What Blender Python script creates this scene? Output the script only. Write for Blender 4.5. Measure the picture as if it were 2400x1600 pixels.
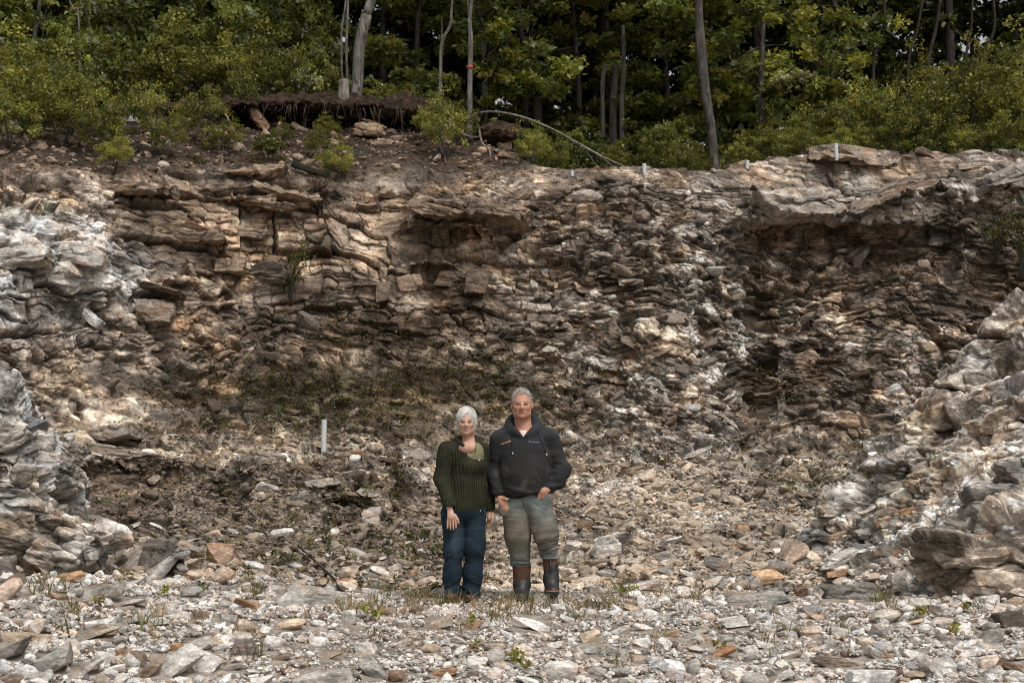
import bpy, bmesh, math, random
import numpy as np
from mathutils import Vector, Matrix, Euler
from mathutils.bvhtree import BVHTree

for o in list(bpy.data.objects):
    bpy.data.objects.remove(o)
SC = bpy.context.scene
COL = SC.collection
R = math.radians
rnd = random.Random(7)

# ------------------------------------------------------------------ camera
CAMZ = 1.5
PITCH = R(3.3)
FPX = 2400 * 50 / 36.0
cd = bpy.data.cameras.new('camera')
cd.lens = 50
cd.sensor_width = 36
cd.clip_end = 2000
cd.dof.use_dof = True
cd.dof.focus_distance = 12.1
cd.dof.aperture_fstop = 4.5
cam = bpy.data.objects.new('camera', cd)
cam.location = (0, 0, CAMZ)
cam.rotation_euler = (R(90) + PITCH, 0, 0)
COL.objects.link(cam)
SC.camera = cam

# ------------------------------------------------------------------ light: overcast noon
SUN_EL, SUN_AZ = R(58), R(150)      # azimuth clockwise from +Y: behind the camera, to its right
w = bpy.data.worlds.new('World')
SC.world = w
w.use_nodes = True
nt = w.node_tree
nt.nodes.clear()
sky = nt.nodes.new('ShaderNodeTexSky')
sky.sky_type = 'NISHITA'
sky.sun_disc = False
sky.sun_elevation = SUN_EL
sky.sun_rotation = SUN_AZ
sky.air_density = 1.0
sky.dust_density = 4.0
sky.ozone_density = 1.0
hs = nt.nodes.new('ShaderNodeHueSaturation')
hs.inputs['Saturation'].default_value = 0.12
bg = nt.nodes.new('ShaderNodeBackground')
bg.inputs['Strength'].default_value = 0.11
wo = nt.nodes.new('ShaderNodeOutputWorld')
nt.links.new(sky.outputs[0], hs.inputs['Color'])
nt.links.new(hs.outputs[0], bg.inputs['Color'])
nt.links.new(bg.outputs[0], wo.inputs['Surface'])
sd = bpy.data.lights.new('sun', 'SUN')
sd.energy = 1.5
sd.angle = R(24)
sd.color = (1.0, 0.95, 0.88)
so = bpy.data.objects.new('sun', sd)
dv = Vector((math.sin(SUN_AZ) * math.cos(SUN_EL), math.cos(SUN_AZ) * math.cos(SUN_EL), math.sin(SUN_EL)))
so.rotation_euler = dv.to_track_quat('Z', 'Y').to_euler()
so.location = (0, 0, 40)
COL.objects.link(so)
SC.view_settings.view_transform = 'Standard'
SC.view_settings.look = 'None'
SC.view_settings.exposure = 0.28
SC.view_settings.gamma = 1.0
SC.cycles.filter_width = 1.0
SC.cycles.max_bounces = 5
SC.cycles.diffuse_bounces = 3
SC.cycles.glossy_bounces = 2
SC.cycles.transparent_max_bounces = 4
SC.cycles.caustics_reflective = False
SC.cycles.caustics_refractive = False

# ------------------------------------------------------------------ helpers
cp, sp = math.cos(PITCH), math.sin(PITCH)


def ray(u, v):
    """direction through the photograph's pixel (2400 x 1600), scaled so that its y is 1"""
    a = (np.asarray(u, float) - 1200) / FPX
    b = (800 - np.asarray(v, float)) / FPX
    dy = cp - sp * b
    return a / dy, (sp + cp * b) / dy


def at(u, v, y):
    dx, dz = ray(u, v)
    return np.stack([dx * y, np.broadcast_to(y, np.shape(dx)) * 1.0, CAMZ + dz * y], -1)


def px(y):
    return y / FPX          # metres per photo pixel at depth y


def tag(o, label=None, cat=None, group=None, kind=None):
    if label: o['label'] = label
    if cat: o['category'] = cat
    if group: o['group'] = group
    if kind: o['kind'] = kind
    return o


def empty(name, loc=(0, 0, 0), label=None, cat=None, group=None):
    o = bpy.data.objects.new(name, None)
    o.location = loc
    o.empty_display_size = .1
    COL.objects.link(o)
    return tag(o, label, cat, group)


def mesh_np(name, V, F, smooth=True, tint=None, extra=None):
    V = np.ascontiguousarray(V, np.float32)
    F = np.asarray(F, np.int32)
    me = bpy.data.meshes.new(name)
    me.vertices.add(len(V))
    me.vertices.foreach_set('co', V.ravel())
    k = F.shape[1]
    me.loops.add(F.size)
    me.loops.foreach_set('vertex_index', F.ravel())
    me.polygons.add(len(F))
    me.polygons.foreach_set('loop_start', np.arange(0, F.size, k, dtype=np.int32))
    me.polygons.foreach_set('use_smooth', np.full(len(F), bool(smooth)))
    me.update(calc_edges=True)
    if tint is not None:
        c = np.ones((len(V), 4), np.float32)
        c[:, :3] = tint
        me.attributes.new('tint', 'FLOAT_COLOR', 'POINT').data.foreach_set('color', c.ravel())
    for kx, a in (extra or {}).items():
        me.attributes.new(kx, 'FLOAT', 'POINT').data.foreach_set('value', np.ascontiguousarray(a, np.float32))
    return me


def link(name, me, mat=None, parent=None, loc=None):
    o = bpy.data.objects.new(name, me)
    COL.objects.link(o)
    if mat is not None and not me.materials:
        me.materials.append(mat)
    if parent is not None:
        o.parent = parent
    if loc is not None:
        o.location = loc
    return o


def grid_faces(nr, nc):
    i = np.arange(nr * nc).reshape(nr, nc)
    return np.stack([i[:-1, :-1], i[:-1, 1:], i[1:, 1:], i[1:, :-1]], -1).reshape(-1, 4)


# ------------------------------------------------------------------ noise in numpy
def hsh(ix, iy, iz, seed):
    h = ix.astype(np.uint32) * np.uint32(0x8da6b343) ^ iy.astype(np.uint32) * np.uint32(0xd8163841) ^ iz.astype(np.uint32) * np.uint32(0xcb1ab31f)
    h = h + np.uint32((seed * 2654435761) & 0xffffffff)
    h ^= h >> np.uint32(15)
    h *= np.uint32(0x2c1b3c6d)
    h ^= h >> np.uint32(12)
    h *= np.uint32(0x297a2d39)
    h ^= h >> np.uint32(15)
    return h


def u01(h):
    return (h & np.uint32(0xffffff)).astype(np.float32) / np.float32(0x1000000)


def rehash(h, k):
    h = h * np.uint32(1664525) + np.uint32((1013904223 + k * 7919) & 0xffffffff)
    h ^= h >> np.uint32(13)
    h *= np.uint32(0x5bd1e995)
    h ^= h >> np.uint32(15)
    return h


def vnoise(P, seed=0):
    P = np.asarray(P, np.float32)
    I = np.floor(P)
    f = P - I
    I = I.astype(np.int64)
    f = f * f * (3 - 2 * f)
    out = np.zeros(P.shape[:-1], np.float32)
    for dx in (0, 1):
        wx = f[..., 0] if dx else 1 - f[..., 0]
        for dy in (0, 1):
            wy = f[..., 1] if dy else 1 - f[..., 1]
            for dz in (0, 1):
                wz = f[..., 2] if dz else 1 - f[..., 2]
                out += wx * wy * wz * u01(hsh(I[..., 0] + dx, I[..., 1] + dy, I[..., 2] + dz, seed))
    return out


def fbm(P, oct=4, seed=0, gain=.5):
    P = np.asarray(P, np.float32)
    a, s, o = 1.0, 0.0, 0.0
    for k in range(oct):
        o = o + a * vnoise(P * (2.03 ** k) + 17.3 * k, seed + k)
        s += a
        a *= gain
    return o / s


def voro(P, seed=0):
    """F1, F2, hash of the nearest cell, vector from its centre"""
    P = np.asarray(P, np.float32)
    I = np.floor(P).astype(np.int64)
    n = P.shape[0]
    F1 = np.full(n, 9., np.float32)
    F2 = np.full(n, 9., np.float32)
    H = np.zeros(n, np.uint32)
    D = np.zeros((n, 3), np.float32)
    for dx in (-1, 0, 1):
        for dy in (-1, 0, 1):
            for dz in (-1, 0, 1):
                h = hsh(I[:, 0] + dx, I[:, 1] + dy, I[:, 2] + dz, seed)
                v = np.stack([P[:, 0] - (I[:, 0] + dx + u01(h)), P[:, 1] - (I[:, 1] + dy + u01(rehash(h, 1))),
                              P[:, 2] - (I[:, 2] + dz + u01(rehash(h, 2)))], 1)
                d = np.einsum('ij,ij->i', v, v)
                m = d < F1
                F2 = np.where(m, F1, np.minimum(F2, d))
                F1 = np.where(m, d, F1)
                H = np.where(m, h, H)
                D[m] = v[m]
    return np.sqrt(F1), np.sqrt(F2), H, D


def sstep(a, b, x):
    t = np.clip((x - a) / (b - a), 0, 1)
    return t * t * (3 - 2 * t)


# ------------------------------------------------------------------ materials
def new_mat(name):
    m = bpy.data.materials.new(name)
    m.use_nodes = True
    m.node_tree.nodes.clear()
    return m, m.node_tree


def N(nt, kind, **kw):
    n = nt.nodes.new(kind)
    for k, v in kw.items():
        if k in ('inputs',):
            for a, b in v.items():
                n.inputs[a].default_value = b
        else:
            setattr(n, k, v)
    return n


def noise_node(nt, vec, scale, detail=6, rough=.6, dist=0.):
    n = N(nt, 'ShaderNodeTexNoise', inputs={'Scale': scale, 'Detail': detail, 'Roughness': rough, 'Distortion': dist})
    nt.links.new(vec, n.inputs['Vector'])
    return n.outputs[0]


def ramp(nt, fac, stops, interp='LINEAR'):
    n = nt.nodes.new('ShaderNodeValToRGB')
    n.color_ramp.interpolation = interp
    e = n.color_ramp.elements
    while len(e) < len(stops):
        e.new(.5)
    for el, (p, c) in zip(e, stops):
        el.position = p
        el.color = (*c, 1) if len(c) == 3 else c
    nt.links.new(fac, n.inputs['Fac'])
    return n.outputs['Color']


def mix(nt, fac, a, b, mode='MIX'):
    n = N(nt, 'ShaderNodeMix', data_type='RGBA', blend_type=mode)
    for sock, val in ((0, fac), (6, a), (7, b)):
        if isinstance(val, (int, float)):
            n.inputs[sock].default_value = val
        elif isinstance(val, tuple):
            n.inputs[sock].default_value = (*val, 1)
        else:
            nt.links.new(val, n.inputs[sock])
    return n.outputs[2]


def finish(nt, color, rough=.9, height=None, bump=.4, dist=.02, spec=.25):
    b = N(nt, 'ShaderNodeBsdfPrincipled')
    b.inputs['Specular IOR Level'].default_value = spec
    if isinstance(color, tuple):
        b.inputs['Base Color'].default_value = (*color, 1)
    else:
        nt.links.new(color, b.inputs['Base Color'])
    if isinstance(rough, (int, float)):
        b.inputs['Roughness'].default_value = rough
    else:
        nt.links.new(rough, b.inputs['Roughness'])
    if height is not None:
        bn = N(nt, 'ShaderNodeBump', inputs={'Strength': bump, 'Distance': dist})
        nt.links.new(height, bn.inputs['Height'])
        nt.links.new(bn.outputs[0], b.inputs['Normal'])
    o = N(nt, 'ShaderNodeOutputMaterial')
    nt.links.new(b.outputs[0], o.inputs['Surface'])
    return b


def rock_mat(name, source, scale=1.0, stain=.35, bump=.6):
    """weathered stone; source 'attr' reads the stone's own colour from the mesh, 'object' from the object"""
    m, nt = new_mat(name)
    tc = N(nt, 'ShaderNodeTexCoord')
    mp = N(nt, 'ShaderNodeMapping')
    mp.inputs['Scale'].default_value = (scale, scale, scale * 1.9)
    if source == 'attr':
        base = N(nt, 'ShaderNodeAttribute', attribute_name='tint').outputs['Color']
        nt.links.new(tc.outputs['Object'], mp.inputs['Vector'])
    else:
        oi = N(nt, 'ShaderNodeObjectInfo')
        base = N(nt, 'ShaderNodeAttribute', attribute_name='tint').outputs['Color']
        ad = N(nt, 'ShaderNodeVectorMath', operation='MULTIPLY_ADD')
        cx = N(nt, 'ShaderNodeCombineXYZ')
        for k in range(3):
            nt.links.new(oi.outputs['Random'], cx.inputs[k])
        nt.links.new(cx.outputs[0], ad.inputs[0])
        ad.inputs[1].default_value = (37., 53., 71.)
        nt.links.new(N(nt, 'ShaderNodeNewGeometry').outputs['Position'], ad.inputs[2])
        nt.links.new(ad.outputs[0], mp.inputs['Vector'])
    vec = mp.outputs[0]
    n1 = noise_node(nt, vec, 2.6, 9, .68, .4)
    n2 = noise_node(nt, vec, 1.3, 5, .6, .8)
    n3 = noise_node(nt, vec, 19, 6, .7)
    n4 = noise_node(nt, vec, 6.5, 7, .7, 1.2)
    c = mix(nt, 1.0, base, ramp(nt, n1, [(.30, (.34, .32, .30)), (.47, (.92, .91, .90)), (.66, (1.55, 1.55, 1.54))]), 'MULTIPLY')
    rust = mix(nt, 1.0, base, (1.05, .66, .40), 'MULTIPLY')
    c = mix(nt, ramp(nt, n2, [(.50, (0, 0, 0)), (.68, (stain, stain, stain))]), c, rust)
    c = mix(nt, ramp(nt, n4, [(.27, (.75, .75, .75)), (.40, (0, 0, 0))]), c, mix(nt, 1.0, base, (.26, .23, .20), 'MULTIPLY'))
    c = mix(nt, 1.0, c, ramp(nt, n3, [(.33, (.55, .54, .53)), (.66, (1.35, 1.35, 1.35))]), 'MULTIPLY')
    ha = N(nt, 'ShaderNodeMath', operation='MULTIPLY_ADD')
    nt.links.new(n3, ha.inputs[0])
    ha.inputs[1].default_value = .35
    nt.links.new(n4, ha.inputs[2])
    finish(nt, c, .88, ha.outputs[0], bump, .035 / scale)
    return m


M_CLIFF = rock_mat('cliff_rock', 'attr', 1.0, .4)
M_STONE = rock_mat('stone_mass', 'attr', 5.0, .5, .4)
M_BOULDER = rock_mat('boulder_rock', 'object', 1.6, .55)


def simple_mat(name, color, rough=.8, nscale=20, var=.25, bump=.2, dist=.004, spec=.3):
    m, nt = new_mat(name)
    tc = N(nt, 'ShaderNodeTexCoord')
    n1 = noise_node(nt, tc.outputs['Object'], nscale, 6, .65)
    lo = tuple(max(0, x * (1 - var)) for x in color)
    hi = tuple(x * (1 + var) for x in color)
    finish(nt, ramp(nt, n1, [(.3, lo), (.7, hi)]), rough, n1, bump, dist, spec)
    return m


def leaf_mat(name, gain=1.0):
    m, nt = new_mat(name)
    a = N(nt, 'ShaderNodeAttribute', attribute_name='tint').outputs['Color']
    oi = N(nt, 'ShaderNodeObjectInfo')
    c = mix(nt, 1.0, a, oi.outputs['Color'], 'MULTIPLY')
    d = N(nt, 'ShaderNodeBsdfPrincipled', inputs={'Roughness': .5, 'Specular IOR Level': .35})
    t = N(nt, 'ShaderNodeBsdfTranslucent')
    nt.links.new(c, d.inputs['Base Color'])
    nt.links.new(mix(nt, 1.0, c, (1.25, 1.2, .55), 'MULTIPLY'), t.inputs['Color'])
    mx = N(nt, 'ShaderNodeMixShader', inputs={0: .35})
    nt.links.new(d.outputs[0], mx.inputs[1])
    nt.links.new(t.outputs[0], mx.inputs[2])
    o = N(nt, 'ShaderNodeOutputMaterial')
    nt.links.new(mx.outputs[0], o.inputs['Surface'])
    return m


M_LEAF = leaf_mat('leaf')


def bark_mat(name, lo, hi, sc=1.0):
    m, nt = new_mat(name)
    tc = N(nt, 'ShaderNodeTexCoord')
    mp = N(nt, 'ShaderNodeMapping')
    mp.inputs['Scale'].default_value = (8 * sc, 8 * sc, 2.2 * sc)
    nt.links.new(tc.outputs['Object'], mp.inputs['Vector'])
    n1 = noise_node(nt, mp.outputs[0], 1.6, 8, .7, .6)
    n2 = noise_node(nt, tc.outputs['Object'], 2.3, 5, .6)
    c = mix(nt, ramp(nt, n2, [(.42, (0, 0, 0)), (.6, (.7, .7, .7))]), ramp(nt, n1, [(.40, lo), (.62, hi)]), tuple(x * .40 for x in hi))
    finish(nt, c, .9, n1, .8, .03)
    return m


M_BARK_PALE = bark_mat('pale_bark', (.045, .038, .032), (.30, .28, .25))
M_BARK_GREY = bark_mat('grey_bark', (.028, .023, .02), (.15, .135, .12))
M_BARK_DARK = bark_mat('dark_bark', (.018, .014, .012), (.075, .06, .05))
M_WOOD = bark_mat('dead_wood', (.12, .10, .085), (.36, .32, .28))
# ------------------------------------------------------------------ terrain
CU = np.array([-500, 0, 300, 600, 900, 1200, 1500, 1800, 2100, 2400, 2900.])
ROWS = [
    (1500, [13.6, 13.4, 13.6, 13.8, 13.8, 13.8, 13.8, 13.8, 13.6, 13.4, 13.4]),
    (1420, [13.8, 13.6, 13.8, 14.0, 14.0, 14.0, 14.0, 14.0, 13.8, 13.6, 13.6]),
    (1350, [14.2, 13.8, 14.1, 14.3, 14.3, 14.3, 14.3, 14.3, 14.2, 13.9, 13.9]),
    (1300, [14.8, 14.6, 14.8, 15.0, 15.2, 15.3, 15.4, 15.5, 15.0, 14.5, 14.5]),
    (1250, [15.5, 15.2, 15.6, 16.0, 16.4, 16.6, 16.8, 17.2, 17.2, 16.0, 16.0]),
    (1180, [16.2, 16.0, 17.2, 18.0, 18.1, 18.1, 18.5, 19.3, 19.5, 18.6, 18.4]),
    (1150, [16.5, 16.2, 17.8, 18.4, 18.4, 18.8, 19.2, 20.2, 20.6, 19.5, 19.0]),
    (1075, [17.0, 16.8, 18.6, 18.9, 18.8, 20.3, 21.0, 22.0, 22.6, 22.0, 21.5]),
    (1045, [17.2, 17.0, 19.0, 20.0, 20.0, 20.9, 21.5, 22.5, 23.0, 22.5, 22.0]),
    (1000, [17.4, 17.2, 19.5, 21.0, 21.2, 21.7, 22.1, 22.9, 23.5, 22.8, 22.3]),
    (950, [17.6, 17.5, 20.0, 21.7, 21.9, 22.2, 22.5, 23.3, 23.8, 23.0, 22.5]),
    (850, [18.0, 18.0, 20.6, 22.3, 22.7, 22.8, 22.9, 23.6, 24.1, 23.4, 23.0]),
    (700, [18.4, 18.5, 21.0, 22.6, 23.1, 23.2, 23.2, 23.9, 24.4, 23.9, 23.5]),
    (550, [19.0, 19.0, 21.3, 23.0, 23.5, 23.5, 23.6, 24.1, 24.6, 24.2, 24.0]),
    (430, [20.0, 20.0, 22.0, 23.4, 24.2, 24.1, 23.9, 24.3, 24.8, 24.5, 24.3]),
    (390, [21.0, 21.0, 22.6, 24.2, 25.0, 24.9, 24.3, 24.8, 25.2, 25.0, 24.8]),
    (330, [22.5, 22.8, 24.2, 25.8, 26.4, 26.4, 25.5, 25.6, 26.0, 26.0, 26.0]),
    (292, [24.0, 24.0, 25.8, 27.3, 27.6, 27.0, 26.5, 26.5, 26.8, 26.8, 26.8]),
    (266, [25.0, 25.0, 26.8, 27.6, 27.8, 27.0, 27.0, 27.0, 27.0, 27.0, 27.0]),
    (244, [26.0, 26.0, 26.8, 26.9, 26.9, 27.0, 27.0, 27.0, 27.0, 27.0, 27.0]),
    (200, [27.0] * 11),
]
RV = np.array([r[0] for r in ROWS], float)[::-1]
RD = np.array([r[1] for r in ROWS], float)[::-1]
RIMU = [-500, 0, 250, 440, 580, 800, 1000, 1090, 1200, 1300, 1450, 1700, 1800, 2000, 2200, 2400, 2900]
RIMV = [320, 310, 262, 243, 236, 236, 252, 318, 365, 393, 395, 390, 366, 352, 350, 352, 345]


def blur(A, k, ax):
    n = A.shape[ax]
    idx = np.arange(n)
    out = np.zeros_like(A)
    for d in range(-k, k + 1):
        out += np.take(A, np.clip(idx + d, 0, n - 1), axis=ax)
    return out / (2 * k + 1)


# dense lookup table of depth over (v, u), smoothed
LU = np.arange(-500, 2901, 10.)
LV = np.arange(200, 1501, 10.)
tmp = np.stack([np.interp(LU, CU, RD[i]) for i in range(len(RV))])
LD = np.stack([np.interp(LV, RV, tmp[:, j]) for j in range(len(LU))], 1)
for _ in range(2):
    LD = blur(LD, 6, 1)
for _ in range(2):
    LD = blur(LD, 1, 0)
# hollows (+) and noses (-) of the face: u0, u1, v0, v1, metres, softness above and below
for (u0, u1, v0, v1, dd, sa, sb) in ((570, 930, 1078, 1185, -.75, 14, 70), (760, 880, 1180, 1235, .45, 18, 20), (110, 430, 1090, 1200, .30, 40, 60), (90, 470, 985, 1075, -.35, 30, 40),
                                     (1735, 2170, 436, 528, -.55, 30, 12), (1700, 2230, 545, 600, .26, 10, 60), (950, 1245, 475, 532, -.45, 25, 10), (940, 1240, 545, 580, .22, 12, 40),
                                     (2000, 2330, 600, 860, .15, 60, 80), (560, 1010, 250, 296, .55, 10, 16), (1745, 1800, 680, 960, .40, 60, 60), (520, 760, 395, 470, -.40, 20, 14),
                                     (985, 1050, 625, 700, .40, 10, 12), (1330, 1480, 700, 900, .30, 60, 80), (0, 260, 560, 690, -.25, 20, 60), (560, 900, 690, 800, .18, 30, 60), (1450, 1620, 790, 950, -.3, 60, 60)):
    wu = sstep(u0 - 30, u0 + 25, LU) * (1 - sstep(u1 - 25, u1 + 30, LU))
    wv0 = sstep(v0 - sa, v0 + 4, LV) * (1 - sstep(v1 - 4, v1 + sb, LV))
    LD = LD + dd * wv0[:, None] * wu[None, :]


def cliff_depth(u, v):
    fu = np.clip((u - LU[0]) / 10, 0, len(LU) - 1.001)
    fv = np.clip((v - LV[0]) / 10, 0, len(LV) - 1.001)
    iu, iv = fu.astype(int), fv.astype(int)
    a, b = fu - iu, fv - iv
    return (LD[iv, iu] * (1 - a) * (1 - b) + LD[iv, iu + 1] * a * (1 - b) + LD[iv + 1, iu] * (1 - a) * b + LD[iv + 1, iu + 1] * a * b)


def rim_v(u):
    return np.interp(u, RIMU, RIMV) + 7 * (vnoise(np.stack([u / 37., u * 0, u * 0], -1), 5) - .5) + 4 * (vnoise(np.stack([u / 11., u * 0, u * 0], -1), 6) - .5)


def normals_of(G):
    du = np.gradient(G, axis=1)
    dv = np.gradient(G, axis=0)
    n = np.cross(du, dv)
    n /= np.linalg.norm(n, axis=-1, keepdims=True) + 1e-9
    return n


def line_cells(t, seed, k=None):
    """jittered cells along one axis (k: an integer per point that makes each line its own): index hash, edge distance, offset"""
    i = np.floor(t).astype(np.int64)
    kk = np.zeros_like(i) if k is None else k.astype(np.int64)
    best = np.full(t.shape, 9., np.float32)
    sec = np.full(t.shape, 9., np.float32)
    off = np.zeros(t.shape, np.float32)
    H = np.zeros(t.shape, np.uint32)
    for d in (-1, 0, 1):
        h = hsh(i + d, kk, kk * 0, seed)
        o = (t - (i + d + .08 + .84 * u01(h))).astype(np.float32)
        ad = np.abs(o)
        m = ad < best
        sec = np.where(m, best, np.minimum(sec, ad))
        best = np.where(m, ad, best)
        H = np.where(m, h, H)
        off = np.where(m, o, off)
    return H, (sec - best) * .5, off


def ashlar(Q, sz, sx, seed):
    """bedded blocks: layers of height about sz cut by upright joints about sx apart"""
    H1, e1, o1 = line_cells(Q[:, 2] / sz, seed)
    k = (H1 & np.uint32(0xffff)).astype(np.int64)
    sl = (u01(rehash(H1, 2)) - .5) * .7
    H2, e2, o2 = line_cells((Q[:, 0] + .45 * Q[:, 1] + sl * o1 * sz) / (sx * (.55 + 1.1 * u01(rehash(H1, 1)))), seed + 1, k)
    H = rehash(H1 ^ H2, 9)
    edge = np.minimum(e1 * sz, e2 * sx)
    return H, H1, edge, o1 * sz, o2 * sx


def rock_relief(P, blocky, amp=1.0):
    """broken, bedded rock: displacement along the normal, per-stone shade and hue, soil in the joints; P (n,3), blocky 0..1"""
    P = P.astype(np.float32)
    wv = np.stack([vnoise(P * .8 + 3, 11), vnoise(P * .8 + 9, 12), vnoise(P * .6 + 5, 13)], 1) - .5
    wf = np.stack([vnoise(P * 4 + 1, 14), vnoise(P * 4 + 2, 15), vnoise(P * 4 + 4, 16)], 1) - .5
    wg = np.stack([vnoise(P * 13 + 1, 17), vnoise(P * 13 + 2, 18), vnoise(P * 13 + 4, 19)], 1) - .5
    ground_ = 1 - blocky
    # bedded blocks
    Q = P + wv * np.array([.5, .5, .40], np.float32) + wf * .11 + wg * .025
    F1, F2, H, D = voro(Q * np.array([1 / 1.5, 1 / 1.5, 1 / .95], np.float32) + wf * .35, 140)       # beds broken and shifted by faults
    Q[:, 2] += .05 * P[:, 0] + .5 * (u01(rehash(H, 11)) - .5) + D[:, 0] * 1.5 * .45 * (u01(rehash(H, 12)) - .5)
    fault = 1 - sstep(.0, .07, F2 - F1)
    dA = np.zeros(len(P), np.float32); sA = dA.copy(); hA = dA.copy(); cA = dA.copy()
    for (sz, sx, wgt, cw, seed) in ((.46, 1.25, .20, .020, 121), (.15, .40, .058, .011, 125)):
        H, H1, e, oz, ox = ashlar(Q, sz, sx, seed)
        ck = 1 - sstep(cw * .3, cw * 2.2, e)
        ck = ck * (.3 + .9 * sstep(.38, .6, vnoise(P * 1.4 / sx, seed + 7)))
        h = .45 * (u01(rehash(H1, 3)) - .5) + .7 * (u01(rehash(H, 3)) - .5)
        dA += wgt * h - oz * (.16 + .45 * (u01(rehash(H, 4)) - .5)) + ox * .30 * (u01(rehash(H, 5)) - .5) - ck * wgt * .42
        sA += (.34 if sz > .3 else .30) * (u01(rehash(H, 7)) - .5)
        hA += .4 * (u01(rehash(H, 8)) - .5)
        cA = np.maximum(cA, ck)
    cA = np.maximum(cA, .8 * fault)
    dA -= .06 * fault
    # shattered rock
    Q = P + wv * np.array([.6, .6, .5], np.float32) + wf * .12 + wg * .03
    Q[:, 2] += .10 * P[:, 0] + .35 * (u01(rehash(H, 11)) - .5)
    dB = np.zeros(len(P), np.float32); sB = dB.copy(); hB = dB.copy(); cB = dB.copy()
    for (sx, sz, wgt, k, seed) in ((1.0, .42, .15, .34, 21), (.50, .17, .075, .46, 22), (.17, .065, .022, .50, 23)):
        F1, F2, H, D = voro(Q * np.array([1 / sx, 1 / sx, 1 / sz], np.float32), seed)
        t = np.stack([u01(rehash(H, 4)) - .5, (u01(rehash(H, 5)) - .5) * .5, u01(rehash(H, 6)) - .68], 1)
        ck = (1 - sstep(.02, .22, F2 - F1)) * (.25 + sstep(.36, .6, vnoise(P * 1.2 / sx, seed + 40)))
        dB += wgt * ((u01(rehash(H, 3)) - .5) * (.35 + .65 * sstep(0, .16, F2 - F1)) + 1.1 * np.einsum('ij,ij->i', t, D) * (.45 + .55 * sstep(0, .14, F2 - F1)) - .7 * ck)
        sB += k * (u01(rehash(H, 7)) - .5)
        hB += k * (u01(rehash(H, 8)) - .5)
        cB = np.maximum(cB, ck * (1.0 if sx < .5 else .8))
    d = dA * blocky + dB * ground_
    sh = sA * blocky + sB * ground_
    hue = hA * blocky + hB * ground_
    ck = cA * blocky + cB * ground_
    d += .06 * (fbm(P * np.array([2.2, 2.2, 5], np.float32), 4, 31) - .5) + .018 * (fbm(P * np.array([14, 14, 30], np.float32), 3, 32) - .5)
    d += .55 * (fbm(P * .5, 2, 33) - .5)
    return d * amp, sh, hue, np.clip(ck, 0, 1)


# colour of the rock by zone: (u, v, su, sv, colour, weight)
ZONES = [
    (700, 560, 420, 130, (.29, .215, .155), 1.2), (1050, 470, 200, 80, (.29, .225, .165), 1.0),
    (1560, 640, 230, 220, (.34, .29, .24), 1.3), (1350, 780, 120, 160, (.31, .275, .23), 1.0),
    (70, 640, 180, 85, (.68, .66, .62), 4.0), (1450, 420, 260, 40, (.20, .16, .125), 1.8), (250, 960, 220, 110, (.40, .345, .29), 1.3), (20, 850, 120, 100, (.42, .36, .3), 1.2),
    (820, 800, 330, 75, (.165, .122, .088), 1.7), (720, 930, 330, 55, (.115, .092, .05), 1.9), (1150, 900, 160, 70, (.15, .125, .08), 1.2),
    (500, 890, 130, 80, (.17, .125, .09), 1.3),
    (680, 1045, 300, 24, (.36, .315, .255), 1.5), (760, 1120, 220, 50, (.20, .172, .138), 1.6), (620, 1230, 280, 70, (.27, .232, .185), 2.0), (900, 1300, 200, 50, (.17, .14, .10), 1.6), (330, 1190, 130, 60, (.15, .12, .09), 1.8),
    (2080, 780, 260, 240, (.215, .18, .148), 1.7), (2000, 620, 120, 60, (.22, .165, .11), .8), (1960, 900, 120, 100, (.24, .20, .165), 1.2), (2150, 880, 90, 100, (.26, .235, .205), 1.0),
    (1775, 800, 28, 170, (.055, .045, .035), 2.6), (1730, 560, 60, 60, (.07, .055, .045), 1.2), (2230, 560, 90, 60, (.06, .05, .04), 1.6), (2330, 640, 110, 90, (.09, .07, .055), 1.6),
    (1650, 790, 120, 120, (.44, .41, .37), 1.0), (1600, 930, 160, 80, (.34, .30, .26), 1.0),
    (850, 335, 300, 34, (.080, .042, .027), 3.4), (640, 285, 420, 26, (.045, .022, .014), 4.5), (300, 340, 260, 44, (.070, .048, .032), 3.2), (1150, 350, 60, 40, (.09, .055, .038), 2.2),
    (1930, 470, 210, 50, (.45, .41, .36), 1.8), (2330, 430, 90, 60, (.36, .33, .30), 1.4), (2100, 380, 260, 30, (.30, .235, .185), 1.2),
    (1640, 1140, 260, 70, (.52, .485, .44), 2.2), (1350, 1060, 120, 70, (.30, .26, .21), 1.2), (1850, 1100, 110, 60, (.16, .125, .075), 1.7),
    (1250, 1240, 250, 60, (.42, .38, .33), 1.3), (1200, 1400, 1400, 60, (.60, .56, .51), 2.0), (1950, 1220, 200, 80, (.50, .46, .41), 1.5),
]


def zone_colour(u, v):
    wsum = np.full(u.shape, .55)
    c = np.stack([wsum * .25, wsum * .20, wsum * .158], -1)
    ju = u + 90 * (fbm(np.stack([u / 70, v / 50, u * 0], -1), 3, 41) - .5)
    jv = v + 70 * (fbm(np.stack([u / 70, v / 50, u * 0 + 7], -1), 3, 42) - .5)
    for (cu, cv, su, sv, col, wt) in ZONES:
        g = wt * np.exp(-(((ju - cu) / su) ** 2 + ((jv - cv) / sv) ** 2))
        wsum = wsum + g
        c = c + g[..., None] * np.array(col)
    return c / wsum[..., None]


def stone_tint(c, sh, hue, ck=0., soilc=(.045, .033, .022)):
    """shade and warm/cool swing of single stones, dark soil lying in the joints"""
    k = np.clip(np.exp(2.3 * sh), .28, 2.5)
    c = c * k[..., None]
    c = c * (1 + hue[..., None] * np.array([.13, -.01, -.17]))
    a = .8 * np.asarray(ck)[..., None]
    c = c * (1 - a) + np.array(soilc) * a
    return np.clip(c, .01, .8)


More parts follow.
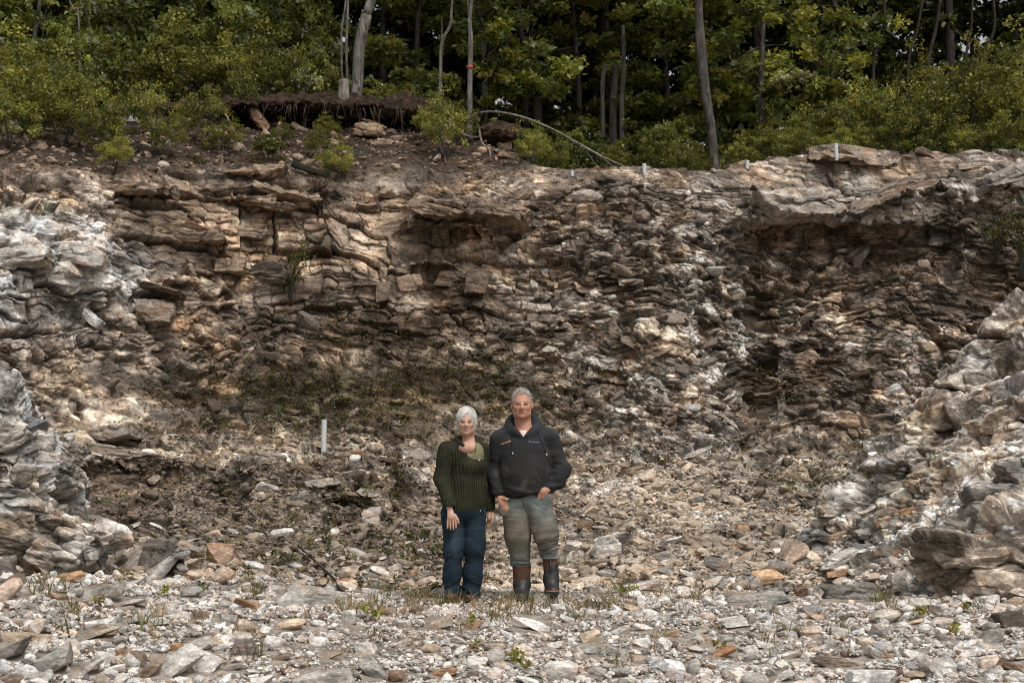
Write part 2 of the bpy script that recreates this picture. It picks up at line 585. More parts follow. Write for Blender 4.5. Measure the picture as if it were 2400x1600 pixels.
def blockiness(u, v):
    b = np.exp(-(((u - 650) / 480) ** 2 + ((v - 560) / 190) ** 2)) + .8 * np.exp(-(((u - 1950) / 330) ** 2 + ((v - 440) / 80) ** 2)) + .7 * np.exp(-(((u - 50) / 220) ** 2 + ((v - 680) / 150) ** 2))
    n = fbm(np.stack([u / 160, v / 90, u * 0 + 3], -1).reshape(-1, 3), 3, 43).reshape(u.shape)
    return np.clip(b * .95 + (1.1 - .3 * sstep(1150, 1400, u)) * (n - .42 + .12 * sstep(1150, 1400, u)), 0, .85)


# the quarry face
us = np.concatenate([np.linspace(-500, -90, 90), np.linspace(-86, 2486, 1180), np.linspace(2490, 2900, 90)])
ss = np.linspace(0, 1, 760)
UU = np.broadcast_to(us[None, :], (len(ss), len(us))).copy()
rv = rim_v(us)
fine = np.linspace(0, 1, 360)
FU = np.broadcast_to(us[None, :], (360, len(us)))
FV = 1490 + (rv[None, :] - 1490) * fine[:, None]
FP = at(FU, FV, cliff_depth(FU, FV))
seg = np.linalg.norm(np.diff(FP, axis=0), axis=-1)
seg = blur(blur(seg, 14, 1), 3, 0) + .55 * seg.mean()
cum = np.concatenate([np.zeros((1, len(us))), np.cumsum(seg, 0)])
cum /= cum[-1]
VV = np.stack([1490 + (rv[j] - 1490) * np.interp(ss, cum[:, j], fine) for j in range(len(us))], 1)
BASE = at(UU, VV, cliff_depth(UU, VV))
NRM = normals_of(BASE)
flip = (NRM * (BASE - np.array([0, 0, CAMZ]))).sum(-1) > 0
NRM[flip] *= -1
blk = blockiness(UU, VV)
dsp, shd, hue, jnt = rock_relief(BASE.reshape(-1, 3), blk.ravel())
dsp = dsp.reshape(UU.shape)
shd = shd.reshape(UU.shape)
hue = hue.reshape(UU.shape)
jnt = jnt.reshape(UU.shape)
soil = sstep(425, 385, VV) * sstep(1330, 1080, UU) * sstep(-300, 100, UU)
rubble = np.clip(np.exp(-(((UU - 650) / 450) ** 2 + ((VV - 1230) / 130) ** 2)) + np.exp(-(((UU - 720) / 420) ** 2 + ((VV - 960) / 60) ** 2)) + sstep(1290, 1360, VV), 0, 1)
edge = sstep(3, 60, VV - rv[None, :])
dsp = dsp * (1 - .72 * soil) * (1 - .5 * rubble) * (.35 + .65 * edge)
shd = shd * (1 - .6 * soil)
CLIFF = BASE + NRM * dsp[..., None]
BF = BASE.reshape(-1, 3)
patch = (fbm(BF * np.array([1.3, 1.3, 2.0]), 4, 44) - .5) * 2.6 + (fbm(BF * np.array([5, 5, 9.]) + 9, 4, 45) - .5) * 2.6
patch = np.exp(np.clip(patch, -1.2, .95)).reshape(UU.shape)[..., None] ** ((1 - .7 * soil) * (1 - .4 * rubble))[..., None]
warmth = (fbm(BF * np.array([1.8, 1.8, 2.6]) + 4, 4, 46).reshape(UU.shape) - .5)[..., None] * np.array([.30, -.02, -.42])
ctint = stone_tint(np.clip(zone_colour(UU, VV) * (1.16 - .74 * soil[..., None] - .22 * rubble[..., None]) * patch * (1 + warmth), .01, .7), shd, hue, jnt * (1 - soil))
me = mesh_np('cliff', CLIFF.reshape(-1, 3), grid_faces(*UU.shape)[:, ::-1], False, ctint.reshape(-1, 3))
cliff = link('cliff', me, M_CLIFF)
tag(cliff, 'tall brown and grey quarry face of broken bedded rock behind the couple', kind='structure')


def rail(pts, n):
    """points along a polyline by (u, v, depth), n of them, in the world"""
    pts = np.array(pts, float)
    t = np.linspace(0, 1, len(pts))
    tt = np.linspace(0, 1, n)
    a = np.stack([np.interp(tt, t, pts[:, k]) for k in range(3)], 1)
    for _ in range(3):
        a = blur(a, max(1, n // 60), 0)
    return at(a[:, 0], a[:, 1], a[:, 2])


def wv3(P):
    return np.stack([vnoise(P * 1.3 + k * 7, 58 + k) for k in range(3)], 1) - .5


def outcrop(name, S, B, nc, nr, bulge, colour, blocky, amp, label, seed, dark=None):
    """a spur of rock between its crest S and its foot B, falling away again behind the crest"""
    s, b = rail(S, nc), rail(B, nc)
    back = s + np.array([0, 3.2, -.9])
    rows = []
    for k in np.linspace(0, 1, nr):
        p = b + (s - b) * k
        p = p + np.array([0, -1, .35]) * (bulge * math.sin(k * math.pi))
        rows.append(p)
    low = b + np.array([0, .2, -.5])
    for k in np.linspace(1 / 12, 1, nr // 3):
        rows.append(s + (back - s) * k - np.array([0, 0, .8]) * k * k)
    for k in np.linspace(0, 1, 20)[::-1]:
        rows.insert(0, b + (low - b) * k) if k > 0 else None
    G = np.stack(rows)
    for _ in range(2):
        G = blur(G, 3, 0)
    Nn = normals_of(G)
    m = (Nn * (G - np.array([0, 0, CAMZ]))).sum(-1) > 0
    frontm = np.arange(len(rows)) < nr + 20
    if m[frontm].mean() > .5:
        Nn = -Nn
    P = G.reshape(-1, 3)
    d, sh, hu, ck = rock_relief(P * .55 + seed, np.full(len(P), blocky), amp)
    d2, sh2, hu2, ck2 = rock_relief(P * 1.3 + seed, np.full(len(P), blocky), .3)
    F1, F2, H, D = voro(P * np.array([.75, .75, 1.2]) + wv3(P) * .5 + seed, 55)            # big tilted faces
    tl = np.stack([u01(rehash(H, 4)) - .5, (u01(rehash(H, 5)) - .5), u01(rehash(H, 6)) - .5], 1)
    e3 = 1 - sstep(.02, .10, F2 - F1)
    d = .75 * d + d2 + .62 * np.einsum('ij,ij->i', tl, D) * sstep(0, .22, F2 - F1) + .16 * (u01(rehash(H, 7)) - .5) * sstep(0, .1, F2 - F1) - .10 * e3
    sh, ck = .8 * sh + .6 * sh2, np.maximum(np.maximum(ck, .7 * ck2), .8 * e3)
    pt = (fbm(P * np.array([2, 2, 3.]) + seed, 4, 56) - .5) * 2.4 + (fbm(P * np.array([9, 9, 14.]) + seed, 4, 57) - .5) * 2.6
    V = P + Nn.reshape(-1, 3) * d[:, None]
    big = fbm(P * .9 + seed, 3, 51)
    warm = fbm(P * 1.5 + seed * 2, 3, 52)
    c = np.array(colour)[None] * (0.45 + 1.1 * big)[:, None] * np.exp(np.clip(pt, -1.1, .6))[:, None]
    c = c * (1 + (warm - .5)[:, None] * np.array([.25, -.05, -.35]))
    me = mesh_np(name, V, grid_faces(*G.shape[:2]), False, stone_tint(c, sh * .55, hu * .7, ck * .75))
    o = link(name, me, M_CLIFF)
    tag(o, label, kind='structure')
    return o, V.reshape(G.shape), np.clip(c, 0, .8).reshape(G.shape)


RS = [(1860, 1315, 17.0), (1905, 1240, 17.6), (1945, 1160, 17.8), (2015, 1085, 17.7), (2100, 1020, 17.5), (2140, 955, 17.3), (2205, 890, 17.2), (2270, 805, 17.2), (2335, 725, 17.2), (2480, 590, 17.0), (2800, 430, 16.5)]
RB = [(1845, 1345, 15.2), (1890, 1350, 14.6), (1940, 1358, 14.0), (1990, 1365, 13.5), (2050, 1372, 13.1), (2110, 1378, 12.7), (2170, 1382, 12.4), (2240, 1385, 12.1), (2330, 1388, 11.8), (2480, 1392, 11.3), (2800, 1400, 10.6)]
spur_r, SPR, SPRC = outcrop('pale_rock_spur', RS, RB, 840, 480, .35, (.56, .52, .47), .30, .8, 'pale rock spur sloping down to the gravel beside the dark face', 40.)
LS = [(-500, 760, 14.6), (-150, 850, 14.8), (20, 882, 15.0), (70, 925, 15.1), (98, 1000, 15.1), (104, 1080, 15.1), (112, 1160, 15.0), (150, 1215, 14.9), (235, 1255, 14.6), (330, 1312, 14.2), (380, 1345, 14.0)]
LB = [(-500, 1400, 12.4), (-150, 1390, 12.6), (-20, 1375, 12.9), (30, 1372, 13.0), (70, 1370, 13.1), (110, 1370, 13.1), (150, 1370, 13.15), (210, 1370, 13.2), (270, 1370, 13.3), (340, 1372, 13.4), (400, 1378, 13.4)]
spur_l, SPL, SPLC = outcrop('grey_rock_buttress', LS, LB, 560, 400, -.25, (.54, .51, .47), .5, .75, 'cracked pale grey rock buttress at the edge of the quarry floor', 80.)


# the gravel floor, one sheet reaching far beyond the quarry
def ground_z(x, y):
    x, y = np.asarray(x, float), np.asarray(y, float)
    P = np.stack([x, y, x * 0], -1)
    z = .16 * (fbm(P * .55, 3, 61) - .5) + .09 * (fbm(P * 2.1, 3, 62) - .5)
    z = z + .36 * np.exp(-((x + 3.4) / 1.7) ** 2 - ((y - 10.0) / 2.2) ** 2)
    z = z + .14 * np.exp(-((x - 4.0) / 1.5) ** 2 - ((y - 10.6) / 1.5) ** 2)
    z = z - .22 * sstep(12.7, 13.9, y)
    calm = np.exp(-(((x + .1) / .9) ** 2 + ((y - 12.1) / .5) ** 2))
    z = z * (1 - calm) + .0 * calm
    return z


gx = np.concatenate([np.geomspace(-400, -7, 40), np.linspace(-6.95, 6.95, 560), np.geomspace(7, 400, 40)])
gy = np.concatenate([-np.geomspace(400, 6, 30), np.linspace(-5.5, 6, 60), np.linspace(6.02, 15.5, 420)])
GX, GY = np.meshgrid(gx, gy)
GZ = ground_z(GX, GY)
GP = np.stack([GX, GY, GZ], -1)
GZ = GZ + .05 * (fbm(GP.reshape(-1, 3) * 6, 3, 63).reshape(GX.shape) - .5)
GP[..., 2] = GZ
gt = np.array([.27, .24, .205])[None, None] * (.6 + .8 * fbm(GP.reshape(-1, 3) * 1.3, 3, 64).reshape(GX.shape))[..., None]
ground = link('ground', mesh_np('ground', GP.reshape(-1, 3), grid_faces(*GX.shape), True, gt.reshape(-1, 3)), M_STONE)
tag(ground, 'pale gravel quarry floor in front of the rock face', kind='structure')

# the wooded top: a sheet from the rim back over the hill
RIMP = CLIFF[-1]
steps = [(0, .0), (.35, -.12), (.9, -.05), (2, .18), (4, .58), (8, 1.3), (14, 2.4), (24, 4.0), (45, 6.5), (90, 9), (250, 12)]
PL = np.stack([np.stack([RIMP[:, 0] * (1 + d / 26), RIMP[:, 1] + d, RIMP[:, 2] + h], 1) for d, h in steps])
PL[2:] = np.stack([blur(r_, 20, 0) for r_ in PL[2:]])
PL = PL[:, ::4]
m, nt_ = new_mat('forest_soil')
tc = N(nt_, 'ShaderNodeTexCoord')
n1 = noise_node(nt_, tc.outputs['Object'], 1.2, 8, .7)
finish(nt_, ramp(nt_, n1, [(.35, (.022, .018, .010)), (.55, (.05, .042, .018)), (.7, (.055, .06, .02))]), .95, n1, .6, .1)
hill = link('forest_floor', mesh_np('forest_floor', PL.reshape(-1, 3), grid_faces(*PL.shape[:2])[:, ::-1], True), m)
tag(hill, 'dark leafy forest floor above the quarry rim', kind='structure')

# a coarse copy of all surfaces for resting things on them
def bvh_of(G, st):
    g = G[::st[0], ::st[1]]
    return g.reshape(-1, 3), grid_faces(*g.shape[:2])


VS, FS, off = [], [], 0
for G, st in ((CLIFF, (3, 3)), (SPR, (4, 4)), (SPL, (4, 4)), (GP, (2, 2)), (PL, (1, 1))):
    v_, f_ = bvh_of(G, st)
    VS.append(v_)
    FS.append(f_ + off)
    off += len(v_)
BVH = BVHTree.FromPolygons([tuple(x) for x in np.concatenate(VS).tolist()], [tuple(x) for x in np.concatenate(FS).tolist()])
CAMP = Vector((0, 0, CAMZ))


def hit(u, v):
    """where the photograph's pixel meets the terrain: point, normal"""
    dx, dz = ray(u, v)
    d = Vector((float(dx), 1.0, float(dz))).normalized()
    p, n, i, t = BVH.ray_cast(CAMP, d)
    if p is None:
        p = CAMP + d * 27
        n = Vector((0, -1, 0))
    if n.dot(d) > 0:
        n = -n
    return p, n


def drop(x, y, ztop=60.):
    p, n, i, t = BVH.ray_cast(Vector((x, y, ztop)), Vector((0, 0, -1)))
    return p.z if p is not None else 0.
# ------------------------------------------------------------------ stones
def ico(sub):
    bm = bmesh.new()
    bmesh.ops.create_icosphere(bm, subdivisions=sub, radius=1)
    V = np.array([v.co[:] for v in bm.verts], np.float32)
    F = np.array([[v.index for v in f.verts] for f in bm.faces], np.int32)
    bm.free()
    return V, F


def stone_shape(D, seed, planes=13, flat=1.0, rough=.05, rounding=.0, blocky=0.):
    """angular stone: the unit sphere's directions D cut by random planes, within about a unit box"""
    rs = np.random.RandomState(seed)
    n = rs.normal(size=(planes, 3))
    n /= np.linalg.norm(n, axis=1, keepdims=True)
    d = rs.uniform(.52, .95, planes)
    if blocky:                      # a block: six jittered sides, some corners knocked off
        ax = np.concatenate([np.eye(3), -np.eye(3)]) + rs.normal(0, .14 * blocky, (6, 3))
        n = np.concatenate([ax / np.linalg.norm(ax, axis=1, keepdims=True), n[:7]])
        d = np.concatenate([rs.uniform(.55, .68, 6), rs.uniform(.66, .95, len(n) - 6)])
    dn = D @ n.T
    r = np.where(dn > 1e-3, d[None] / np.maximum(dn, 1e-3), 9.).min(1)
    r = np.minimum(r, 1.25)
    if rounding:
        r = r * (1 - rounding) + rounding * .85
    V = D * r[:, None]
    if rough:
        V = V + D * (rough * 2 * (fbm(V * 2.6 + seed * 3.7, 4, 71) - .5))[:, None]
        st = (fbm(V * np.array([1.2, 1.2, 7]) + seed, 3, 72) - .5)
        V = V + D * (rough * 1.1 * st)[:, None]
    V = V - (V.max(0) + V.min(0)) / 2
    V = V / np.abs(V).max(0)
    V[:, 2] *= flat
    return V.astype(np.float32)


D5, F5 = ico(5)
D3, F3 = ico(3)
D2, F2_ = ico(2)
D1, F1_ = ico(1)
D4, F4 = ico(4)
D6, F6 = ico(6)
PEB2 = [stone_shape(D2, 200 + k, 9 + k % 5, 1, .03, .05 * (k % 3)) for k in range(10)]
PEB1 = [stone_shape(D1, 300 + k, 8, 1, 0, .2) for k in range(8)]


def rand_rot(n, rs, tilt=.5):
    """yaw at random, lying nearly flat"""
    a = rs.uniform(0, 2 * np.pi, n)
    bx, by = rs.normal(0, tilt, n), rs.normal(0, tilt, n)
    ca, sa = np.cos(a), np.sin(a)
    Z = np.zeros(n)
    O = np.ones(n)
    Rz = np.stack([ca, -sa, Z, sa, ca, Z, Z, Z, O], 1).reshape(n, 3, 3)
    cx, sx = np.cos(bx), np.sin(bx)
    Rx = np.stack([O, Z, Z, Z, cx, -sx, Z, sx, cx], 1).reshape(n, 3, 3)
    cy, sy = np.cos(by), np.sin(by)
    Ry = np.stack([cy, Z, sy, Z, O, Z, -sy, Z, cy], 1).reshape(n, 3, 3)
    return Rx @ Ry @ Rz


def scatter(name, P, half, Rm, tint, shapes, F, label, mat=None, smooth=False):
    """many stones nobody could count, as one object; half: (n,3) half sizes"""
    rs = np.random.RandomState(len(P))
    which = rs.randint(0, len(shapes), len(P))
    VV_, FF_, TT_ = [], [], []
    off = 0
    for k, S in enumerate(shapes):
        m = np.where(which == k)[0]
        if not len(m):
            continue
        v = S[None] * half[m][:, None, :]
        v = np.einsum('nij,nkj->nki', Rm[m], v) + P[m][:, None]
        VV_.append(v.reshape(-1, 3))
        FF_.append((F[None] + (np.arange(len(m)) * len(S))[:, None, None]).reshape(-1, F.shape[1]) + off)
        TT_.append(np.repeat(tint[m], len(S), axis=0))
        off += len(m) * len(S)
    me = mesh_np(name, np.concatenate(VV_), np.concatenate(FF_), smooth, np.concatenate(TT_))
    o = link(name, me, mat or M_STONE)
    tag(o, label, kind='stuff')
    return o


# ------------------------------------------------------------------ boulders, each a thing of its own
GREY, PALE, WHITE, TAN, BROWN, DARK, ORANGE, PINK = (.33, .315, .295), (.52, .495, .46), (.68, .66, .635), (.40, .325, .25), (.21, .155, .115), (.105, .085, .07), (.42, .255, .15), (.54, .43, .35)
DGREY = (.20, .185, .17)
CTAN, CGREY, CDARK = (.30, .225, .165), (.38, .34, .295), (.14, .11, .085)
BOXES = []
BOXY = []
SEED = [0]          # (u0, v0, u1, v1) of the boulders already set, in the photograph


def boulder(u0, v0, u1, v1, col, proto, roll, label, cat='rock', depth=1.0, mode='ground', name='boulder', thick=None, yaw=None, Y=None):
    """a boulder filling the photograph's box u0..v1; it lies on the terrain found there"""
    u, v = (u0 + u1) / 2, (v0 + v1) / 2
    if mode == 'ground':
        p, n = hit(u, v1 - .25 * (v1 - v0))
    else:
        p, n = hit(u, v)
    y = Y or p.y
    wv_, hv_ = (u1 - u0) * px(y), (v1 - v0) * px(y)
    c, s = abs(math.cos(R(roll))), abs(math.sin(R(roll)))
    # half sizes whose rolled outline fills the box
    det = c * c - s * s
    if abs(det) > .35:
        a = (wv_ * c - hv_ * s) / det / 2
        b = (hv_ * c - wv_ * s) / det / 2
        a, b = max(a, .2 * wv_), max(b, .16 * hv_)
    else:
        a, b = .62 * math.hypot(wv_, hv_) * .8, .3 * min(wv_, hv_)
    d = (thick if thick else min(a, b) * 1.25 + .25 * max(a, b)) * depth
    q = at(u, v, y)
    if mode == 'ground':
        loc = Vector(q) + Vector((0, d * .55, 0))
        loc.z += d * .55 * float(ray(u, v)[1])
    else:
        loc = Vector(q) + Vector((0, d * .22, 0))
        loc.z += d * .22 * float(ray(u, v)[1])
    big = max(a, b)
    D_, F_ = (D6, F6) if big > .55 else ((D5, F5) if big > .16 else (D4, F4))
    SEED[0] += 1
    sd_ = 400 + SEED[0] * 10 + proto
    S = stone_shape(D_, sd_, [11, 14, 9, 12, 16, 10, 13, 8, 20][proto % 9], 1.0, .06 if mode == 'slab' else .04, [0, 0, .08, 0, .12, 0, .15, 0, .55][proto % 9], 0. if proto in (8, 7) else (1.0 if mode == 'slab' else 1.35))
    V = S * np.array([a, d, b])
    nr_ = S / np.linalg.norm(S, axis=1, keepdims=True)
    nr_ = nr_ / np.array([a, d, b])
    nr_ /= np.linalg.norm(nr_, axis=1, keepdims=True)
    am = min(1.0, big / .6) * (.4 if proto == 8 else 1)
    Pn = V / max(.35, min(1.0, big / .5)) + sd_ * 1.7
    dd, sh, hu, ck = rock_relief(Pn, np.full(len(V), .55, np.float32), .62 * am * max(.35, min(1.0, big / .5)))
    dd -= np.median(dd)
    V = V + nr_ * np.clip(dd * (1.5 if mode == 'slab' else 1), -.42 * b, .25 * b)[:, None]
    tt = stone_tint(np.repeat(np.array(col)[None], len(V), 0), sh * .4, hu * .4, ck * (.7 if mode == 'slab' else .35) * am)
    me = mesh_np(name, V, F_, True, tt)
    me.set_sharp_from_angle(angle=R(30))
    o = bpy.data.objects.new(name, me)
    me.materials.append(M_BOULDER)
    COL.objects.link(o)
    o.location = loc
    o.rotation_euler = Euler((rnd.uniform(-.12, .12), -R(roll), (rnd.uniform(-.15, .15) if yaw is None else R(yaw))), 'XYZ')
    tag(o, label, cat)
    BOXES.append((u0, v0, u1, v1))
    BOXY.append(y)
    return o


B = boulder
# left of the gravel floor
B(30, 1284, 118, 1375, BROWN, 1, 32, 'dark brown pointed boulder leaning over the tall green grass tuft')
B(-34, 1490, 74, 1560, DGREY, 4, 24, 'dark grey boulder cut off by the photo edge below the long tan rock')
B(4, 1474, 122, 1514, TAN, 3, 2, 'long tan orange rock lying level above the dark grey edge boulder')
B(82, 1513, 160, 1592, GREY, 0, 35, 'blurred mid grey slanting boulder near the bottom corner beside the dark edge boulder')
B(183, 1361, 292, 1416, PALE, 2, 14, 'pale long boulder with a ridge top, joined end to end with a white slab')
B(258, 1392, 349, 1430, WHITE, 5, 16, 'white tapering slab lying against the pale ridge topped boulder')
B(312, 1252, 415, 1331, DGREY, 0, 8, 'largest dark grey boulder with a domed top at the foot of the talus', name='boulder')
B(402, 1297, 474, 1344, PINK, 5, 30, 'pinkish tan wedge rock propped beside the domed dark grey boulder')
B(402, 1318, 433, 1346, GREY, 6, 4, 'small cube shaped grey block under the pinkish wedge rock')
B(162, 1306, 252, 1358, WHITE, 3, 18, 'broad white flat slab at the foot of the cracked buttress')
B(238, 1289, 300, 1336, GREY, 3, 32, 'thin grey tan slab tilted behind the broad white slab')
B(188, 1440, 268, 1484, WHITE, 2, 14, 'white mottled rounded rock below the pale ridge topped boulder')
B(172, 1466, 277, 1507, TAN, 3, 20, 'long tan rock sloping down beneath the white mottled rock')
B(414, 1366, 476, 1410, GREY, 7, 20, 'grey pyramid shaped rock standing on the gravel below the cube block')
B(342, 1518, 460, 1606, PALE, 1, 36, 'big pale grey and tan rock slanting down to the bottom photo edge')
B(432, 1513, 517, 1588, WHITE, 0, -28, 'white angular block tilted upward beside the big slanting pale rock')
B(394, 1503, 427, 1532, ORANGE, 6, 10, 'small square orange stone above the white tilted block')
B(422, 1486, 499, 1532, PALE, 4, 12, 'pale humped rock with an orange edge behind the white tilted block')
B(448, 1425, 488, 1456, PINK, 6, 12, 'tan slab shaped stone among grey cobbles below the pyramid rock')
B(509, 1435, 558, 1464, GREY, 1, -8, 'plain grey block between the tan slab stone and the orange tinted rock')
B(545, 1447, 612, 1487, PINK, 2, -14, 'orange tinted pale rock rising toward the large flat slab')
B(538, 1493, 604, 1546, DGREY, 4, 10, 'dark cracked boulder under the orange tinted pale rock')
B(314, 1549, 368, 1598, (.30, .25, .20), 1, 40, 'grey brown leaning stone squeezed against the big slanting pale rock')
B(-30, 1356, 38, 1424, PINK, 8, 50, 'smooth pinkish boulder cut off by the edge beneath the dark brown leaning boulder')
B(120, 1330, 200, 1372, ORANGE, 4, 14, 'orange brown crumbly rock next to the tall green grass tuft', depth=.7)
B(160, 1545, 240, 1592, PALE, 3, 34, 'pale narrow stone slanting beside the blurred mid grey boulder')
B(-20, 1300, 34, 1356, DGREY, 2, 10, 'dark grey rock at the photo edge behind the brown pointed boulder')
# middle
B(632, 1366, 822, 1430, (.45, .43, .40), 3, -3, 'largest flat topped grey slab on the gravel near the woman', depth=1.5)
B(479, 1268, 550, 1327, (.40, .29, .21), 0, -6, 'brown tan boulder half buried in the talus rubble')
B(434, 1276, 484, 1318, GREY, 1, -10, 'grey rock tucked beside the half buried brown tan boulder')
B(798, 1324, 842, 1352, PINK, 6, 0, 'pinkish stone on the talus behind the flat topped slab')
B(790, 1352, 826, 1372, ORANGE, 6, 8, 'small rounded orange stone at the lower end of the dark stick')
B(843, 1183, 908, 1243, PALE, 2, 10, 'pale tan boulder under the dark hollow of the pipe ledge', mode='face')
B(590, 1127, 660, 1163, PALE, 6, -6, 'oblong pale block at the foot of the pipe ledge', mode='face', depth=1.2)
B(676, 1150, 745, 1186, CGREY, 3, 16, 'thin grey slab sticking out of the ledge beneath the pipe', mode='face')
B(792, 1100, 860, 1124, CGREY, 3, 4, 'flat grey slab at the top of the pipe ledge', mode='face')
B(830, 1140, 892, 1172, CGREY, 5, -14, 'grey slab stone rising inside the pipe ledge', mode='face')
B(858, 1100, 893, 1142, CDARK, 8, 20, 'round dark brown stone wedged in the ledge below the beige boulder', mode='face')
B(700, 1117, 800, 1148, CGREY, 4, 6, 'long layered grey rock in the middle of the pipe ledge', mode='face')
B(862, 1033, 901, 1069, (.50, .40, .31), 8, 20, 'smooth beige boulder resting on the ledge beside the tall white pipe', depth=.9)
B(814, 1058, 850, 1092, WHITE, 7, 30, 'jagged white chunk between the tall pipe and the beige boulder')
B(823, 1052, 853, 1072, ORANGE, 5, 4, 'flat orange stone lying against the jagged white chunk')
B(651, 1060, 674, 1074, WHITE, 6, 4, 'small white stone on the ledge short of the tall pipe')
B(983, 1090, 1012, 1118, WHITE, 2, 20, 'white rock in the reddish soil close to the woman')
B(1448, 1355, 1555, 1393, WHITE, 4, 8, 'broad white rock lying on the gravel just past the man')
B(1244, 1386, 1316, 1420, (.50, .45, .40), 3, 4, 'low pale rock that the man rests his raised boot on', depth=1.5, name='boulder')
B(1378, 1248, 1462, 1308, PALE, 2, 6, 'pale layered boulder with a dark gap under it behind the man', mode='face')
B(1432, 1241, 1486, 1279, GREY, 5, 22, 'grey slanting stone on the far side of the pale layered boulder', mode='face')
B(1206, 1310, 1226, 1345, TAN, 8, 80, 'small upright tan stone behind the boots of the man', mode='face')
B(1395, 1330, 1450, 1360, GREY, 6, -10, 'grey block on the slope between the man and the broad white rock')
B(798, 1425, 838, 1473, PALE, 0, 6, 'pale grey boulder directly below the flat topped slab')
B(828, 1500, 884, 1540, WHITE, 6, 6, 'white square faced rock on the gravel below the woman')
B(906, 1566, 952, 1606, BROWN, 8, 10, 'dark brown stone at the bottom photo edge beneath the woman')
B(1000, 1563, 1075, 1590, (.42, .24, .14), 3, 6, 'rusty plank shaped stone at the bottom photo edge')
B(845, 1546, 905, 1600, GREY, 1, -40, 'grey split rock leaning beside the dark brown bottom stone')
B(1356, 1473, 1413, 1514, TAN, 1, 16, 'tan and grey wedge standing in the gravel below the man')
B(1360, 1506, 1416, 1543, GREY, 7, 10, 'grey stone lying in front of the tan and grey wedge')
B(1418, 1509, 1477, 1544, PALE, 1, -12, 'pale grey stone next along from the grey stone in front of the wedge')
B(1474, 1532, 1520, 1562, TAN, 6, -10, 'tan brown stone with a pale corner beyond the pale grey stone')
B(1552, 1545, 1612, 1588, WHITE, 4, -14, 'white flat stone at the bottom edge beyond the tan brown stone')
B(1430, 1565, 1476, 1592, GREY, 2, 0, 'round grey stone close to the bottom photo edge')
# right
B(1826, 1254, 1902, 1333, (.52, .40, .31), 2, 60, 'tall upright tan and white boulder where spur and talus meet', depth=1.1)
B(1790, 1312, 1856, 1341, (.55, .53, .50), 6, -2, 'smooth pale grey loaf shaped rock leaning on the upright boulder')
B(1742, 1330, 1842, 1377, (.54, .37, .24), 8, 4, 'orange tan loaf shaped boulder in front of the pale loaf rock', depth=1.1)
B(1918, 1356, 2080, 1419, (.25, .235, .215), 1, 2, 'largest dark grey wedge slab on the gravel before the spur', depth=1.2)
B(2020, 1376, 2120, 1402, (.34, .30, .26), 5, 12, 'thin pointed grey brown plate at the end of the dark wedge slab')
B(2005, 1232, 2085, 1268, GREY, 5, 6, 'grey smooth boulder on the slope at the top of the rock pile', mode='face')
B(1940, 1238, 2004, 1282, (.42, .33, .26), 4, 12, 'grey boulder with an orange cap on the rock pile', mode='face')
B(1888, 1246, 1936, 1281, BROWN, 8, 24, 'plain brown boulder beside the orange capped one on the pile', mode='face')
B(2044, 1200, 2112, 1240, (.36, .25, .18), 0, 14, 'brown block higher on the spur above the grey smooth boulder', mode='face')
B(2108, 1182, 2164, 1212, ORANGE, 5, 12, 'flat orange stone lying high on the spur', mode='face')
B(1918, 1278, 2028, 1338, PALE, 2, 24, 'pale ridge backed boulder below the rock pile', depth=.9)
B(1936, 1330, 1996, 1358, ORANGE, 3, 8, 'orange layered plate behind the dark wedge slab')
B(1690, 1385, 1866, 1426, (.43, .41, .38), 3, 0, 'long grey slab flat on the gravel leading to the dark wedge slab', depth=1.4)
B(1862, 1370, 1902, 1406, BROWN, 4, 20, 'brown hollowed rock between the long slab and the dark wedge')
B(1770, 1370, 1860, 1394, GREY, 5, 10, 'thin grey layered rock resting behind the long grey slab')
B(2038, 1420, 2118, 1472, (.44, .40, .35), 8, 10, 'rough mottled roundish boulder in front of the thin pointed plate')
B(2175, 1443, 2246, 1472, PALE, 4, 4, 'pale flat rock with a rough top on the gravel near the spur')
B(2193, 1471, 2243, 1506, WHITE, 6, -8, 'white blocky rock just below the pale flat rock')
B(2336, 1428, 2404, 1482, DARK, 2, 10, 'blackish brown crumbling block at the edge of the photo')
B(2354, 1388, 2416, 1426, PINK, 4, 20, 'pink grey boulder above the blackish crumbling block')
B(2284, 1468, 2358, 1518, GREY, 1, 8, 'smooth grey boulder with a dark shadow next to the blackish block')
B(1904, 1530, 2034, 1572, (.42, .35, .29), 3, -6, 'long mottled rusty grey rock near the bottom photo edge')
B(1978, 1556, 2116, 1622, WHITE, 1, 6, 'biggest pale angular rock cut by the bottom photo edge')
B(1808, 1560, 1866, 1606, WHITE, 0, 30, 'clean white slab tipped up at the bottom photo edge')
B(2025, 1508, 2072, 1552, PALE, 1, -32, 'pale block with an orange foot beside the long mottled rock')
B(2010, 1494, 2054, 1526, (.50, .44, .37), 6, 0, 'tan based grey stone tucked behind the pale block with orange foot')
B(2068, 1525, 2098, 1546, ORANGE, 6, -24, 'small bright orange stone at the end of the pale block')
B(1866, 1463, 1928, 1495, PINK, 5, 6, 'pinkish flat rock on the gravel below the long grey slab')
B(1840, 1478, 1876, 1498, WHITE, 6, 0, 'small white block leaning on the pinkish flat rock')
B(2340, 1538, 2412, 1584, BROWN, 1, -20, 'dark reddish brown stone in the bottom corner')
B(2288, 1530, 2344, 1572, WHITE, 4, 12, 'white wedge stone next to the dark reddish brown corner stone')
B(2192, 1540, 2250, 1580, PALE, 2, 4, 'pale lumpy rock with a small hole below the white blocky rock')
B(1606, 1540, 1644, 1590, PALE, 8, 70, 'pale upright egg shaped stone by the bottom photo edge')
B(2300, 1395, 2350, 1420, WHITE, 5, 4, 'low white stone on the gravel near the pink grey boulder')
B(1640, 1250, 1700, 1286, (.40, .34, .28), 4, -4, 'tan grey block on the far talus short of the upright boulder', mode='face')
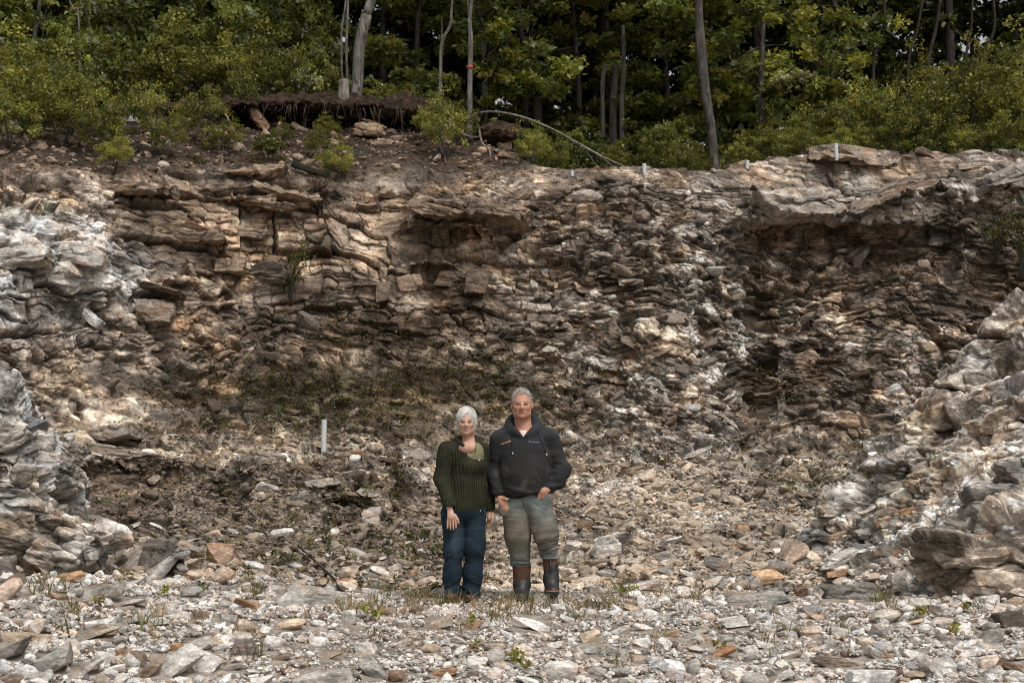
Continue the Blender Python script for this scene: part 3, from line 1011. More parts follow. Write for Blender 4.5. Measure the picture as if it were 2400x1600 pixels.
B(1648, 1300, 1716, 1344, GREY, 2, -8, 'dark grey rough boulder in the talus before the orange loaf boulder')
# in the quarry face
B(1733, 438, 2000, 532, (.44, .40, .35), 2, 6, 'huge pale overhanging slab in the dark part of the face', 'rock slab', mode='slab', thick=.75, name='rock_slab')
B(1960, 415, 2165, 510, (.30, .25, .205), 4, 24, 'brown upper end of the huge overhang rising toward the rim', 'rock slab', mode='slab', thick=.6, name='rock_slab')
B(1880, 347, 2075, 396, (.34, .28, .225), 3, -3, 'long brown slab capping the rim beside the tall rim pipe', 'rock slab', mode='slab', thick=.6, name='rock_slab')
B(2146, 344, 2222, 388, (.56, .45, .38), 0, -24, 'pinkish white boulder on top of the rim', mode='slab')
B(2030, 366, 2116, 408, CGREY, 3, 22, 'grey slab leaning under the long brown capping slab', 'rock slab', mode='slab', name='rock_slab')
B(2278, 372, 2440, 470, (.36, .33, .30), 2, 18, 'big rounded grey boulder at the edge of the photo under the rim', mode='slab', thick=.7)
B(2120, 412, 2215, 458, (.27, .21, .165), 5, 18, 'brown tilted block between the overhang and the big rounded boulder', mode='slab')
B(2235, 376, 2312, 408, CGREY, 6, 10, 'flat grey stone on the rim by the big rounded boulder', mode='slab')
B(2005, 540, 2065, 566, (.28, .23, .185), 8, 4, 'small brown rounded stone sheltered under the huge overhang', mode='slab')
B(1700, 372, 1760, 400, (.27, .21, .165), 5, 14, 'brown rim stone beside the short white pipe', mode='slab')
B(960, 468, 1110, 533, (.28, .21, .155), 2, -12, 'brown overhanging ledge rock with a black shadow under it', 'rock slab', mode='slab', thick=.7, name='rock_slab')
B(1080, 478, 1250, 540, (.30, .235, .18), 4, -6, 'tan ledge rock continuing the brown overhang', 'rock slab', mode='slab', thick=.65, name='rock_slab')
B(1012, 623, 1096, 682, (.235, .185, .145), 1, -8, 'dark brown angular block jutting from the face beside a hollow', mode='slab', thick=.4)
B(1080, 632, 1148, 704, (.21, .165, .13), 0, -10, 'dark rust brown block hanging under the angular jutting block', mode='slab', thick=.38)
B(924, 640, 992, 684, CTAN, 6, 4, 'squarish tan block left of the hollow in the face', mode='slab')
B(880, 660, 916, 712, (.31, .25, .19), 6, 86, 'narrow upright tan block below the squarish one', mode='slab')
B(520, 396, 690, 436, (.36, .275, .205), 2, 4, 'big pale tan rounded outcrop under the brown soil bank', 'rock slab', mode='slab', thick=.55, name='rock_slab')
B(590, 425, 748, 480, (.34, .265, .20), 4, -12, 'sloping tan lower half of the rounded outcrop', 'rock slab', mode='slab', thick=.5, name='rock_slab')
B(560, 470, 690, 505, (.24, .185, .14), 3, -4, 'tan shelf with a black slit beneath the rounded outcrop', 'rock slab', mode='slab', thick=.5, name='rock_slab')
B(360, 524, 532, 572, (.34, .265, .205), 3, -2, 'long pale tan bed in the middle of the layered face', 'rock slab', mode='slab', thick=.45, name='rock_slab')
B(545, 526, 628, 562, (.31, .245, .185), 6, 0, 'rounded tan block beside the long pale tan bed', mode='slab')
B(572, 612, 682, 674, (.20, .17, .145), 6, -2, 'dark grey flat faced slab behind the thin sapling', 'rock slab', mode='slab', thick=.3, name='rock_slab')
B(500, 603, 580, 652, (.30, .235, .18), 6, 4, 'tan flat block next to the dark flat faced slab', mode='slab')
B(298, 654, 428, 698, (.185, .14, .105), 5, -14, 'dark brown wedge slab under pale layered rock', 'rock slab', mode='slab', thick=.45, name='rock_slab')
B(305, 704, 412, 768, (.31, .26, .215), 6, -3, 'grey tan block of fine layers in the lower face', mode='slab', thick=.4)
B(100, 566, 258, 632, (.58, .55, .51), 4, -8, 'white marble block at the top of the pale wall', 'rock slab', mode='slab', thick=.5, name='rock_slab')
B(-20, 575, 120, 640, (.62, .59, .55), 2, 6, 'white marble bed at the photo edge beside the white block', 'rock slab', mode='slab', thick=.5, name='rock_slab')
B(180, 720, 238, 766, (.60, .60, .60), 5, -40, 'smooth bluish white slab leaning on the pale wall', mode='slab')
B(110, 600, 190, 660, (.60, .56, .51), 2, 4, 'rounded white boulder bulging from the pale wall', mode='slab')
B(240, 430, 400, 470, (.30, .24, .19), 3, 3, 'brown flat bed below the bank near the photo edge', 'rock slab', mode='slab', thick=.45, name='rock_slab')
B(1330, 440, 1420, 484, (.42, .37, .32), 8, -4, 'pale rounded boulder below the rim in the middle of the face', mode='slab')
B(1515, 815, 1580, 845, (.45, .42, .38), 3, 30, 'thin pale slab leaning in the fractured face', mode='slab')
B(1690, 975, 1732, 1004, (.48, .43, .37), 1, -34, 'pale squarish block low in the dark face', mode='slab')
B(1590, 1048, 1670, 1075, (.52, .49, .45), 3, 22, 'pale tilted plank of rock on top of the talus', mode='slab')
B(2140, 600, 2190, 650, (.27, .23, .19), 8, 30, 'roundish brown boulder in the darkest corner of the face', mode='slab')
B(1950, 570, 2050, 640, (.30, .27, .235), 7, 50, 'pale grey leaning rock in the dark face beneath the overhang', mode='slab')
B(180, 985, 330, 1050, (.34, .295, .25), 4, 8, 'lumpy grey brown rock above the dark hollow by the buttress', 'rock slab', mode='slab', thick=.45, name='rock_slab')
B(225, 1045, 390, 1082, (.40, .36, .31), 5, -3, 'long grey slab over the dark hollow by the buttress', 'rock slab', mode='slab', thick=.45, name='rock_slab')
# in and under the soil bank
B(586, 250, 632, 314, (.36, .25, .17), 3, -50, 'brown slab leaning steeply in the red soil bank', mode='slab', Y=26.9)
B(647, 283, 663, 308, (.33, .24, .17), 8, 86, 'small round tan stone set in the soil next to the leaning slab', mode='slab', Y=26.8)
B(676, 281, 735, 322, (.34, .25, .18), 0, -28, 'tan angular boulder in the red soil under the turf', mode='slab', Y=26.9)
B(828, 293, 906, 327, (.40, .30, .21), 6, -2, 'square tan block in the soil below the stump', mode='slab', thick=.35, Y=26.5)
B(845, 278, 908, 302, (.33, .24, .17), 5, -20, 'thin brown plate on top of the square tan block', mode='slab', Y=26.7)
B(855, 325, 928, 347, (.30, .24, .19), 3, 6, 'low grey brown slab beneath the square tan block', mode='slab')
B(769, 324, 796, 347, (.40, .33, .27), 1, -24, 'grey tan stone on the soil slope under the turf', mode='slab')
B(623, 319, 648, 340, (.50, .44, .38), 8, -20, 'pale rounded stone below the leaning slab in the bank', mode='slab')
B(1010, 362, 1033, 390, (.40, .33, .28), 7, 50, 'pale pointed stone at the end of the soil slope', mode='slab')
B(1115, 342, 1144, 368, (.46, .36, .27), 8, 10, 'beige round stone by the crooked white root', mode='slab')
B(1161, 324, 1207, 359, (.45, .35, .26), 0, 10, 'beige round boulder under the small turf knoll', mode='slab')
B(1166, 354, 1222, 384, (.30, .215, .15), 5, -12, 'brown flat rock under the beige round boulder', mode='slab')
B(4, 285, 58, 325, (.50, .45, .40), 2, 10, 'pale boulder in the bushes at the photo edge', mode='slab')
B(244, 246, 325, 304, (.40, .385, .37), 2, -40, 'mottled grey white boulder half hidden by bushes on the bank', mode='slab', Y=26.3)
B(332, 349, 362, 383, (.40, .31, .23), 7, -60, 'pointed tan stone on the bank below the bushes', mode='slab')
B(365, 378, 397, 400, (.50, .46, .42), 8, 0, 'pale rounded stone at the lower edge of the bank', mode='slab')
B(540, 334, 573, 363, (.46, .38, .30), 8, 0, 'beige rounded stone at the foot of the slanting dead stick', mode='slab')
B(128, 316, 154, 336, (.44, .37, .31), 4, 0, 'small tan stone in the bank near the photo edge', mode='slab')
B(476, 306, 502, 344, (.44, .38, .31), 8, 60, 'two toned upright stone on the bank among green shoots', mode='slab')

# the spur and the buttress are solid rock: big broken masses grown into their slopes
def masses(host, name, rows, colour, label, seed0):
    VV_, FF_, TT_, off = [], [], [], 0
    for k, (u0, v0, u1, v1, Y, roll) in enumerate(rows):
        y = Y
        a, b = (u1 - u0) * px(y) / 2, (v1 - v0) * px(y) / 2
        d = (.45 * a + .55 * b)
        S = stone_shape(D6, seed0 + k, 12, 1, .05, 0, 1.3)
        n_ = S / np.linalg.norm(S, axis=1, keepdims=True) / np.array([a, d, b])
        n_ /= np.linalg.norm(n_, axis=1, keepdims=True)
        V = S * np.array([a, d, b])
        m = np.array(Euler((0, -R(roll), R([-12, 8, 0, 14, -6][k % 5])), 'XYZ').to_matrix())
        q = at((u0 + u1) / 2, (v0 + v1) / 2, y) + np.array([0, d * .5, 0])
        V, n_ = V @ m.T + q, n_ @ m.T
        dd, sh, hu, ck = rock_relief(V + seed0, np.full(len(V), .5, np.float32), 1.0)
        V = V + n_ * np.clip(dd - np.median(dd), -.16, .12)[:, None]
        pt = (fbm(V * 2 + seed0, 4, 56) - .5) * 2.2 + (fbm(V * np.array([9, 9, 14.]), 4, 57) - .5) * 2.4
        wm = (fbm(V * 1.1 + 3, 3, 58) - .5)[:, None] * np.array([.45, -.02, -.65])
        c = np.array(colour) * ([1, .85, 1.08, .78, .95][k % 5]) * np.exp(np.clip(pt, -1.1, .6))[:, None] * (1 + wm)
        VV_.append(V)
        FF_.append(F6 + off)
        TT_.append(stone_tint(c, sh * .5, hu * .6, ck * .8))
        off += len(V)
    o = link(name, mesh_np(name, np.concatenate(VV_), np.concatenate(FF_), False, np.concatenate(TT_)), M_CLIFF)
    return tag(o, label, kind='structure')


masses(spur_r, 'spur_rock', [(2260, 730, 2480, 905, 16.0, 40), (2190, 850, 2330, 965, 16.0, 42), (2110, 935, 2290, 1050, 15.9, 38), (2320, 900, 2520, 1110, 14.2, 30), (2010, 1040, 2240, 1170, 15.8, 36), (1935, 1135, 2085, 1245, 15.9, 40),
                             (2150, 1080, 2330, 1215, 14.4, 34), (2250, 1130, 2480, 1290, 12.9, 8), (2190, 1260, 2460, 1400, 12.2, 2), (2060, 1170, 2200, 1270, 14.6, 30), (1890, 1225, 1960, 1310, 16.0, 52), (2380, 720, 2560, 900, 15.0, 40), (2350, 1050, 2520, 1180, 12.9, 20)],
       (.50, .465, .42), 'solid pale rock of the spur, cracked into big tilted faces', 900)
masses(spur_l, 'buttress_rock', [(-70, 880, 75, 1010, 14.2, -70), (-60, 985, 92, 1110, 14.0, 84), (-40, 1085, 108, 1225, 13.9, 86), (-120, 1190, 60, 1320, 13.4, 10), (70, 1195, 190, 1300, 13.9, -34), (150, 1225, 262, 1320, 13.8, -32), (-300, 800, -40, 1250, 14.0, 80), (60, 1270, 170, 1350, 13.3, -20)],
       (.50, .475, .44), 'solid cracked rock of the pale grey buttress', 950)

# loose stones of middling size: each found from a neighbour that has a label of its own
MARKS = [(1090, 1390, 'woman'), (1228, 1395, 'man'), (740, 1425, 'flat topped slab'), (72, 1360, 'brown leaning boulder'), (240, 1400, 'pale ridge boulder'), (445, 1395, 'pyramid rock'), (400, 1585, 'big slanting pale rock'),
         (1500, 1385, 'broad white rock'), (1792, 1370, 'orange loaf boulder'), (2000, 1410, 'dark wedge slab'), (2078, 1460, 'mottled round boulder'), (1385, 1505, 'tan grey wedge'), (1968, 1560, 'long mottled rock'), (2370, 1470, 'blackish block'),
         (2045, 1590, 'biggest pale rock'), (860, 1530, 'white square rock'), (575, 1475, 'orange tinted rock'), (1040, 1580, 'rusty plank stone'), (363, 1325, 'domed grey boulder'), (228, 1470, 'white mottled rock'), (515, 1320, 'half buried boulder'),
         (60, 1500, 'long tan rock'), (1580, 1570, 'white bottom stone'), (1780, 1420, 'long grey slab'), (2215, 1490, 'white blocky rock'), (625, 1150, 'oblong ledge block'), (758, 1065, 'tall white pipe')]
SIZES = ['small', 'middling', 'large']
CNAME = [((.68, .65, .61), 'white'), ((.57, .54, .50), 'pale grey'), ((.42, .395, .36), 'grey'), ((.45, .35, .26), 'tan'), ((.40, .27, .18), 'orange'), ((.24, .175, .13), 'brown')]
cand = []
TAKEN = []
rs = np.random.RandomState(77)
tries = 0
while len(cand) < 190 and tries < 9000:
    tries += 1
    v = 1330 + 270 * rs.uniform() ** .8 if rs.uniform() < .85 else rs.uniform(1230, 1340)
    u = rs.uniform(-10, 2410)
    if rs.uniform() < .6 and 850 < u < 1700:
        continue
    s = (14 + 34 * rs.uniform() ** 1.9) * (1 + .9 * (v - 1330) / 270)
    bx = (u - s, v - s * .55, u + s, v + s * .55)
    if any(bx[0] < b[2] + 2 and bx[2] > b[0] - 2 and bx[1] < b[3] + 1 and bx[3] > b[1] - 1 for b in BOXES + TAKEN):
        continue
    if 1010 < u < 1320 and v < 1430:
        continue
    ci = rs.choice(6, p=[.3, .28, .18, .12, .06, .06])
    TAKEN.append(bx)
    mk = min(MARKS, key=lambda m_: (m_[0] - u) ** 2 + 4 * (m_[1] - v) ** 2)
    dx, dyv = u - mk[0], v - mk[1]
    if abs(dx) > 1.2 * abs(dyv):
        side = 'right of' if dx > 0 else 'left of'
    else:
        side = 'below' if dyv > 0 else 'behind'
    cand.append([bx, ci, 0 if s < 22 else (1 if s < 38 else 2), mk[2], side, math.hypot(dx, 2 * dyv), rs.randint(0, 9), rs.uniform(-25, 25)])
ORD = ['nearest', 'second nearest', 'third nearest', 'fourth nearest', 'fifth nearest', 'sixth nearest', 'seventh nearest', 'eighth nearest', 'ninth nearest', 'tenth nearest']
seen = {}
for cnd in sorted(cand, key=lambda c: c[5]):
    key = (cnd[1], cnd[3], cnd[4])
    k = seen.get(key, 0)
    seen[key] = k + 1
    colr, cn = CNAME[cnd[1]]
    word = ['flattish', 'angular', 'lumpy', 'slab like', 'rough', 'long', 'blocky', 'wedge shaped', 'rounded'][cnd[6]]
    lb = f'{SIZES[cnd[2]]} {word} {cn} stone, {ORD[k]} {cn} {cnd[4]} the {cnd[3]}'
    j = rs.uniform(.88, 1.1)
    o = boulder(*cnd[0], tuple(x * j for x in colr), cnd[6], cnd[7], lb, 'stone', name='stone')
    o['group'] = 'loose stones on the quarry floor'
# ------------------------------------------------------------------ loose stone masses
CANVAS = np.full((420, 640), 99., np.float32)      # nearest boulder seen in each 4 pixel cell of the photograph
for (u0, v0, u1, v1), yb in zip(BOXES, BOXY):
    a, b, c_, d_ = int(u0 + .06 * (u1 - u0)) // 4 + 20, int(u1 - .06 * (u1 - u0)) // 4 + 20, int(v0 + .1 * (v1 - v0)) // 4, int(v1 - .16 * (v1 - v0)) // 4
    a, b, c_, d_ = max(a, 0), min(b, 639), max(c_, 0), min(d_, 419)
    CANVAS[c_:d_ + 1, a:b + 1] = np.minimum(CANVAS[c_:d_ + 1, a:b + 1], yb)


def covered(P):
    """stones that would lie in front of a boulder's face or inside it are not there: the boulder is"""
    x, y, z = P[:, 0], P[:, 1], P[:, 2] - CAMZ
    f = y * cp + z * sp
    u = 1200 + x / f * FPX
    v = 800 - (-y * sp + z * cp) / f * FPX
    iu, iv = np.clip(u / 4 + 20, 0, 639).astype(int), np.clip(v / 4, 0, 419).astype(int)
    return CANVAS[iv, iu] < y + 3


PALETTE = np.array([(.68, .66, .63), (.59, .565, .535), (.49, .465, .43), (.40, .38, .35), (.31, .29, .27), (.44, .37, .30), (.34, .25, .18), (.22, .175, .14), (.54, .49, .43), (.15, .13, .115)])
PALW = np.array([.27, .22, .16, .12, .09, .03, .012, .03, .05, .03])
PALW = PALW / PALW.sum()


def gravel_tints(n, rs):
    c = PALETTE[rs.choice(len(PALETTE), n, p=PALW)]
    return np.clip(c * rs.uniform(.8, 1.15, (n, 1)) * (1 + rs.normal(0, .03, (n, 1)) * np.array([1, 0, -1.3])), .02, .82)


def gravel(name, n, rmin, rmax, power, shapes, F, seed, label, ymin=6.6, ymax=14.6, smooth=False, sink=.25):
    rs = np.random.RandomState(seed)
    y = rs.uniform(ymin, ymax, n)
    x = rs.uniform(-1, 1, n) * (y * .40 + .5)
    dens = .62 + .75 * (fbm(np.stack([x * .8, y * .8, x * 0], 1), 3, 81) - .5) * 2
    dens = dens - (.55 * np.exp(-((x - .3) / 1.6) ** 2) if rmax > .03 else 0)
    dens = dens + .45 * np.exp(-((x + 2.6) / 1.6) ** 2 - ((y - 9) / 1.8) ** 2) + .35 * sstep(1.2, 3, x)
    keep = rs.uniform(size=n) < np.clip(dens, .12, 1)
    kz = ground_z(x, y)
    keep &= ~covered(np.stack([x, y, kz + .02], 1))
    x, y = x[keep], y[keep]
    n = len(x)
    r = rmin * (1 - rs.uniform(size=n) * (1 - (rmin / rmax) ** power)) ** (-1 / power)
    half = np.stack([r * rs.uniform(.8, 1.5, n), r * rs.uniform(.65, 1.05, n), r * rs.uniform(.4, .85, n)], 1)
    z = ground_z(x, y) + half[:, 2] * (1 - 2 * sink) * rs.uniform(.6, 1.3, n) + .012
    return scatter(name, np.stack([x, y, z], 1), half, rand_rot(n, rs, .33), gravel_tints(n, rs), shapes, F, label, smooth=smooth)


gravel('gravel', 150000, .006, .026, 1.7, PEB1, F1_, 1, 'fine pale gravel covering the quarry floor', smooth=False)
gravel('cobbles', 8000, .024, .07, 2.4, PEB2, F2_, 2, 'loose fist sized white and tan stones strewn over the gravel', smooth=False)
bpy.data.objects['gravel']['kind'] = 'stuff'

# rubble lying on the talus and wedged in the quarry face
rs = np.random.RandomState(5)


def on_sheet(G, T, Uv, Vv, n, wmap, rs):
    wm = (wmap / wmap.sum()).ravel()
    idx = rs.choice(len(wm), n, p=wm)
    return G.reshape(-1, 3)[idx], T.reshape(-1, 3)[idx], (Uv.ravel()[idx], Vv.ravel()[idx]) if Uv is not None else None


def lies(P, half, rs, face):
    """stones pressed into the face: tilt with bedding, a little proud of it"""
    n = len(P)
    return P + np.stack([rs.normal(0, .01, n), -half[:, 2] * face, half[:, 2] * .25], 1)


talus_w = np.clip(np.exp(-(((UU - 650) / 480) ** 2 + ((VV - 1230) / 140) ** 2)) * 1.0 + .8 * np.exp(-(((UU - 760) / 330) ** 2 + ((VV - 1015) / 50) ** 2))
                  + 1.3 * np.exp(-(((UU - 1600) / 420) ** 2 + ((VV - 1180) / 130) ** 2)) + 1.2 * np.exp(-(((VV - 1330) / 50) ** 2)), 0, 1.5) + .02
ctl = zone_colour(UU, VV)
for nm, n, r0, r1, shp, F_, lb in (('talus_gravel', 52000, .012, .036, PEB1, F1_, 'small pale rubble spread over the talus below the quarry face'),
                                   ('talus_rubble', 2300, .04, .12, PEB2, F2_, 'angular grey white rubble lying on the talus')):
    P, T, uv = on_sheet(CLIFF, ctl, UU, VV, n, talus_w, rs)
    kp = ~covered(P)
    P, T = P[kp], T[kp]
    n = len(P)
    r = r0 * (1 - rs.uniform(size=n) * (1 - (r0 / r1) ** 1.8)) ** (-1 / 1.8)
    half = np.stack([r * rs.uniform(.9, 1.7, n), r * rs.uniform(.7, 1.1, n), r * rs.uniform(.35, .7, n)], 1)
    t = (.5 * T * 1.25 + .5 * gravel_tints(n, rs)) * np.array([1.06, .97, .86])
    t = t * (0.2 + 1.0 * np.clip(T.mean(1) / .46, 0, 1.1))[:, None] * .8
    scatter(nm, lies(P, half, rs, .1), half, rand_rot(n, rs, .3), np.clip(t * rs.uniform(.65, 1.3, (n, 1)), .02, .8), shp, F_, lb)

face_w = (sstep(420, 470, VV) * (1 - sstep(1080, 1180, VV)) * (.35 + .9 * sstep(1050, 1350, UU)) + .5 * sstep(395, 430, VV) * (1 - sstep(430, 470, VV))) * (1 - .5 * blk) + .004
for nm, n, r0, r1, shp, F_, lb in (('face_rubble', 4500, .015, .045, PEB1, F1_, 'small broken stone wedged in the cracks of the quarry face'),
                                   ('face_blocks', 350, .07, .17, PEB2, F2_, 'angular broken blocks bedded in the quarry face')):
    P, T, uv = on_sheet(CLIFF, ctint, UU, VV, n, face_w, rs)
    kp = ~covered(P)
    P, T = P[kp], T[kp]
    n = len(P)
    r = r0 * (1 - rs.uniform(size=n) * (1 - (r0 / r1) ** 1.9)) ** (-1 / 1.9)
    half = np.stack([r * rs.uniform(.9, 1.9, n), r * rs.uniform(.7, 1.1, n), r * rs.uniform(.3, .75, n)], 1)
    t = np.clip(T * rs.uniform(.65, 1.4, (n, 1)), .015, .42)
    scatter(nm, lies(P, half, rs, .12), half, rand_rot(n, rs, .32), t, shp, F_, lb)

soil_w = soil * sstep(250, 300, VV) + 1e-5
P, T, uv = on_sheet(CLIFF, ctl, UU, VV, 1700, soil_w, rs)
r = .015 * (1 - rs.uniform(size=1700) * (1 - (.015 / .12) ** 1.6)) ** (-1 / 1.6)
half = np.stack([r * 1.3, r, r * .7], 1)
scatter('bank_stones', P + np.array([0, 0, .01]), half, rand_rot(1700, rs, .4), np.clip(np.array([.30, .23, .17]) * rs.uniform(.25, 1.4, (1700, 1)), .02, .6), PEB2, F2_, 'small tan stones in the brown soil bank')
for G, C, nm, lb in ((SPR, SPRC, 'spur_rubble', 'chips and small stones lying on the pale rock spur'), (SPL, SPLC, 'buttress_rubble', 'chips of pale rock lying on the grey buttress')):
    n = 2600 if nm == 'spur_rubble' else 900
    idx = rs.randint(0, G.shape[0] * G.shape[1], n)
    P, T = G.reshape(-1, 3)[idx], C.reshape(-1, 3)[idx]
    r = .012 * (1 - rs.uniform(size=n) * (1 - (.012 / .13) ** 1.5)) ** (-1 / 1.5) * .8
    half = np.stack([r * rs.uniform(.9, 1.7, n), r, r * rs.uniform(.35, .7, n)], 1)
    scatter(nm, P + np.array([0, -.01, .01]), half, rand_rot(n, rs, .35), np.clip(T * rs.uniform(.7, 1.5, (n, 1)) * (1 + rs.normal(0, .06, (n, 1)) * np.array([1, 0, -1.3])), .02, .75), PEB2, F2_, lb)
# ------------------------------------------------------------------ plants
def tube(pts, rad, n=8, jit=0.):
    pts = np.array(pts, float)
    rad = np.broadcast_to(np.asarray(rad, float), (len(pts),))
    T = np.gradient(pts, axis=0)
    T /= np.linalg.norm(T, axis=1, keepdims=True) + 1e-9
    ref = np.array([0.31, .95, .02]) if abs(T[:, 2]).mean() > .5 else np.array([0, 0, 1.])
    A = np.cross(T, ref)
    A /= np.linalg.norm(A, axis=1, keepdims=True) + 1e-9
    Bv = np.cross(T, A)
    th = np.linspace(0, 2 * np.pi, n, endpoint=False)
    rr = rad[:, None] * (1 + jit * np.sin(3 * th + pts[:, 2:3] * 2.1))
    V = pts[:, None] + rr[..., None] * (np.cos(th)[None, :, None] * A[:, None] + np.sin(th)[None, :, None] * Bv[:, None])
    m = len(pts)
    i = np.arange(m * n).reshape(m, n)
    F = np.stack([i[:-1], np.roll(i[:-1], -1, 1), np.roll(i[1:], -1, 1), i[1:]], -1).reshape(-1, 4)
    V = np.concatenate([V.reshape(-1, 3), pts[-1:] + T[-1:] * rad[-1] * .3, pts[:1] - T[:1] * rad[0] * .3])
    e = m * n
    last, first = i[-1], i[0]
    capT = np.stack([last, np.roll(last, -1), np.full(n, e), np.full(n, e)], -1)
    capB = np.stack([np.roll(first, -1), first, np.full(n, e + 1), np.full(n, e + 1)], -1)
    return V, F, np.concatenate([capT, capB])[:, :3]


class MB:
    """collects pieces for one mesh; quads and triangles"""
    def __init__(self):
        self.V, self.F, self.n = [], [], 0

    def add(self, V, *Fs):
        for F in Fs:
            self.F += [tuple(int(k) + self.n for k in f) for f in np.asarray(F).tolist()]
        self.V.append(np.asarray(V, float))
        self.n += len(V)
        return self

    def tube(self, pts, rad, n=8, jit=0.):
        return self.add(*tube(pts, rad, n, jit))

    def build(self, name, mat, parent=None, smooth=True, loc=None):
        me = bpy.data.meshes.new(name)
        me.from_pydata(np.concatenate(self.V).tolist(), [], self.F)
        me.polygons.foreach_set('use_smooth', np.full(len(me.polygons), smooth))
        return link(name, me, mat, parent, loc)


def curve(pts, n):
    """smooth path through points"""
    pts = np.array(pts, float)
    if len(pts) < 3:
        return np.stack([np.interp(np.linspace(0, 1, n), np.linspace(0, 1, len(pts)), pts[:, k]) for k in range(3)], 1)
    P = np.concatenate([2 * pts[:1] - pts[1:2], pts, 2 * pts[-1:] - pts[-2:-1]])
    out = []
    for t in np.linspace(0, len(pts) - 1 - 1e-6, n):
        i = int(t)
        f = t - i
        a, b, c, d = P[i:i + 4]
        out.append(.5 * (2 * b + (c - a) * f + (2 * a - 5 * b + 4 * c - d) * f * f + (3 * b - a - 3 * c + d) * f ** 3))
    return np.array(out)


OLIVE, YELLOW, DEEP, SILVER, MIDG = (.132, .138, .034), (.215, .200, .050), (.046, .058, .018), (.27, .285, .17), (.095, .112, .032)


def leaves(C, rad, n, leaf, rs, cols, wts, flat=.5, up=.55, droop=0.):
    """n leaves round clump centres C with radii rad"""
    k = rs.randint(0, len(C), n)
    d = rs.normal(size=(n, 3))
    d /= np.linalg.norm(d, axis=1, keepdims=True)
    d = d * (rs.uniform(size=(n, 1)) ** .42) * rad[k][:, None] * np.array([1, 1, flat])
    p = C[k] + d
    nn = rs.normal(size=(n, 3)) * .75
    nn[:, 2] += up * 2
    nn /= np.linalg.norm(nn, axis=1, keepdims=True)
    t = rs.normal(size=(n, 3))
    t[:, 2] -= droop
    t -= nn * (t * nn).sum(1, keepdims=True)
    t /= np.linalg.norm(t, axis=1, keepdims=True)
    s = np.cross(nn, t)
    L = leaf * rs.uniform(.6, 1.3, (n, 1))
    W = L * rs.uniform(.26, .4, (n, 1))
    fold = nn * L * rs.uniform(-.05, .18, (n, 1))
    V = np.stack([p, p + t * L * .45 + s * W + fold, p + t * L, p + t * L * .45 - s * W + fold], 1)
    ci = rs.choice(len(cols), len(C), p=np.array(wts) / sum(wts))
    cj = rs.uniform(.5, 1.65, len(C))
    c = np.array(cols)[ci][k] * cj[k][:, None] * rs.uniform(.65, 1.35, (n, 1))
    c = c * (1 + rs.normal(0, .06, (n, 3)))
    c = c * 1.22
    sv = rs.uniform(size=n) < .05
    c[sv] = np.array(SILVER) * .8
    return V, np.clip(c, .005, .4)


def leaf_mesh(name, V, c):
    n = len(V)
    F = np.arange(n * 4).reshape(n, 4)
    return mesh_np(name, V.reshape(-1, 3), F, False, np.repeat(c, 4, 0))


def bush_proto(seed, nclump=64, per=40, leaf=.11, cols=(OLIVE, YELLOW, MIDG, DEEP), wts=(.45, .25, .2, .1)):
    """about 2 m tall, 2 m wide; base at the origin; returns crown mesh, stem mesh"""
    rs = np.random.RandomState(seed)
    d = rs.normal(size=(nclump, 3))
    d[:, 2] = np.abs(d[:, 2]) * .9 + rs.uniform(-.5, .1, nclump)
    d /= np.linalg.norm(d, axis=1, keepdims=True)
    C = d * np.array([1.0, .85, 1.15]) * (rs.uniform(.35, 1.0, (nclump, 1)) ** .6) * rs.uniform(.8, 1.15, (nclump, 1)) + np.array([0, 0, .78])
    C[:, 2] = np.maximum(C[:, 2], .12)
    C[rs.uniform(size=nclump) < .3] *= np.array([1.12, 1.12, 1.22])
    V, c = leaves(C, rs.uniform(.14, .30, nclump), nclump * per, leaf, rs, cols, wts, .55)
    me = leaf_mesh('bush_leaves', V, c)
    mb = MB()
    for k in range(7):
        q = C[rs.randint(nclump)]
        mb.tube(curve([(rs.uniform(-.12, .12), rs.uniform(-.1, .1), -.15), q * .5 + np.array([0, 0, .1]), q], 6), np.linspace(.022, .006, 6), 5)
    o = mb.build('stem', M_BARK_GREY)
    sm = o.data
    bpy.data.objects.remove(o)
    return me, sm


def crown_proto(seed, h, r, z0, nclump, per, leaf, cols, wts, layered=True):
    """tree crown from z0 to h above the ground, radius r, built of sprays on limbs"""
    rs = np.random.RandomState(seed)
    mb = MB()
    Cs, Rs = [], []
    nl = max(8, nclump // 9)
    for k in range(nl):
        zz = z0 + (h - z0) * (k + rs.uniform(0, 1)) / nl
        f = (zz - z0) / (h - z0)
        reach = r * (.45 + .75 * math.sin(math.pi * min(1, f * .8 + .22))) * rs.uniform(.6, 1.15)
        a = rs.uniform(0, 2 * math.pi)
        tip = np.array([math.cos(a) * reach, math.sin(a) * reach, zz + reach * rs.uniform(-.1, .35)])
        st = np.array([0, 0, zz - .25 * reach])
        path = curve([st, (st + tip) / 2 + np.array([0, 0, .12 * reach]), tip], 7)
        mb.tube(path, np.linspace(.028, .007, 7) * max(.5, r / 2), 5)
        for q in range(nclump // nl):
            t = rs.uniform(.3, 1.05)
            Cs.append(st + (tip - st) * t + rs.normal(0, .13, 3) * reach * np.array([1, 1, .6]))
            Rs.append(rs.uniform(.16, .34) * (.6 + .22 * r))
    V, c = leaves(np.array(Cs), np.array(Rs), len(Cs) * per, leaf, rs, cols, wts, .42 if layered else .7)
    o = mb.build('limbs', M_BARK_DARK)
    lm = o.data
    bpy.data.objects.remove(o)
    return leaf_mesh('crown_leaves', V, c), lm


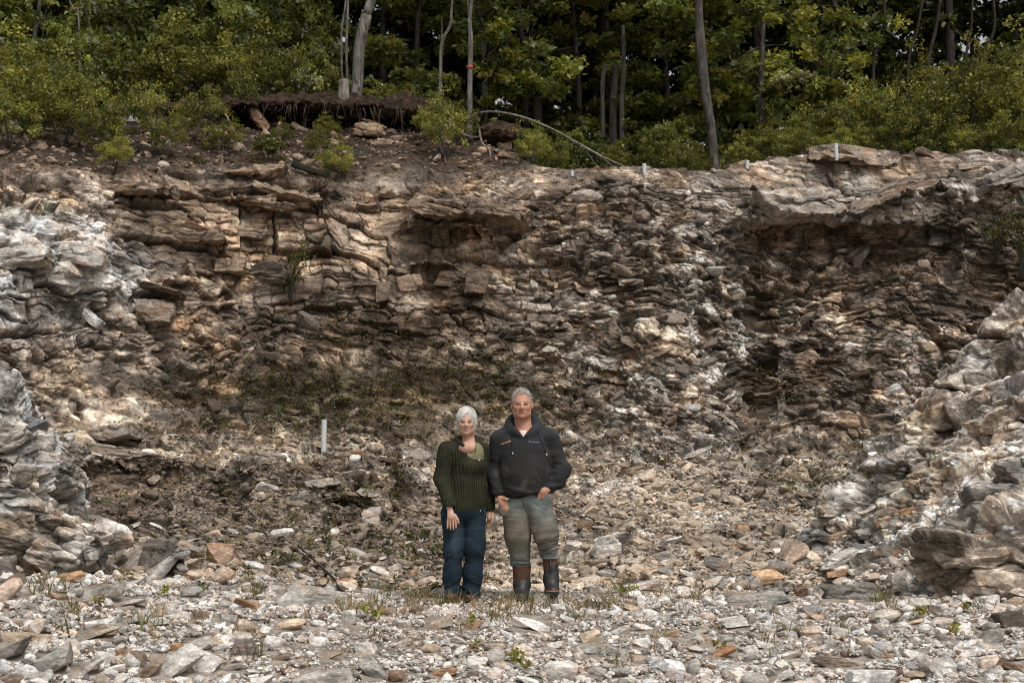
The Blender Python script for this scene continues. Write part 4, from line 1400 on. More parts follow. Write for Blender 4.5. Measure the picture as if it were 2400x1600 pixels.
BUSH = [bush_proto(11), bush_proto(12, 70, 40, .10, (OLIVE, YELLOW, MIDG), (.4, .45, .15)), bush_proto(13, 60, 42, .125, (MIDG, OLIVE, DEEP), (.5, .3, .2)),
        bush_proto(14, 84, 44, .08, (YELLOW, OLIVE, MIDG), (.5, .38, .12)), bush_proto(15, 54, 40, .13, (OLIVE, SILVER, MIDG, YELLOW), (.45, .12, .28, .15))]
LEAFY = [crown_proto(21, 5.2, 1.6, .7, 120, 85, .115, (OLIVE, MIDG, SILVER, YELLOW), (.48, .3, .08, .14)), crown_proto(22, 5.0, 1.9, .5, 130, 85, .12, (MIDG, OLIVE, DEEP, YELLOW), (.42, .3, .18, .1)),
         crown_proto(23, 5.6, 1.5, .9, 110, 85, .11, (OLIVE, YELLOW, MIDG), (.5, .25, .25))]
DARKL = ((.034, .044, .016), (.056, .066, .022), (.090, .100, .034), (.020, .026, .010))
WOODS = [crown_proto(31 + k, 15, 3.5, .4, 230, 66, .25, DARKL, (.35, .35, .16, .14)) for k in range(4)]
HIGH = [crown_proto(41 + k, 16, 3.6, 9.0, 110, 60, .2, DARKL, (.3, .35, .25, .1)) for k in range(2)]
TRUNKS = []


def shrub(u, v, h, wpx, k, Y=None, label=None, group=None, on=None, name='shrub', tint=None, hk=1.0):
    """a bush whose foot meets the terrain seen at (u, v); h, wpx: its height and width in photo pixels"""
    if Y is None:
        p, n = hit(u, v)
        p = Vector(p)
    else:
        q = at(u, v, Y)
        p = Vector((q[0], q[1], drop(q[0], q[1])))
    h, wpx = h * hk, wpx * (.5 + .5 * hk)
    s = h * px(p.y) / 1.9
    sw = wpx * px(p.y) / 2.1
    t = empty(name, p, label, 'shrub', group)
    t.rotation_euler = (0, 0, rnd.uniform(0, 6.28))
    c = link('foliage', BUSH[k][0], M_LEAF, t)
    c.scale = (sw, sw, s)
    j = rnd.uniform(.65, 1.5)
    col = tint or (1, 1, 1)
    c.color = (col[0] * j, col[1] * j, col[2] * j, 1)
    st = link('stem', BUSH[k][1], M_BARK_GREY, t)
    st.scale = (sw, sw, s)
    return t


ORDW = ['first', 'second', 'third', 'fourth', 'fifth', 'sixth', 'seventh', 'eighth', 'ninth']
GA = 'shrubs of the thicket above the soil bank'
for row, (Y, vb, lst) in enumerate((
        (31.0, 230, [(-50, 260, 230, 2), (70, 240, 210, 0), (175, 220, 190, 2), (280, 250, 220, 4), (385, 200, 180, 2), (480, 230, 200, 0), (575, 210, 180, 4), (668, 220, 190, 0), (752, 180, 140, 4)]),
        (28.3, 245, [(10, 175, 190, 4), (120, 160, 170, 0), (235, 170, 180, 4), (345, 150, 160, 1), (445, 165, 190, 3), (540, 130, 150, 1), (630, 140, 150, 3), (718, 130, 130, 4)]))):
    for k, (u, h, wp, kind) in enumerate(lst):
        shrub(u, vb + rnd.uniform(-6, 6), h, wp, kind, Y, f'{["tall dark leaved", "lower yellow green"][row]} shrub above the soil bank, {ORDW[k]} of its row from the photo edge', GA, hk=1.3)
LOWA = [(60, 322, 150, 190, 3, 'feathery green bush covering the bank beside the edge boulder'), (150, 345, 120, 150, 3, 'feathery green bush next along the bank from the edge bush'), (228, 372, 90, 110, 1, 'yellow green low bush on the bank above the layered rock'),
        (300, 362, 120, 100, 1, 'yellowish upright shoots in front of the mottled grey white boulder'), (268, 402, 60, 90, 3, 'little yellow shrub hanging over the top of the layered rock'), (345, 318, 90, 80, 1, 'yellow green shoots against the dark hollow of the bank'),
        (478, 340, 100, 90, 1, 'light green sapling shoots beside the two toned stone'), (432, 330, 60, 70, 3, 'small green shoots between hanging roots on the bank'), (578, 300, 80, 60, 1, 'yellow shrub at the start of the turf overhang'),
        (525, 360, 55, 90, 3, 'tiny green plant by the dead stick on the bank'), (748, 372, 46, 70, 3, 'sparse green plant on the brown soil slope'), (785, 425, 62, 90, 3, 'small green bush beside the mossy log'), (770, 330, 40, 60, 3, 'pale green shoots beneath the turf beside the tan boulder'),
        (1042, 372, 100, 110, 3, 'ferny green bush at the end of the turf overhang'), (1092, 335, 60, 60, 0, 'green bush around the foot of the red marked trunk'), (10, 290, 100, 120, 0, 'green bush behind the pale boulder at the photo edge')]
LOWA += [(20, 352, 110, 130, 0, 'mid green bush at the photo edge on the lower bank'), (110, 300, 110, 130, 4, 'pale leaved bush behind the feathery edge bush'), (200, 318, 110, 110, 0, 'mid green bush in front of the mottled grey white boulder'), (390, 372, 70, 80, 3, 'small yellow green bush above the pale rounded bank stone'), (630, 380, 44, 80, 2, 'rusty green tuft on the edge of the rounded outcrop'), (660, 345, 40, 60, 3, 'sparse green shoots below the small round tan stone'), (1000, 330, 56, 60, 1, 'yellow green bush under the end of the turf overhang'), (1245, 385, 60, 80, 3, 'green bush on the slope past the brown flat rock'), (560, 268, 90, 60, 1, 'tall yellow green shrub at the gap before the turf overhang')]
for u, v, h, wp, k, lb in LOWA:
    shrub(u, v, h, wp, k, None, lb, 'low shrubs on the soil bank', hk=1.45)
for u, h, wp, k, lb in [(872, 84, 90, 4, 'pale leaved shrub next to the pale leaning trunk'), (945, 80, 100, 1, 'yellowish shrub on the turf between pale trunk and thin trunk'), (1012, 78, 90, 4, 'silvery leaved shrub below the thin crooked trunk'), (1058, 82, 80, 1, 'yellowish shrub beside the red marked trunk')]:
    shrub(u, 262, h, wp, k, 28.2, lb, 'low shrubs on the turf')
MIDC = [(1160, 318, 80, 100, 0, 28.5), (1216, 350, 100, 100, 3, 28), (1262, 372, 96, 90, 3, 27.5), (1300, 388, 90, 90, 3, 27.2), (1348, 372, 110, 100, 2, 29), (1405, 388, 90, 90, 2, 28.5), (1478, 385, 110, 110, 0, 29), (1540, 390, 100, 110, 0, 28), (1605, 392, 80, 100, 3, 27.2), (1645, 394, 60, 60, 3, 26.8), (1722, 388, 80, 80, 3, 27), (1450, 392, 70, 80, 3, 27.2), (1575, 388, 130, 120, 4, 30)]
for k, (u, v, h, wp, kind, Y) in enumerate(sorted(MIDC)):
    shrub(u, v, h, wp, kind, Y, f'green shrub of the dip in the rim, number {["one", "two", "three", "four", "five", "six", "seven", "eight", "nine", "ten", "eleven", "twelve", "thirteen"][k]} along from the turf knoll', 'shrubs in the dip of the rim')
GD = 'shrubs of the thicket above the dark face'
WN = ['first', 'second', 'third', 'fourth', 'fifth', 'sixth', 'seventh', 'eighth', 'ninth', 'tenth', 'eleventh', 'twelfth']
for row, (Y, u0, du, nn, hf) in enumerate(((26.8, 1752, 72, 10, lambda u: 74 + (u - 1750) * .05), (28.2, 1790, 80, 9, lambda u: 115 + (u - 1750) * .13), (30.0, 1960, 88, 6, lambda u: 150 + (u - 1950) * .24))):
    for k in range(nn):
        u = u0 + du * k + rnd.uniform(-14, 14)
        h = hf(u) * rnd.uniform(.62, 1.12)
        shrub(u, 352, h, h * .8 + 34, rnd.choice([1, 3, 3, 0, 1]), Y, f'{["low yellow green", "middling bright", "tall light"][row]} shrub above the dark face, {WN[k]} in row from big dark trunk', GD, hk=1.4)


# ---- trunks
def trunk_tree(name, pts, w0, w1, Y, mat, label, high=None, cat='tree', limbs=(), n=26, top=True):
    """pts: the trunk's path in photo pixels from its foot up; w0, w1: its width there"""
    P = [at(u, v, Y) for u, v in pts]
    base = Vector(P[0])
    z = drop(base.x, base.y)
    P[0] = np.array([base.x, base.y, min(z, base.z) - .25])
    if top:
        a = P[-1] - P[-2]
        a = a / np.linalg.norm(a)
        P.append(P[-1] + a * 4.0)
        P.append(P[-1] + np.array([a[0] * 1.5, .2, 5.0]))
    org = P[0].copy()
    t = empty(name, org, label, cat)
    path = curve([p - org for p in P], n)
    k = np.linspace(0, 1, n)
    rad = (w0 + (w1 - w0) * np.minimum(1, k * (2 if top else 1))) * px(Y) / 2 * (1 - (.55 * np.maximum(0, k - .5) * 2 if top else 0))
    rad[:3] *= np.array([1.35, 1.15, 1.05])
    mb = MB().tube(path, rad, 12, .06)
    mb.build('trunk', mat, t)
    for lm in limbs:
        q = curve([at(u, v, Y + dy) - org for u, v, dy in lm[0]], 10)
        MB().tube(q, np.linspace(lm[1], lm[1] * .35, 10) * px(Y) / 2, 7).build('limb', mat, t)
    if high is not None:
        c = link('crown', HIGH[high][0], M_LEAF, t)
        c.rotation_euler = (0, 0, rnd.uniform(0, 6))
        c.location = (path[-1][0] * .7, path[-1][1], 0)
        MBc = link('branches', HIGH[high][1], M_BARK_DARK, t)
        MBc.rotation_euler = c.rotation_euler
        MBc.location = c.location
    return t


trunk_tree('pale_tree', [(833, 238), (838, 190), (842, 110), (858, 40), (874, -10)], 27, 27, 27.4, M_BARK_PALE, 'thick pale leaning trunk beside the cut stump on the turf', 0)
trunk_tree('thin_tree', [(818, 215), (812, 120), (814, 60), (816, -10)], 6, 6, 27.8, M_BARK_PALE, 'thin pale straight stem just behind the thick pale trunk', None)
trunk_tree('thin_tree', [(806, 170), (800, 90), (806, 40), (812, -10)], 5, 5, 28.4, M_BARK_PALE, 'thinnest pale stem above the cut stump', None)
trunk_tree('crooked_tree', [(1031, 232), (1033, 130), (1040, 90), (1056, 55), (1061, -10)], 9, 7, 28.0, M_BARK_PALE, 'slender crooked pale trunk between the thick pale trunk and the red marked one', None, limbs=[([(1036, 110, 0), (1036, 70, .2), (1035, 40, .3)], 4)])
tr = trunk_tree('marked_tree', [(1101, 298), (1101, 200), (1103, 100), (1101, 50), (1106, -10)], 14, 10, 27.2, M_BARK_PALE, 'straight mottled trunk with a red painted ring', 1, limbs=[([(1102, 45, 0), (1097, 15, .1), (1095, -30, .1)], 7)])
q = at(1101, 158, 27.2)
rg = MB().tube([(0, 0, -.03), (0, 0, .03)], .062, 14)
r_ = rg.build('paint_ring', simple_mat('red_paint', (.42, .09, .06), .8), tr)
r_.location = Vector(q) - tr.location
trunk_tree('forked_tree', [(1262, 300), (1258, 230), (1252, 190), (1236, 140), (1222, 80), (1215, 0)], 26, 14, 32.0, M_BARK_DARK, 'dark forked trunk in the shade of the woods', None, limbs=[([(1256, 210, 0), (1275, 150, .3), (1300, 90, .5), (1310, 30, .5)], 13), ([(1238, 145, 0), (1180, 112, -.5), (1130, 108, -.8)], 4), ([(1290, 125, .2), (1340, 120, -.2), (1380, 142, -.4)], 4)])
trunk_tree('dark_tree', [(1680, 396), (1668, 310), (1655, 230), (1645, 140), (1640, 70), (1637, -10)], 21, 24, 26.9, M_BARK_GREY, 'big dark rough trunk standing at the rim', 1)
trunk_tree('grey_tree', [(1414, 320), (1412, 240), (1413, 180), (1420, 150)], 12, 9, 31.0, M_BARK_GREY, 'short dark grey trunk, first of the cluster of three', None, top=False)
trunk_tree('grey_tree', [(1438, 340), (1436, 260), (1440, 200), (1444, 150)], 20, 15, 31.4, M_BARK_GREY, 'thickest grey trunk, middle of the cluster of three', None, top=False)
trunk_tree('grey_tree', [(1459, 345), (1457, 250), (1462, 160), (1460, 60)], 14, 9, 30.8, M_BARK_GREY, 'pale mottled trunk, last of the cluster of three', None, top=False)
trunk_tree('thin_tree', [(192, 110), (185, 50), (172, 20), (158, -10)], 5, 4, 30, M_BARK_PALE, 'thin bare leaning stem above the thicket near the corner', None)
trunk_tree('thin_tree', [(218, 110), (210, 60), (198, 25), (182, -10)], 4, 3, 30.5, M_BARK_PALE, 'second bare stem leaning the same way beside the thin one', None)
trunk_tree('grey_tree', [(82, 200), (80, 110), (88, 50), (95, -10)], 11, 9, 31, M_BARK_GREY, 'grey trunk half hidden in the corner thicket', None)
trunk_tree('pale_tree', [(688, 160), (690, 80), (692, 0), (694, -10)], 14, 12, 33, M_BARK_PALE, 'pale trunk showing at the top edge short of the thick pale one', None)
for i_, (u, w_) in enumerate([(2052, 9), (2130, 8), (2182, 10), (2262, 7), (1905, 8), (1960, 7), (2310, 9)]):
    trunk_tree('slim_dark_tree', [(u, 260), (u + rnd.uniform(-8, 8), 160), (u + rnd.uniform(8, 22), 70), (u + rnd.uniform(15, 40), -20)], w_, w_ * .8, 35 + i_ * .4, M_BARK_DARK, f'slim dark trunk in the woods behind the thicket, {["third", "fifth", "sixth", "seventh", "first", "second", "eighth"][i_]} from the big dark trunk', None)

# stump
q = at(805, 236, 27.0)
t = empty('tree_stump', q, 'weathered grey cut stump on the turf edge', 'stump')
zz = np.linspace(-.15, .40, 9)
MB().tube(np.stack([zz * .06, zz * 0, zz], 1), .10 + .10 * np.exp(-(zz + .15) * 7), 16, .10).build('stump_wood', M_WOOD, t)

# leafy trees in front of the dark woods
LT = [(1240, 300, 33, 1, 'leafy tree round the dark forked trunk'), (985, 240, 32, 0, 'leafy tree behind the slender crooked trunk'), (1785, 385, 30.5, 0, 'big pale leaved tree beside the big dark trunk'), (1560, 375, 33, 2, 'leafy tree between the trunk cluster and the big dark trunk'),
      (1430, 330, 34, 1, 'leafy tree rising behind the cluster of three trunks'), (905, 235, 33, 2, 'leafy tree just past the thick pale trunk'), (705, 215, 33.5, 0, 'leafy tree before the thick pale trunk'), (300, 205, 34, 2, 'leafy tree above the middle of the thicket'),
      (105, 205, 34.5, 1, 'leafy tree above the thicket corner'), (560, 205, 34.5, 1, 'dark leafy tree behind the bushes short of the stump'), (1130, 270, 31, 1, 'leafy tree behind the red marked trunk'), (1350, 330, 32.5, 0, 'leafy tree between forked trunk and trunk cluster'),
      (1670, 385, 33, 1, 'dark leafy tree behind the big dark trunk'), (440, 205, 36, 0, 'tall leafy tree behind the lower yellow green shrubs'), (-30, 205, 33, 2, 'leafy tree cut off by the photo corner'), (1880, 340, 36, 1, 'dark leafy tree behind the start of the right thicket')]
for u, v, Y, k, lb in LT:
    q = at(u, v, Y)
    t = empty('leafy_tree', (q[0], q[1], drop(q[0], q[1])), lb, 'tree', 'leafy trees at the edge of the woods')
    s = rnd.uniform(1.05, 1.4)
    t.scale = (s, s, s)
    t.rotation_euler = (0, 0, rnd.uniform(0, 6.28))
    j = rnd.uniform(1.0, 1.6)
    link('crown', LEAFY[k][0], M_LEAF, t).color = (j, j, j, 1)
    link('branches', LEAFY[k][1], M_BARK_DARK, t)
    MB().tube(curve([(0, 0, -.3), (.06, .03, 1.5), (-.05, .05, 3.2), (.03, 0, 5.0)], 12), np.linspace(.07, .02, 12), 8).build('trunk', M_BARK_GREY, t)

# the woods behind
tm = MB().tube(curve([(0, 0, -.5), (.1, .05, 4), (-.1, .1, 9), (.05, 0, 14.5)], 14), np.linspace(.17, .04, 14), 9).build('trunk', M_BARK_DARK)
wood_trunk = tm.data
bpy.data.objects.remove(tm)
ZN = [(-99, -9, 'dense dark tree in the woods above the left thicket'), (-9, -2.5, 'dense dark tree in the woods behind the cut stump'), (-2.5, 5.5, 'dense dark tree in the woods behind the trunk cluster'), (5.5, 99, 'dense dark tree in the woods behind the right thicket')]
rw = random.Random(3)
for row, (Y, dx) in enumerate(((36, 3.2), (40, 3.1), (46, 3.8), (52, 4.2), (60, 4.6))):
    half = Y * .40 + 2
    x = -half + rw.uniform(0, dx)
    while x < half:
        if not (row < 1 and x > 6.5):
            xx, yy = x + rw.uniform(-.7, .7), Y + rw.uniform(-1.4, 1.4)
            uu = 1200 + xx / yy * FPX
            lb = next(l for a, b, l in ZN if a <= xx * 30 / yy < b)
            t = empty('forest_tree', (xx, yy, drop(xx, yy)), lb, 'tree', lb.replace('dense dark tree', 'trees'))
            s = rw.uniform(.85, 1.2)
            t.scale = (s, s, s * rw.uniform(.9, 1.15))
            t.rotation_euler = (0, 0, rw.uniform(0, 6.28))
            k = rw.randrange(4)
            c = link('crown', WOODS[k][0], M_LEAF, t)
            j = rw.uniform(.75, 1.25)
            c.color = (j * rw.uniform(.9, 1.1), j, j * .95, 1)
            link('trunk', wood_trunk, M_BARK_DARK, t)
        x += dx * rw.uniform(.8, 1.2)

# undergrowth: low leaves nobody could count
rs = np.random.RandomState(9)
n = 900
yy = rs.uniform(27.5, 40, n)
xx = rs.uniform(-1, 1, n) * yy * .42
C = np.array([(x, y, drop(x, y) + rs.uniform(.05, .5)) for x, y in zip(xx, yy)])
V, c = leaves(C, rs.uniform(.3, .7, n), 26000, .11, rs, (MIDG, OLIVE, DEEP), (.4, .3, .3), .4)
o = link('undergrowth', leaf_mesh('undergrowth', V, c), M_LEAF)
tag(o, 'low leafy undergrowth on the forest floor', kind='stuff')
o.color = (1, 1, 1, 1)


def patch_leaves(name, spots, leaf, cols, wts, label, per, seed, flat=.5):
    """spots: (u, v, su, sv, count, radius m) clusters of small plants on the terrain"""
    rs = np.random.RandomState(seed)
    C, Rr = [], []
    for u, v, su, sv, cnt, rr in spots:
        for _ in range(cnt):
            p, n_ = hit(u + rs.normal() * su, v + rs.normal() * sv)
            C.append(np.array(p) + np.array(n_) * .04 + np.array([0, -.03, .03]))
            Rr.append(rr * rs.uniform(.5, 1.4))
    V, c = leaves(np.array(C), np.array(Rr), len(C) * per, leaf, rs, cols, wts, flat)
    o = link(name, leaf_mesh(name, V, c), M_LEAF)
    o.color = (1, 1, 1, 1)
    return tag(o, label, kind='stuff')


MOSS = (.055, .050, .016)
DRY = (.15, .10, .042)
patch_leaves('weeds', [(820, 770, 70, 40, 40, .14), (1000, 880, 130, 30, 70, .13), (720, 930, 150, 35, 100, .12), (850, 985, 120, 25, 60, .10), (1130, 930, 60, 40, 50, .13), (600, 1010, 110, 25, 34, .08), (470, 960, 60, 30, 16, .1),
                       (1080, 830, 60, 40, 26, .12), (760, 1240, 110, 50, 50, .07), (620, 1320, 130, 20, 30, .07), (980, 1290, 60, 40, 40, .07), (500, 1160, 40, 20, 12, .08), (1900, 1140, 60, 15, 26, .12), (1370, 960, 60, 50, 36, .12), (1480, 1080, 60, 30, 26, .08),
                       (1850, 660, 40, 30, 16, .12), (2000, 930, 120, 60, 24, .1), (1770, 900, 20, 80, 14, .1), (1960, 1100, 90, 20, 26, .1), (2180, 830, 60, 60, 14, .1), (420, 1180, 90, 30, 20, .08), (1060, 560, 50, 25, 12, .1), (560, 880, 60, 40, 24, .12), (1700, 1060, 30, 20, 10, .1), (850, 1150, 60, 20, 10, .08)],
             .042, ((.075, .075, .022), (.12, .105, .03), (.05, .058, .02), MOSS, (.10, .07, .03)), (.3, .15, .2, .2, .15), 'small green weeds growing on ledges and talus of the quarry face', 13, 3)
patch_leaves('moss', [(720, 935, 200, 30, 150, .12), (1000, 900, 130, 30, 70, .12), (860, 790, 140, 50, 60, .12), (930, 1130, 16, 40, 50, .08), (1290, 930, 60, 70, 60, .1), (640, 1000, 160, 25, 60, .08), (800, 1200, 120, 60, 50, .06), (640, 385, 40, 6, 20, .12), (480, 385, 30, 8, 16, .12), (760, 410, 60, 12, 30, .1), (1090, 1260, 60, 60, 50, .07)],
             .028, (MOSS, (.085, .058, .026), (.05, .038, .02)), (.35, .35, .3), 'brown green moss and dry stalks on the lower face', 40, 4, .3)


def blades(name, spots, cols, label, seed, hgt=(.06, .16), per=16, spread=.05, width=.0035, thing=False):
    rs = np.random.RandomState(seed)
    V, c = [], []
    for u, v, su, sv, cnt in spots:
        for _ in range(cnt):
            p, n_ = hit(u + rs.normal() * su, v + rs.normal() * sv)
            col = np.array(cols[rs.randint(len(cols))])
            for b in range(per):
                r0 = np.array(p) + np.array([rs.normal() * spread, rs.normal() * spread, 0])
                h = rs.uniform(*hgt)
                lean = np.array([rs.normal() * .5, rs.normal() * .5, 1]) * h
                sd = np.array([rs.normal(), rs.normal() * .3, 0])
                sd = sd / np.linalg.norm(sd) * width * rs.uniform(.6, 1.5)
                m = r0 + lean * .55 + np.array([0, 0, .04 * h])
                tip = r0 + lean + np.array([lean[0] * .5, lean[1] * .5, -.1 * h])
                V += [[r0 - sd, r0 + sd, m + sd * .8, m - sd * .8], [m - sd * .8, m + sd * .8, tip + sd * .2, tip - sd * .2]]
                cc = col * rs.uniform(.6, 1.3)
                c += [cc, cc]
    o = link(name, leaf_mesh(name, np.array(V), np.clip(np.array(c), .01, .5)), M_LEAF)
    o.color = (1, 1, 1, 1)
    return tag(o, label, kind='stuff')


STRAW, STRAW2, GR = (.36, .26, .14), (.24, .165, .085), (.13, .135, .045)
blades('dry_grass', [(1065, 1414, 30, 6, 11), (1185, 1420, 24, 7, 9), (1290, 1424, 40, 8, 4), (1440, 1420, 80, 14, 5), (930, 1415, 60, 12, 5), (1640, 1400, 60, 12, 10), (830, 1440, 30, 14, 10), (1500, 1380, 40, 10, 8), (1180, 1460, 120, 22, 10), (1000, 1410, 20, 6, 4), (1600, 1470, 300, 40, 10), (600, 1460, 200, 40, 8)],
       (STRAW, STRAW, STRAW2, GR), 'dry straw coloured grass round the boots and along the gravel', 5, (.05, .15), 14, .05, .0028)
blades('green_grass', [(112, 1385, 14, 10, 9), (165, 1462, 8, 8, 4), (900, 1405, 12, 6, 4), (985, 1405, 14, 5, 6), (600, 1400, 20, 6, 6), (2075, 1418, 16, 4, 8), (1402, 1428, 8, 4, 4), (345, 1470, 8, 8, 3), (1175, 1475, 20, 10, 3), (1785, 1500, 40, 20, 3), (2300, 1440, 10, 5, 3)],
       (GR, (.15, .14, .05), (.22, .19, .09)), 'thin green grass tufts among the stones', 6, (.08, .20), 10, .035, .0026)
patch_leaves('seedlings', [(290, 1360, 8, 6, 3, .04), (385, 1400, 6, 4, 3, .035), (870, 1455, 10, 8, 5, .04), (845, 1442, 8, 4, 3, .035), (230, 1420, 5, 5, 3, .035), (1108, 1466, 5, 3, 2, .03), (1110, 1535, 4, 4, 2, .03), (1220, 1560, 8, 8, 4, .04), (2152, 1448, 5, 5, 3, .04), (2235, 1500, 8, 6, 3, .035), (2255, 1440, 5, 4, 2, .03), (1190, 1575, 20, 8, 3, .03), (470, 1395, 6, 6, 3, .03), (1680, 1535, 6, 6, 2, .03), (540, 1305, 6, 8, 5, .06), (1450, 1400, 10, 5, 4, .035), (1500, 1395, 20, 5, 4, .03)],
             .035, (YELLOW, OLIVE, (.2, .13, .04)), (.5, .35, .15), 'tiny yellow green seedlings between the stones', 16, 7)

# thin sapling against the layered face, and one at the dark edge
for u, v, h, wp, lb, seed in ((683, 704, 165, 130, 'thin bare stemmed sapling growing from a ledge of the layered face', 1), (2392, 640, 190, 130, 'sparse sapling at the photo edge below the big rounded boulder', 2), (2330, 600, 90, 120, 'low green bush at the foot of the sparse sapling', 3)):
    p, n_ = hit(u, v)
    p = Vector(p) + Vector((0, -.08, 0))
    rs = np.random.RandomState(seed)
    m_ = px(p.y)
    t = empty('sapling', p, lb, 'sapling')
    mb = MB()
    C = []
    for k in range(9):
        tip = np.array([rs.uniform(-.5, .5) * wp * m_, -.1 + rs.uniform(-.3, .1), h * m_ * rs.uniform(.55, 1.0)])
        path = curve([(rs.normal() * .02, 0, -.1), tip * np.array([.25, .5, .5]), tip], 8)
        mb.tube(path, np.linspace(.011, .003, 8), 5)
        C += [path[j] + rs.normal(0, .04, 3) for j in range(3, 8)]
    mb.build('stem', M_BARK_GREY, t)
    V, c = leaves(np.array(C), np.full(len(C), .12), 620, .045, rs, (MOSS, MIDG, OLIVE), (.4, .3, .3), .7)
    link('foliage', leaf_mesh('sapling_leaves', V, c), M_LEAF, t).color = (1, 1, 1, 1)

# ---- turf overhang with its roots
us_t = np.linspace(255, 1012, 420)
hang = 12 + 16 * fbm(np.stack([us_t / 60, us_t * 0, us_t * 0], 1), 3, 91) * 2 - 10
hang *= sstep(255, 330, us_t) * .5 + .5 * sstep(560, 620, us_t)
prof = []
rv_t = np.interp(us_t, RIMU, RIMV) - 3 + 16 * (fbm(np.stack([us_t / 38, us_t * 0, us_t * 0 + 4], 1), 3, 96) - .5)
for k, (dy, dv, th) in enumerate([(1.6, -2, 0), (.9, -5, 0), (.45, -6, 0), (.1, -3, 0), (-.12, .25, 1), (-.08, .62, 1), (.05, 1.0, 1), (.32, .8, 1), (.7, .55, 1), (1.2, .4, 1)]):
    prof.append(at(us_t, rv_t + (dv if not th else dv * (hang + 7)), 26.75 + dy + .15 * (fbm(np.stack([us_t / 45, us_t * 0 + k * .2, us_t * 0], 1), 2, 92) - .5)))
G = np.stack(prof)
rows = np.linspace(0, len(G) - 1, 46)
G = np.stack([np.stack([np.interp(rows, np.arange(len(G)), G[:, j, k]) for j in range(G.shape[1])], 1) for k in range(3)], -1)
Gn = normals_of(G)
P = G.reshape(-1, 3)
G = P + (Gn.reshape(-1, 3)) * (.42 * (fbm(P * 2.2, 4, 93) - .5) + .16 * (fbm(P * 11, 3, 94) - .5))[:, None]
m_soil, nt_ = new_mat('turf_soil')
tc = N(nt_, 'ShaderNodeTexCoord')
n1 = noise_node(nt_, tc.outputs['Object'], 7, 8, .7)
finish(nt_, ramp(nt_, n1, [(.35, (.012, .008, .006)), (.50, (.036, .022, .014)), (.66, (.10, .058, .036))]), .95, n1, .8, .05)
turf = link('turf_bank', mesh_np('turf_bank', G, grid_faces(46, len(us_t)), False), m_soil)
tag(turf, 'dark root bound turf overhanging the red soil bank', kind='structure')
q = at(1175, 318, 26.6)                     # the small knoll past the overhang
K = D4 * np.array([.50, .45, .22])
K = K + D4 * (.22 * (fbm(D4 * 2.3 + 5, 4, 95) - .5))[:, None]
knoll = link('turf_knoll', mesh_np('turf_knoll', K + np.array(q), F4, False), m_soil)
tag(knoll, 'small knoll of dark turf past the overhang', kind='structure')
mb = MB()
rs = np.random.RandomState(21)
for k in range(210):
    u = rs.uniform(270, 1010) if k < 180 else rs.uniform(1120, 1230)
    v = float(np.interp(u, RIMU, RIMV)) + rs.uniform(-2, 16) + (0 if k < 180 else -28)
    L = rs.uniform(8, 46) * (1.3 if u > 560 else .8)
    dx = rs.normal() * 9
    Y = 26.55 + rs.uniform(-.1, .35)
    mb.tube(curve([at(u, v, Y), at(u + dx * .5 + rs.normal() * 4, v + L * .5, Y + rs.uniform(-.05, .15)), at(u + dx + rs.normal() * 5, v + L, Y + rs.uniform(0, .3))], 6), np.linspace(.010, .003, 6) * rs.uniform(.5, 1.6), 4)
o = mb.build('roots', bark_mat('root_bark', (.03, .022, .016), (.15, .115, .085)))
tag(o, 'thin roots hanging from the turf overhang', kind='stuff')

# ---- dead branches, each its own
def branch(name, pts, w0, w1, label, mat=None, cat='branch', twigs=()):
    P = np.array([at(u, v, Y) for u, v, Y in pts])
    org = P[0].copy()
    mb = MB().tube(curve(P - org, 26), np.linspace(w0, w1, 26) * px(pts[0][2]) / 2, 7)
    for tw in twigs:
        Q = np.array([at(u, v, Y) for u, v, Y in tw])
        mb.tube(curve(Q - org, 8), np.linspace(w1 * .8, w1 * .3, 8) * px(pts[0][2]) / 2, 5)
    o = mb.build(name, mat or M_WOOD, None, True, org)
    return tag(o, label, cat)


branch('fallen_sapling', [(1092, 270, 27.2), (1150, 262, 27), (1215, 272, 26.7), (1280, 296, 26.4), (1345, 330, 26.1), (1410, 366, 25.8), (1478, 398, 25.4)], 6, 4, 'long arched fallen sapling bending from the marked trunk to the rim', None, 'fallen sapling',
       [[(1338, 328, 26.1), (1372, 352, 26), (1400, 392, 25.8)], [(1360, 342, 26), (1400, 362, 25.8), (1450, 400, 25.4)], [(1420, 372, 25.8), (1445, 382, 25.6), (1465, 400, 25.5)]])
branch('dead_stick', [(516, 238, 26.3), (535, 280, 26.0), (555, 318, 25.6), (577, 352, 25.0)], 5, 3, 'pale dead stick slanting down the bank')
branch('dead_branch', [(1010, 250, 26.6), (1045, 262, 26.4), (1068, 285, 26.2)], 3.5, 2, 'thin grey branch lying above the ferny bush')
branch('crooked_root', [(1122, 300, 26.2), (1130, 335, 26.0), (1146, 350, 25.8), (1150, 372, 25.5)], 6, 3, 'crooked white root hanging by the beige round stone', None, 'root')
branch('pale_root', [(1040, 285, 26.5), (1068, 290, 26.3), (1082, 312, 26.1), (1110, 322, 25.9), (1128, 318, 25.8)], 6, 3, 'pale snaking root below the marked trunk', None, 'root')
branch('broken_branch', [(1030, 340, 25.7), (1040, 362, 25.4), (1046, 384, 25.1)], 5, 4, 'short broken grey branch stuck in the soil by the ferny bush')
branch('thin_twig', [(1212, 312, 26.2), (1222, 345, 25.9), (1230, 370, 25.6)], 4, 2, 'dark twig standing beside the beige round boulder', M_BARK_DARK)
p1, p2, p3 = hit(566, 1184)[0], hit(592, 1212)[0], hit(622, 1238)[0]
o = MB().tube(curve([np.array(p1) + [0, -.05, .06], np.array(p2) + [0, -.08, .07], np.array(p3) + [0, -.06, .05]], 14), np.linspace(.008, .013, 14), 6).build('pale_stick', M_WOOD)
tag(o, 'pale straight stick lying on the talus below the pipe ledge', 'stick')
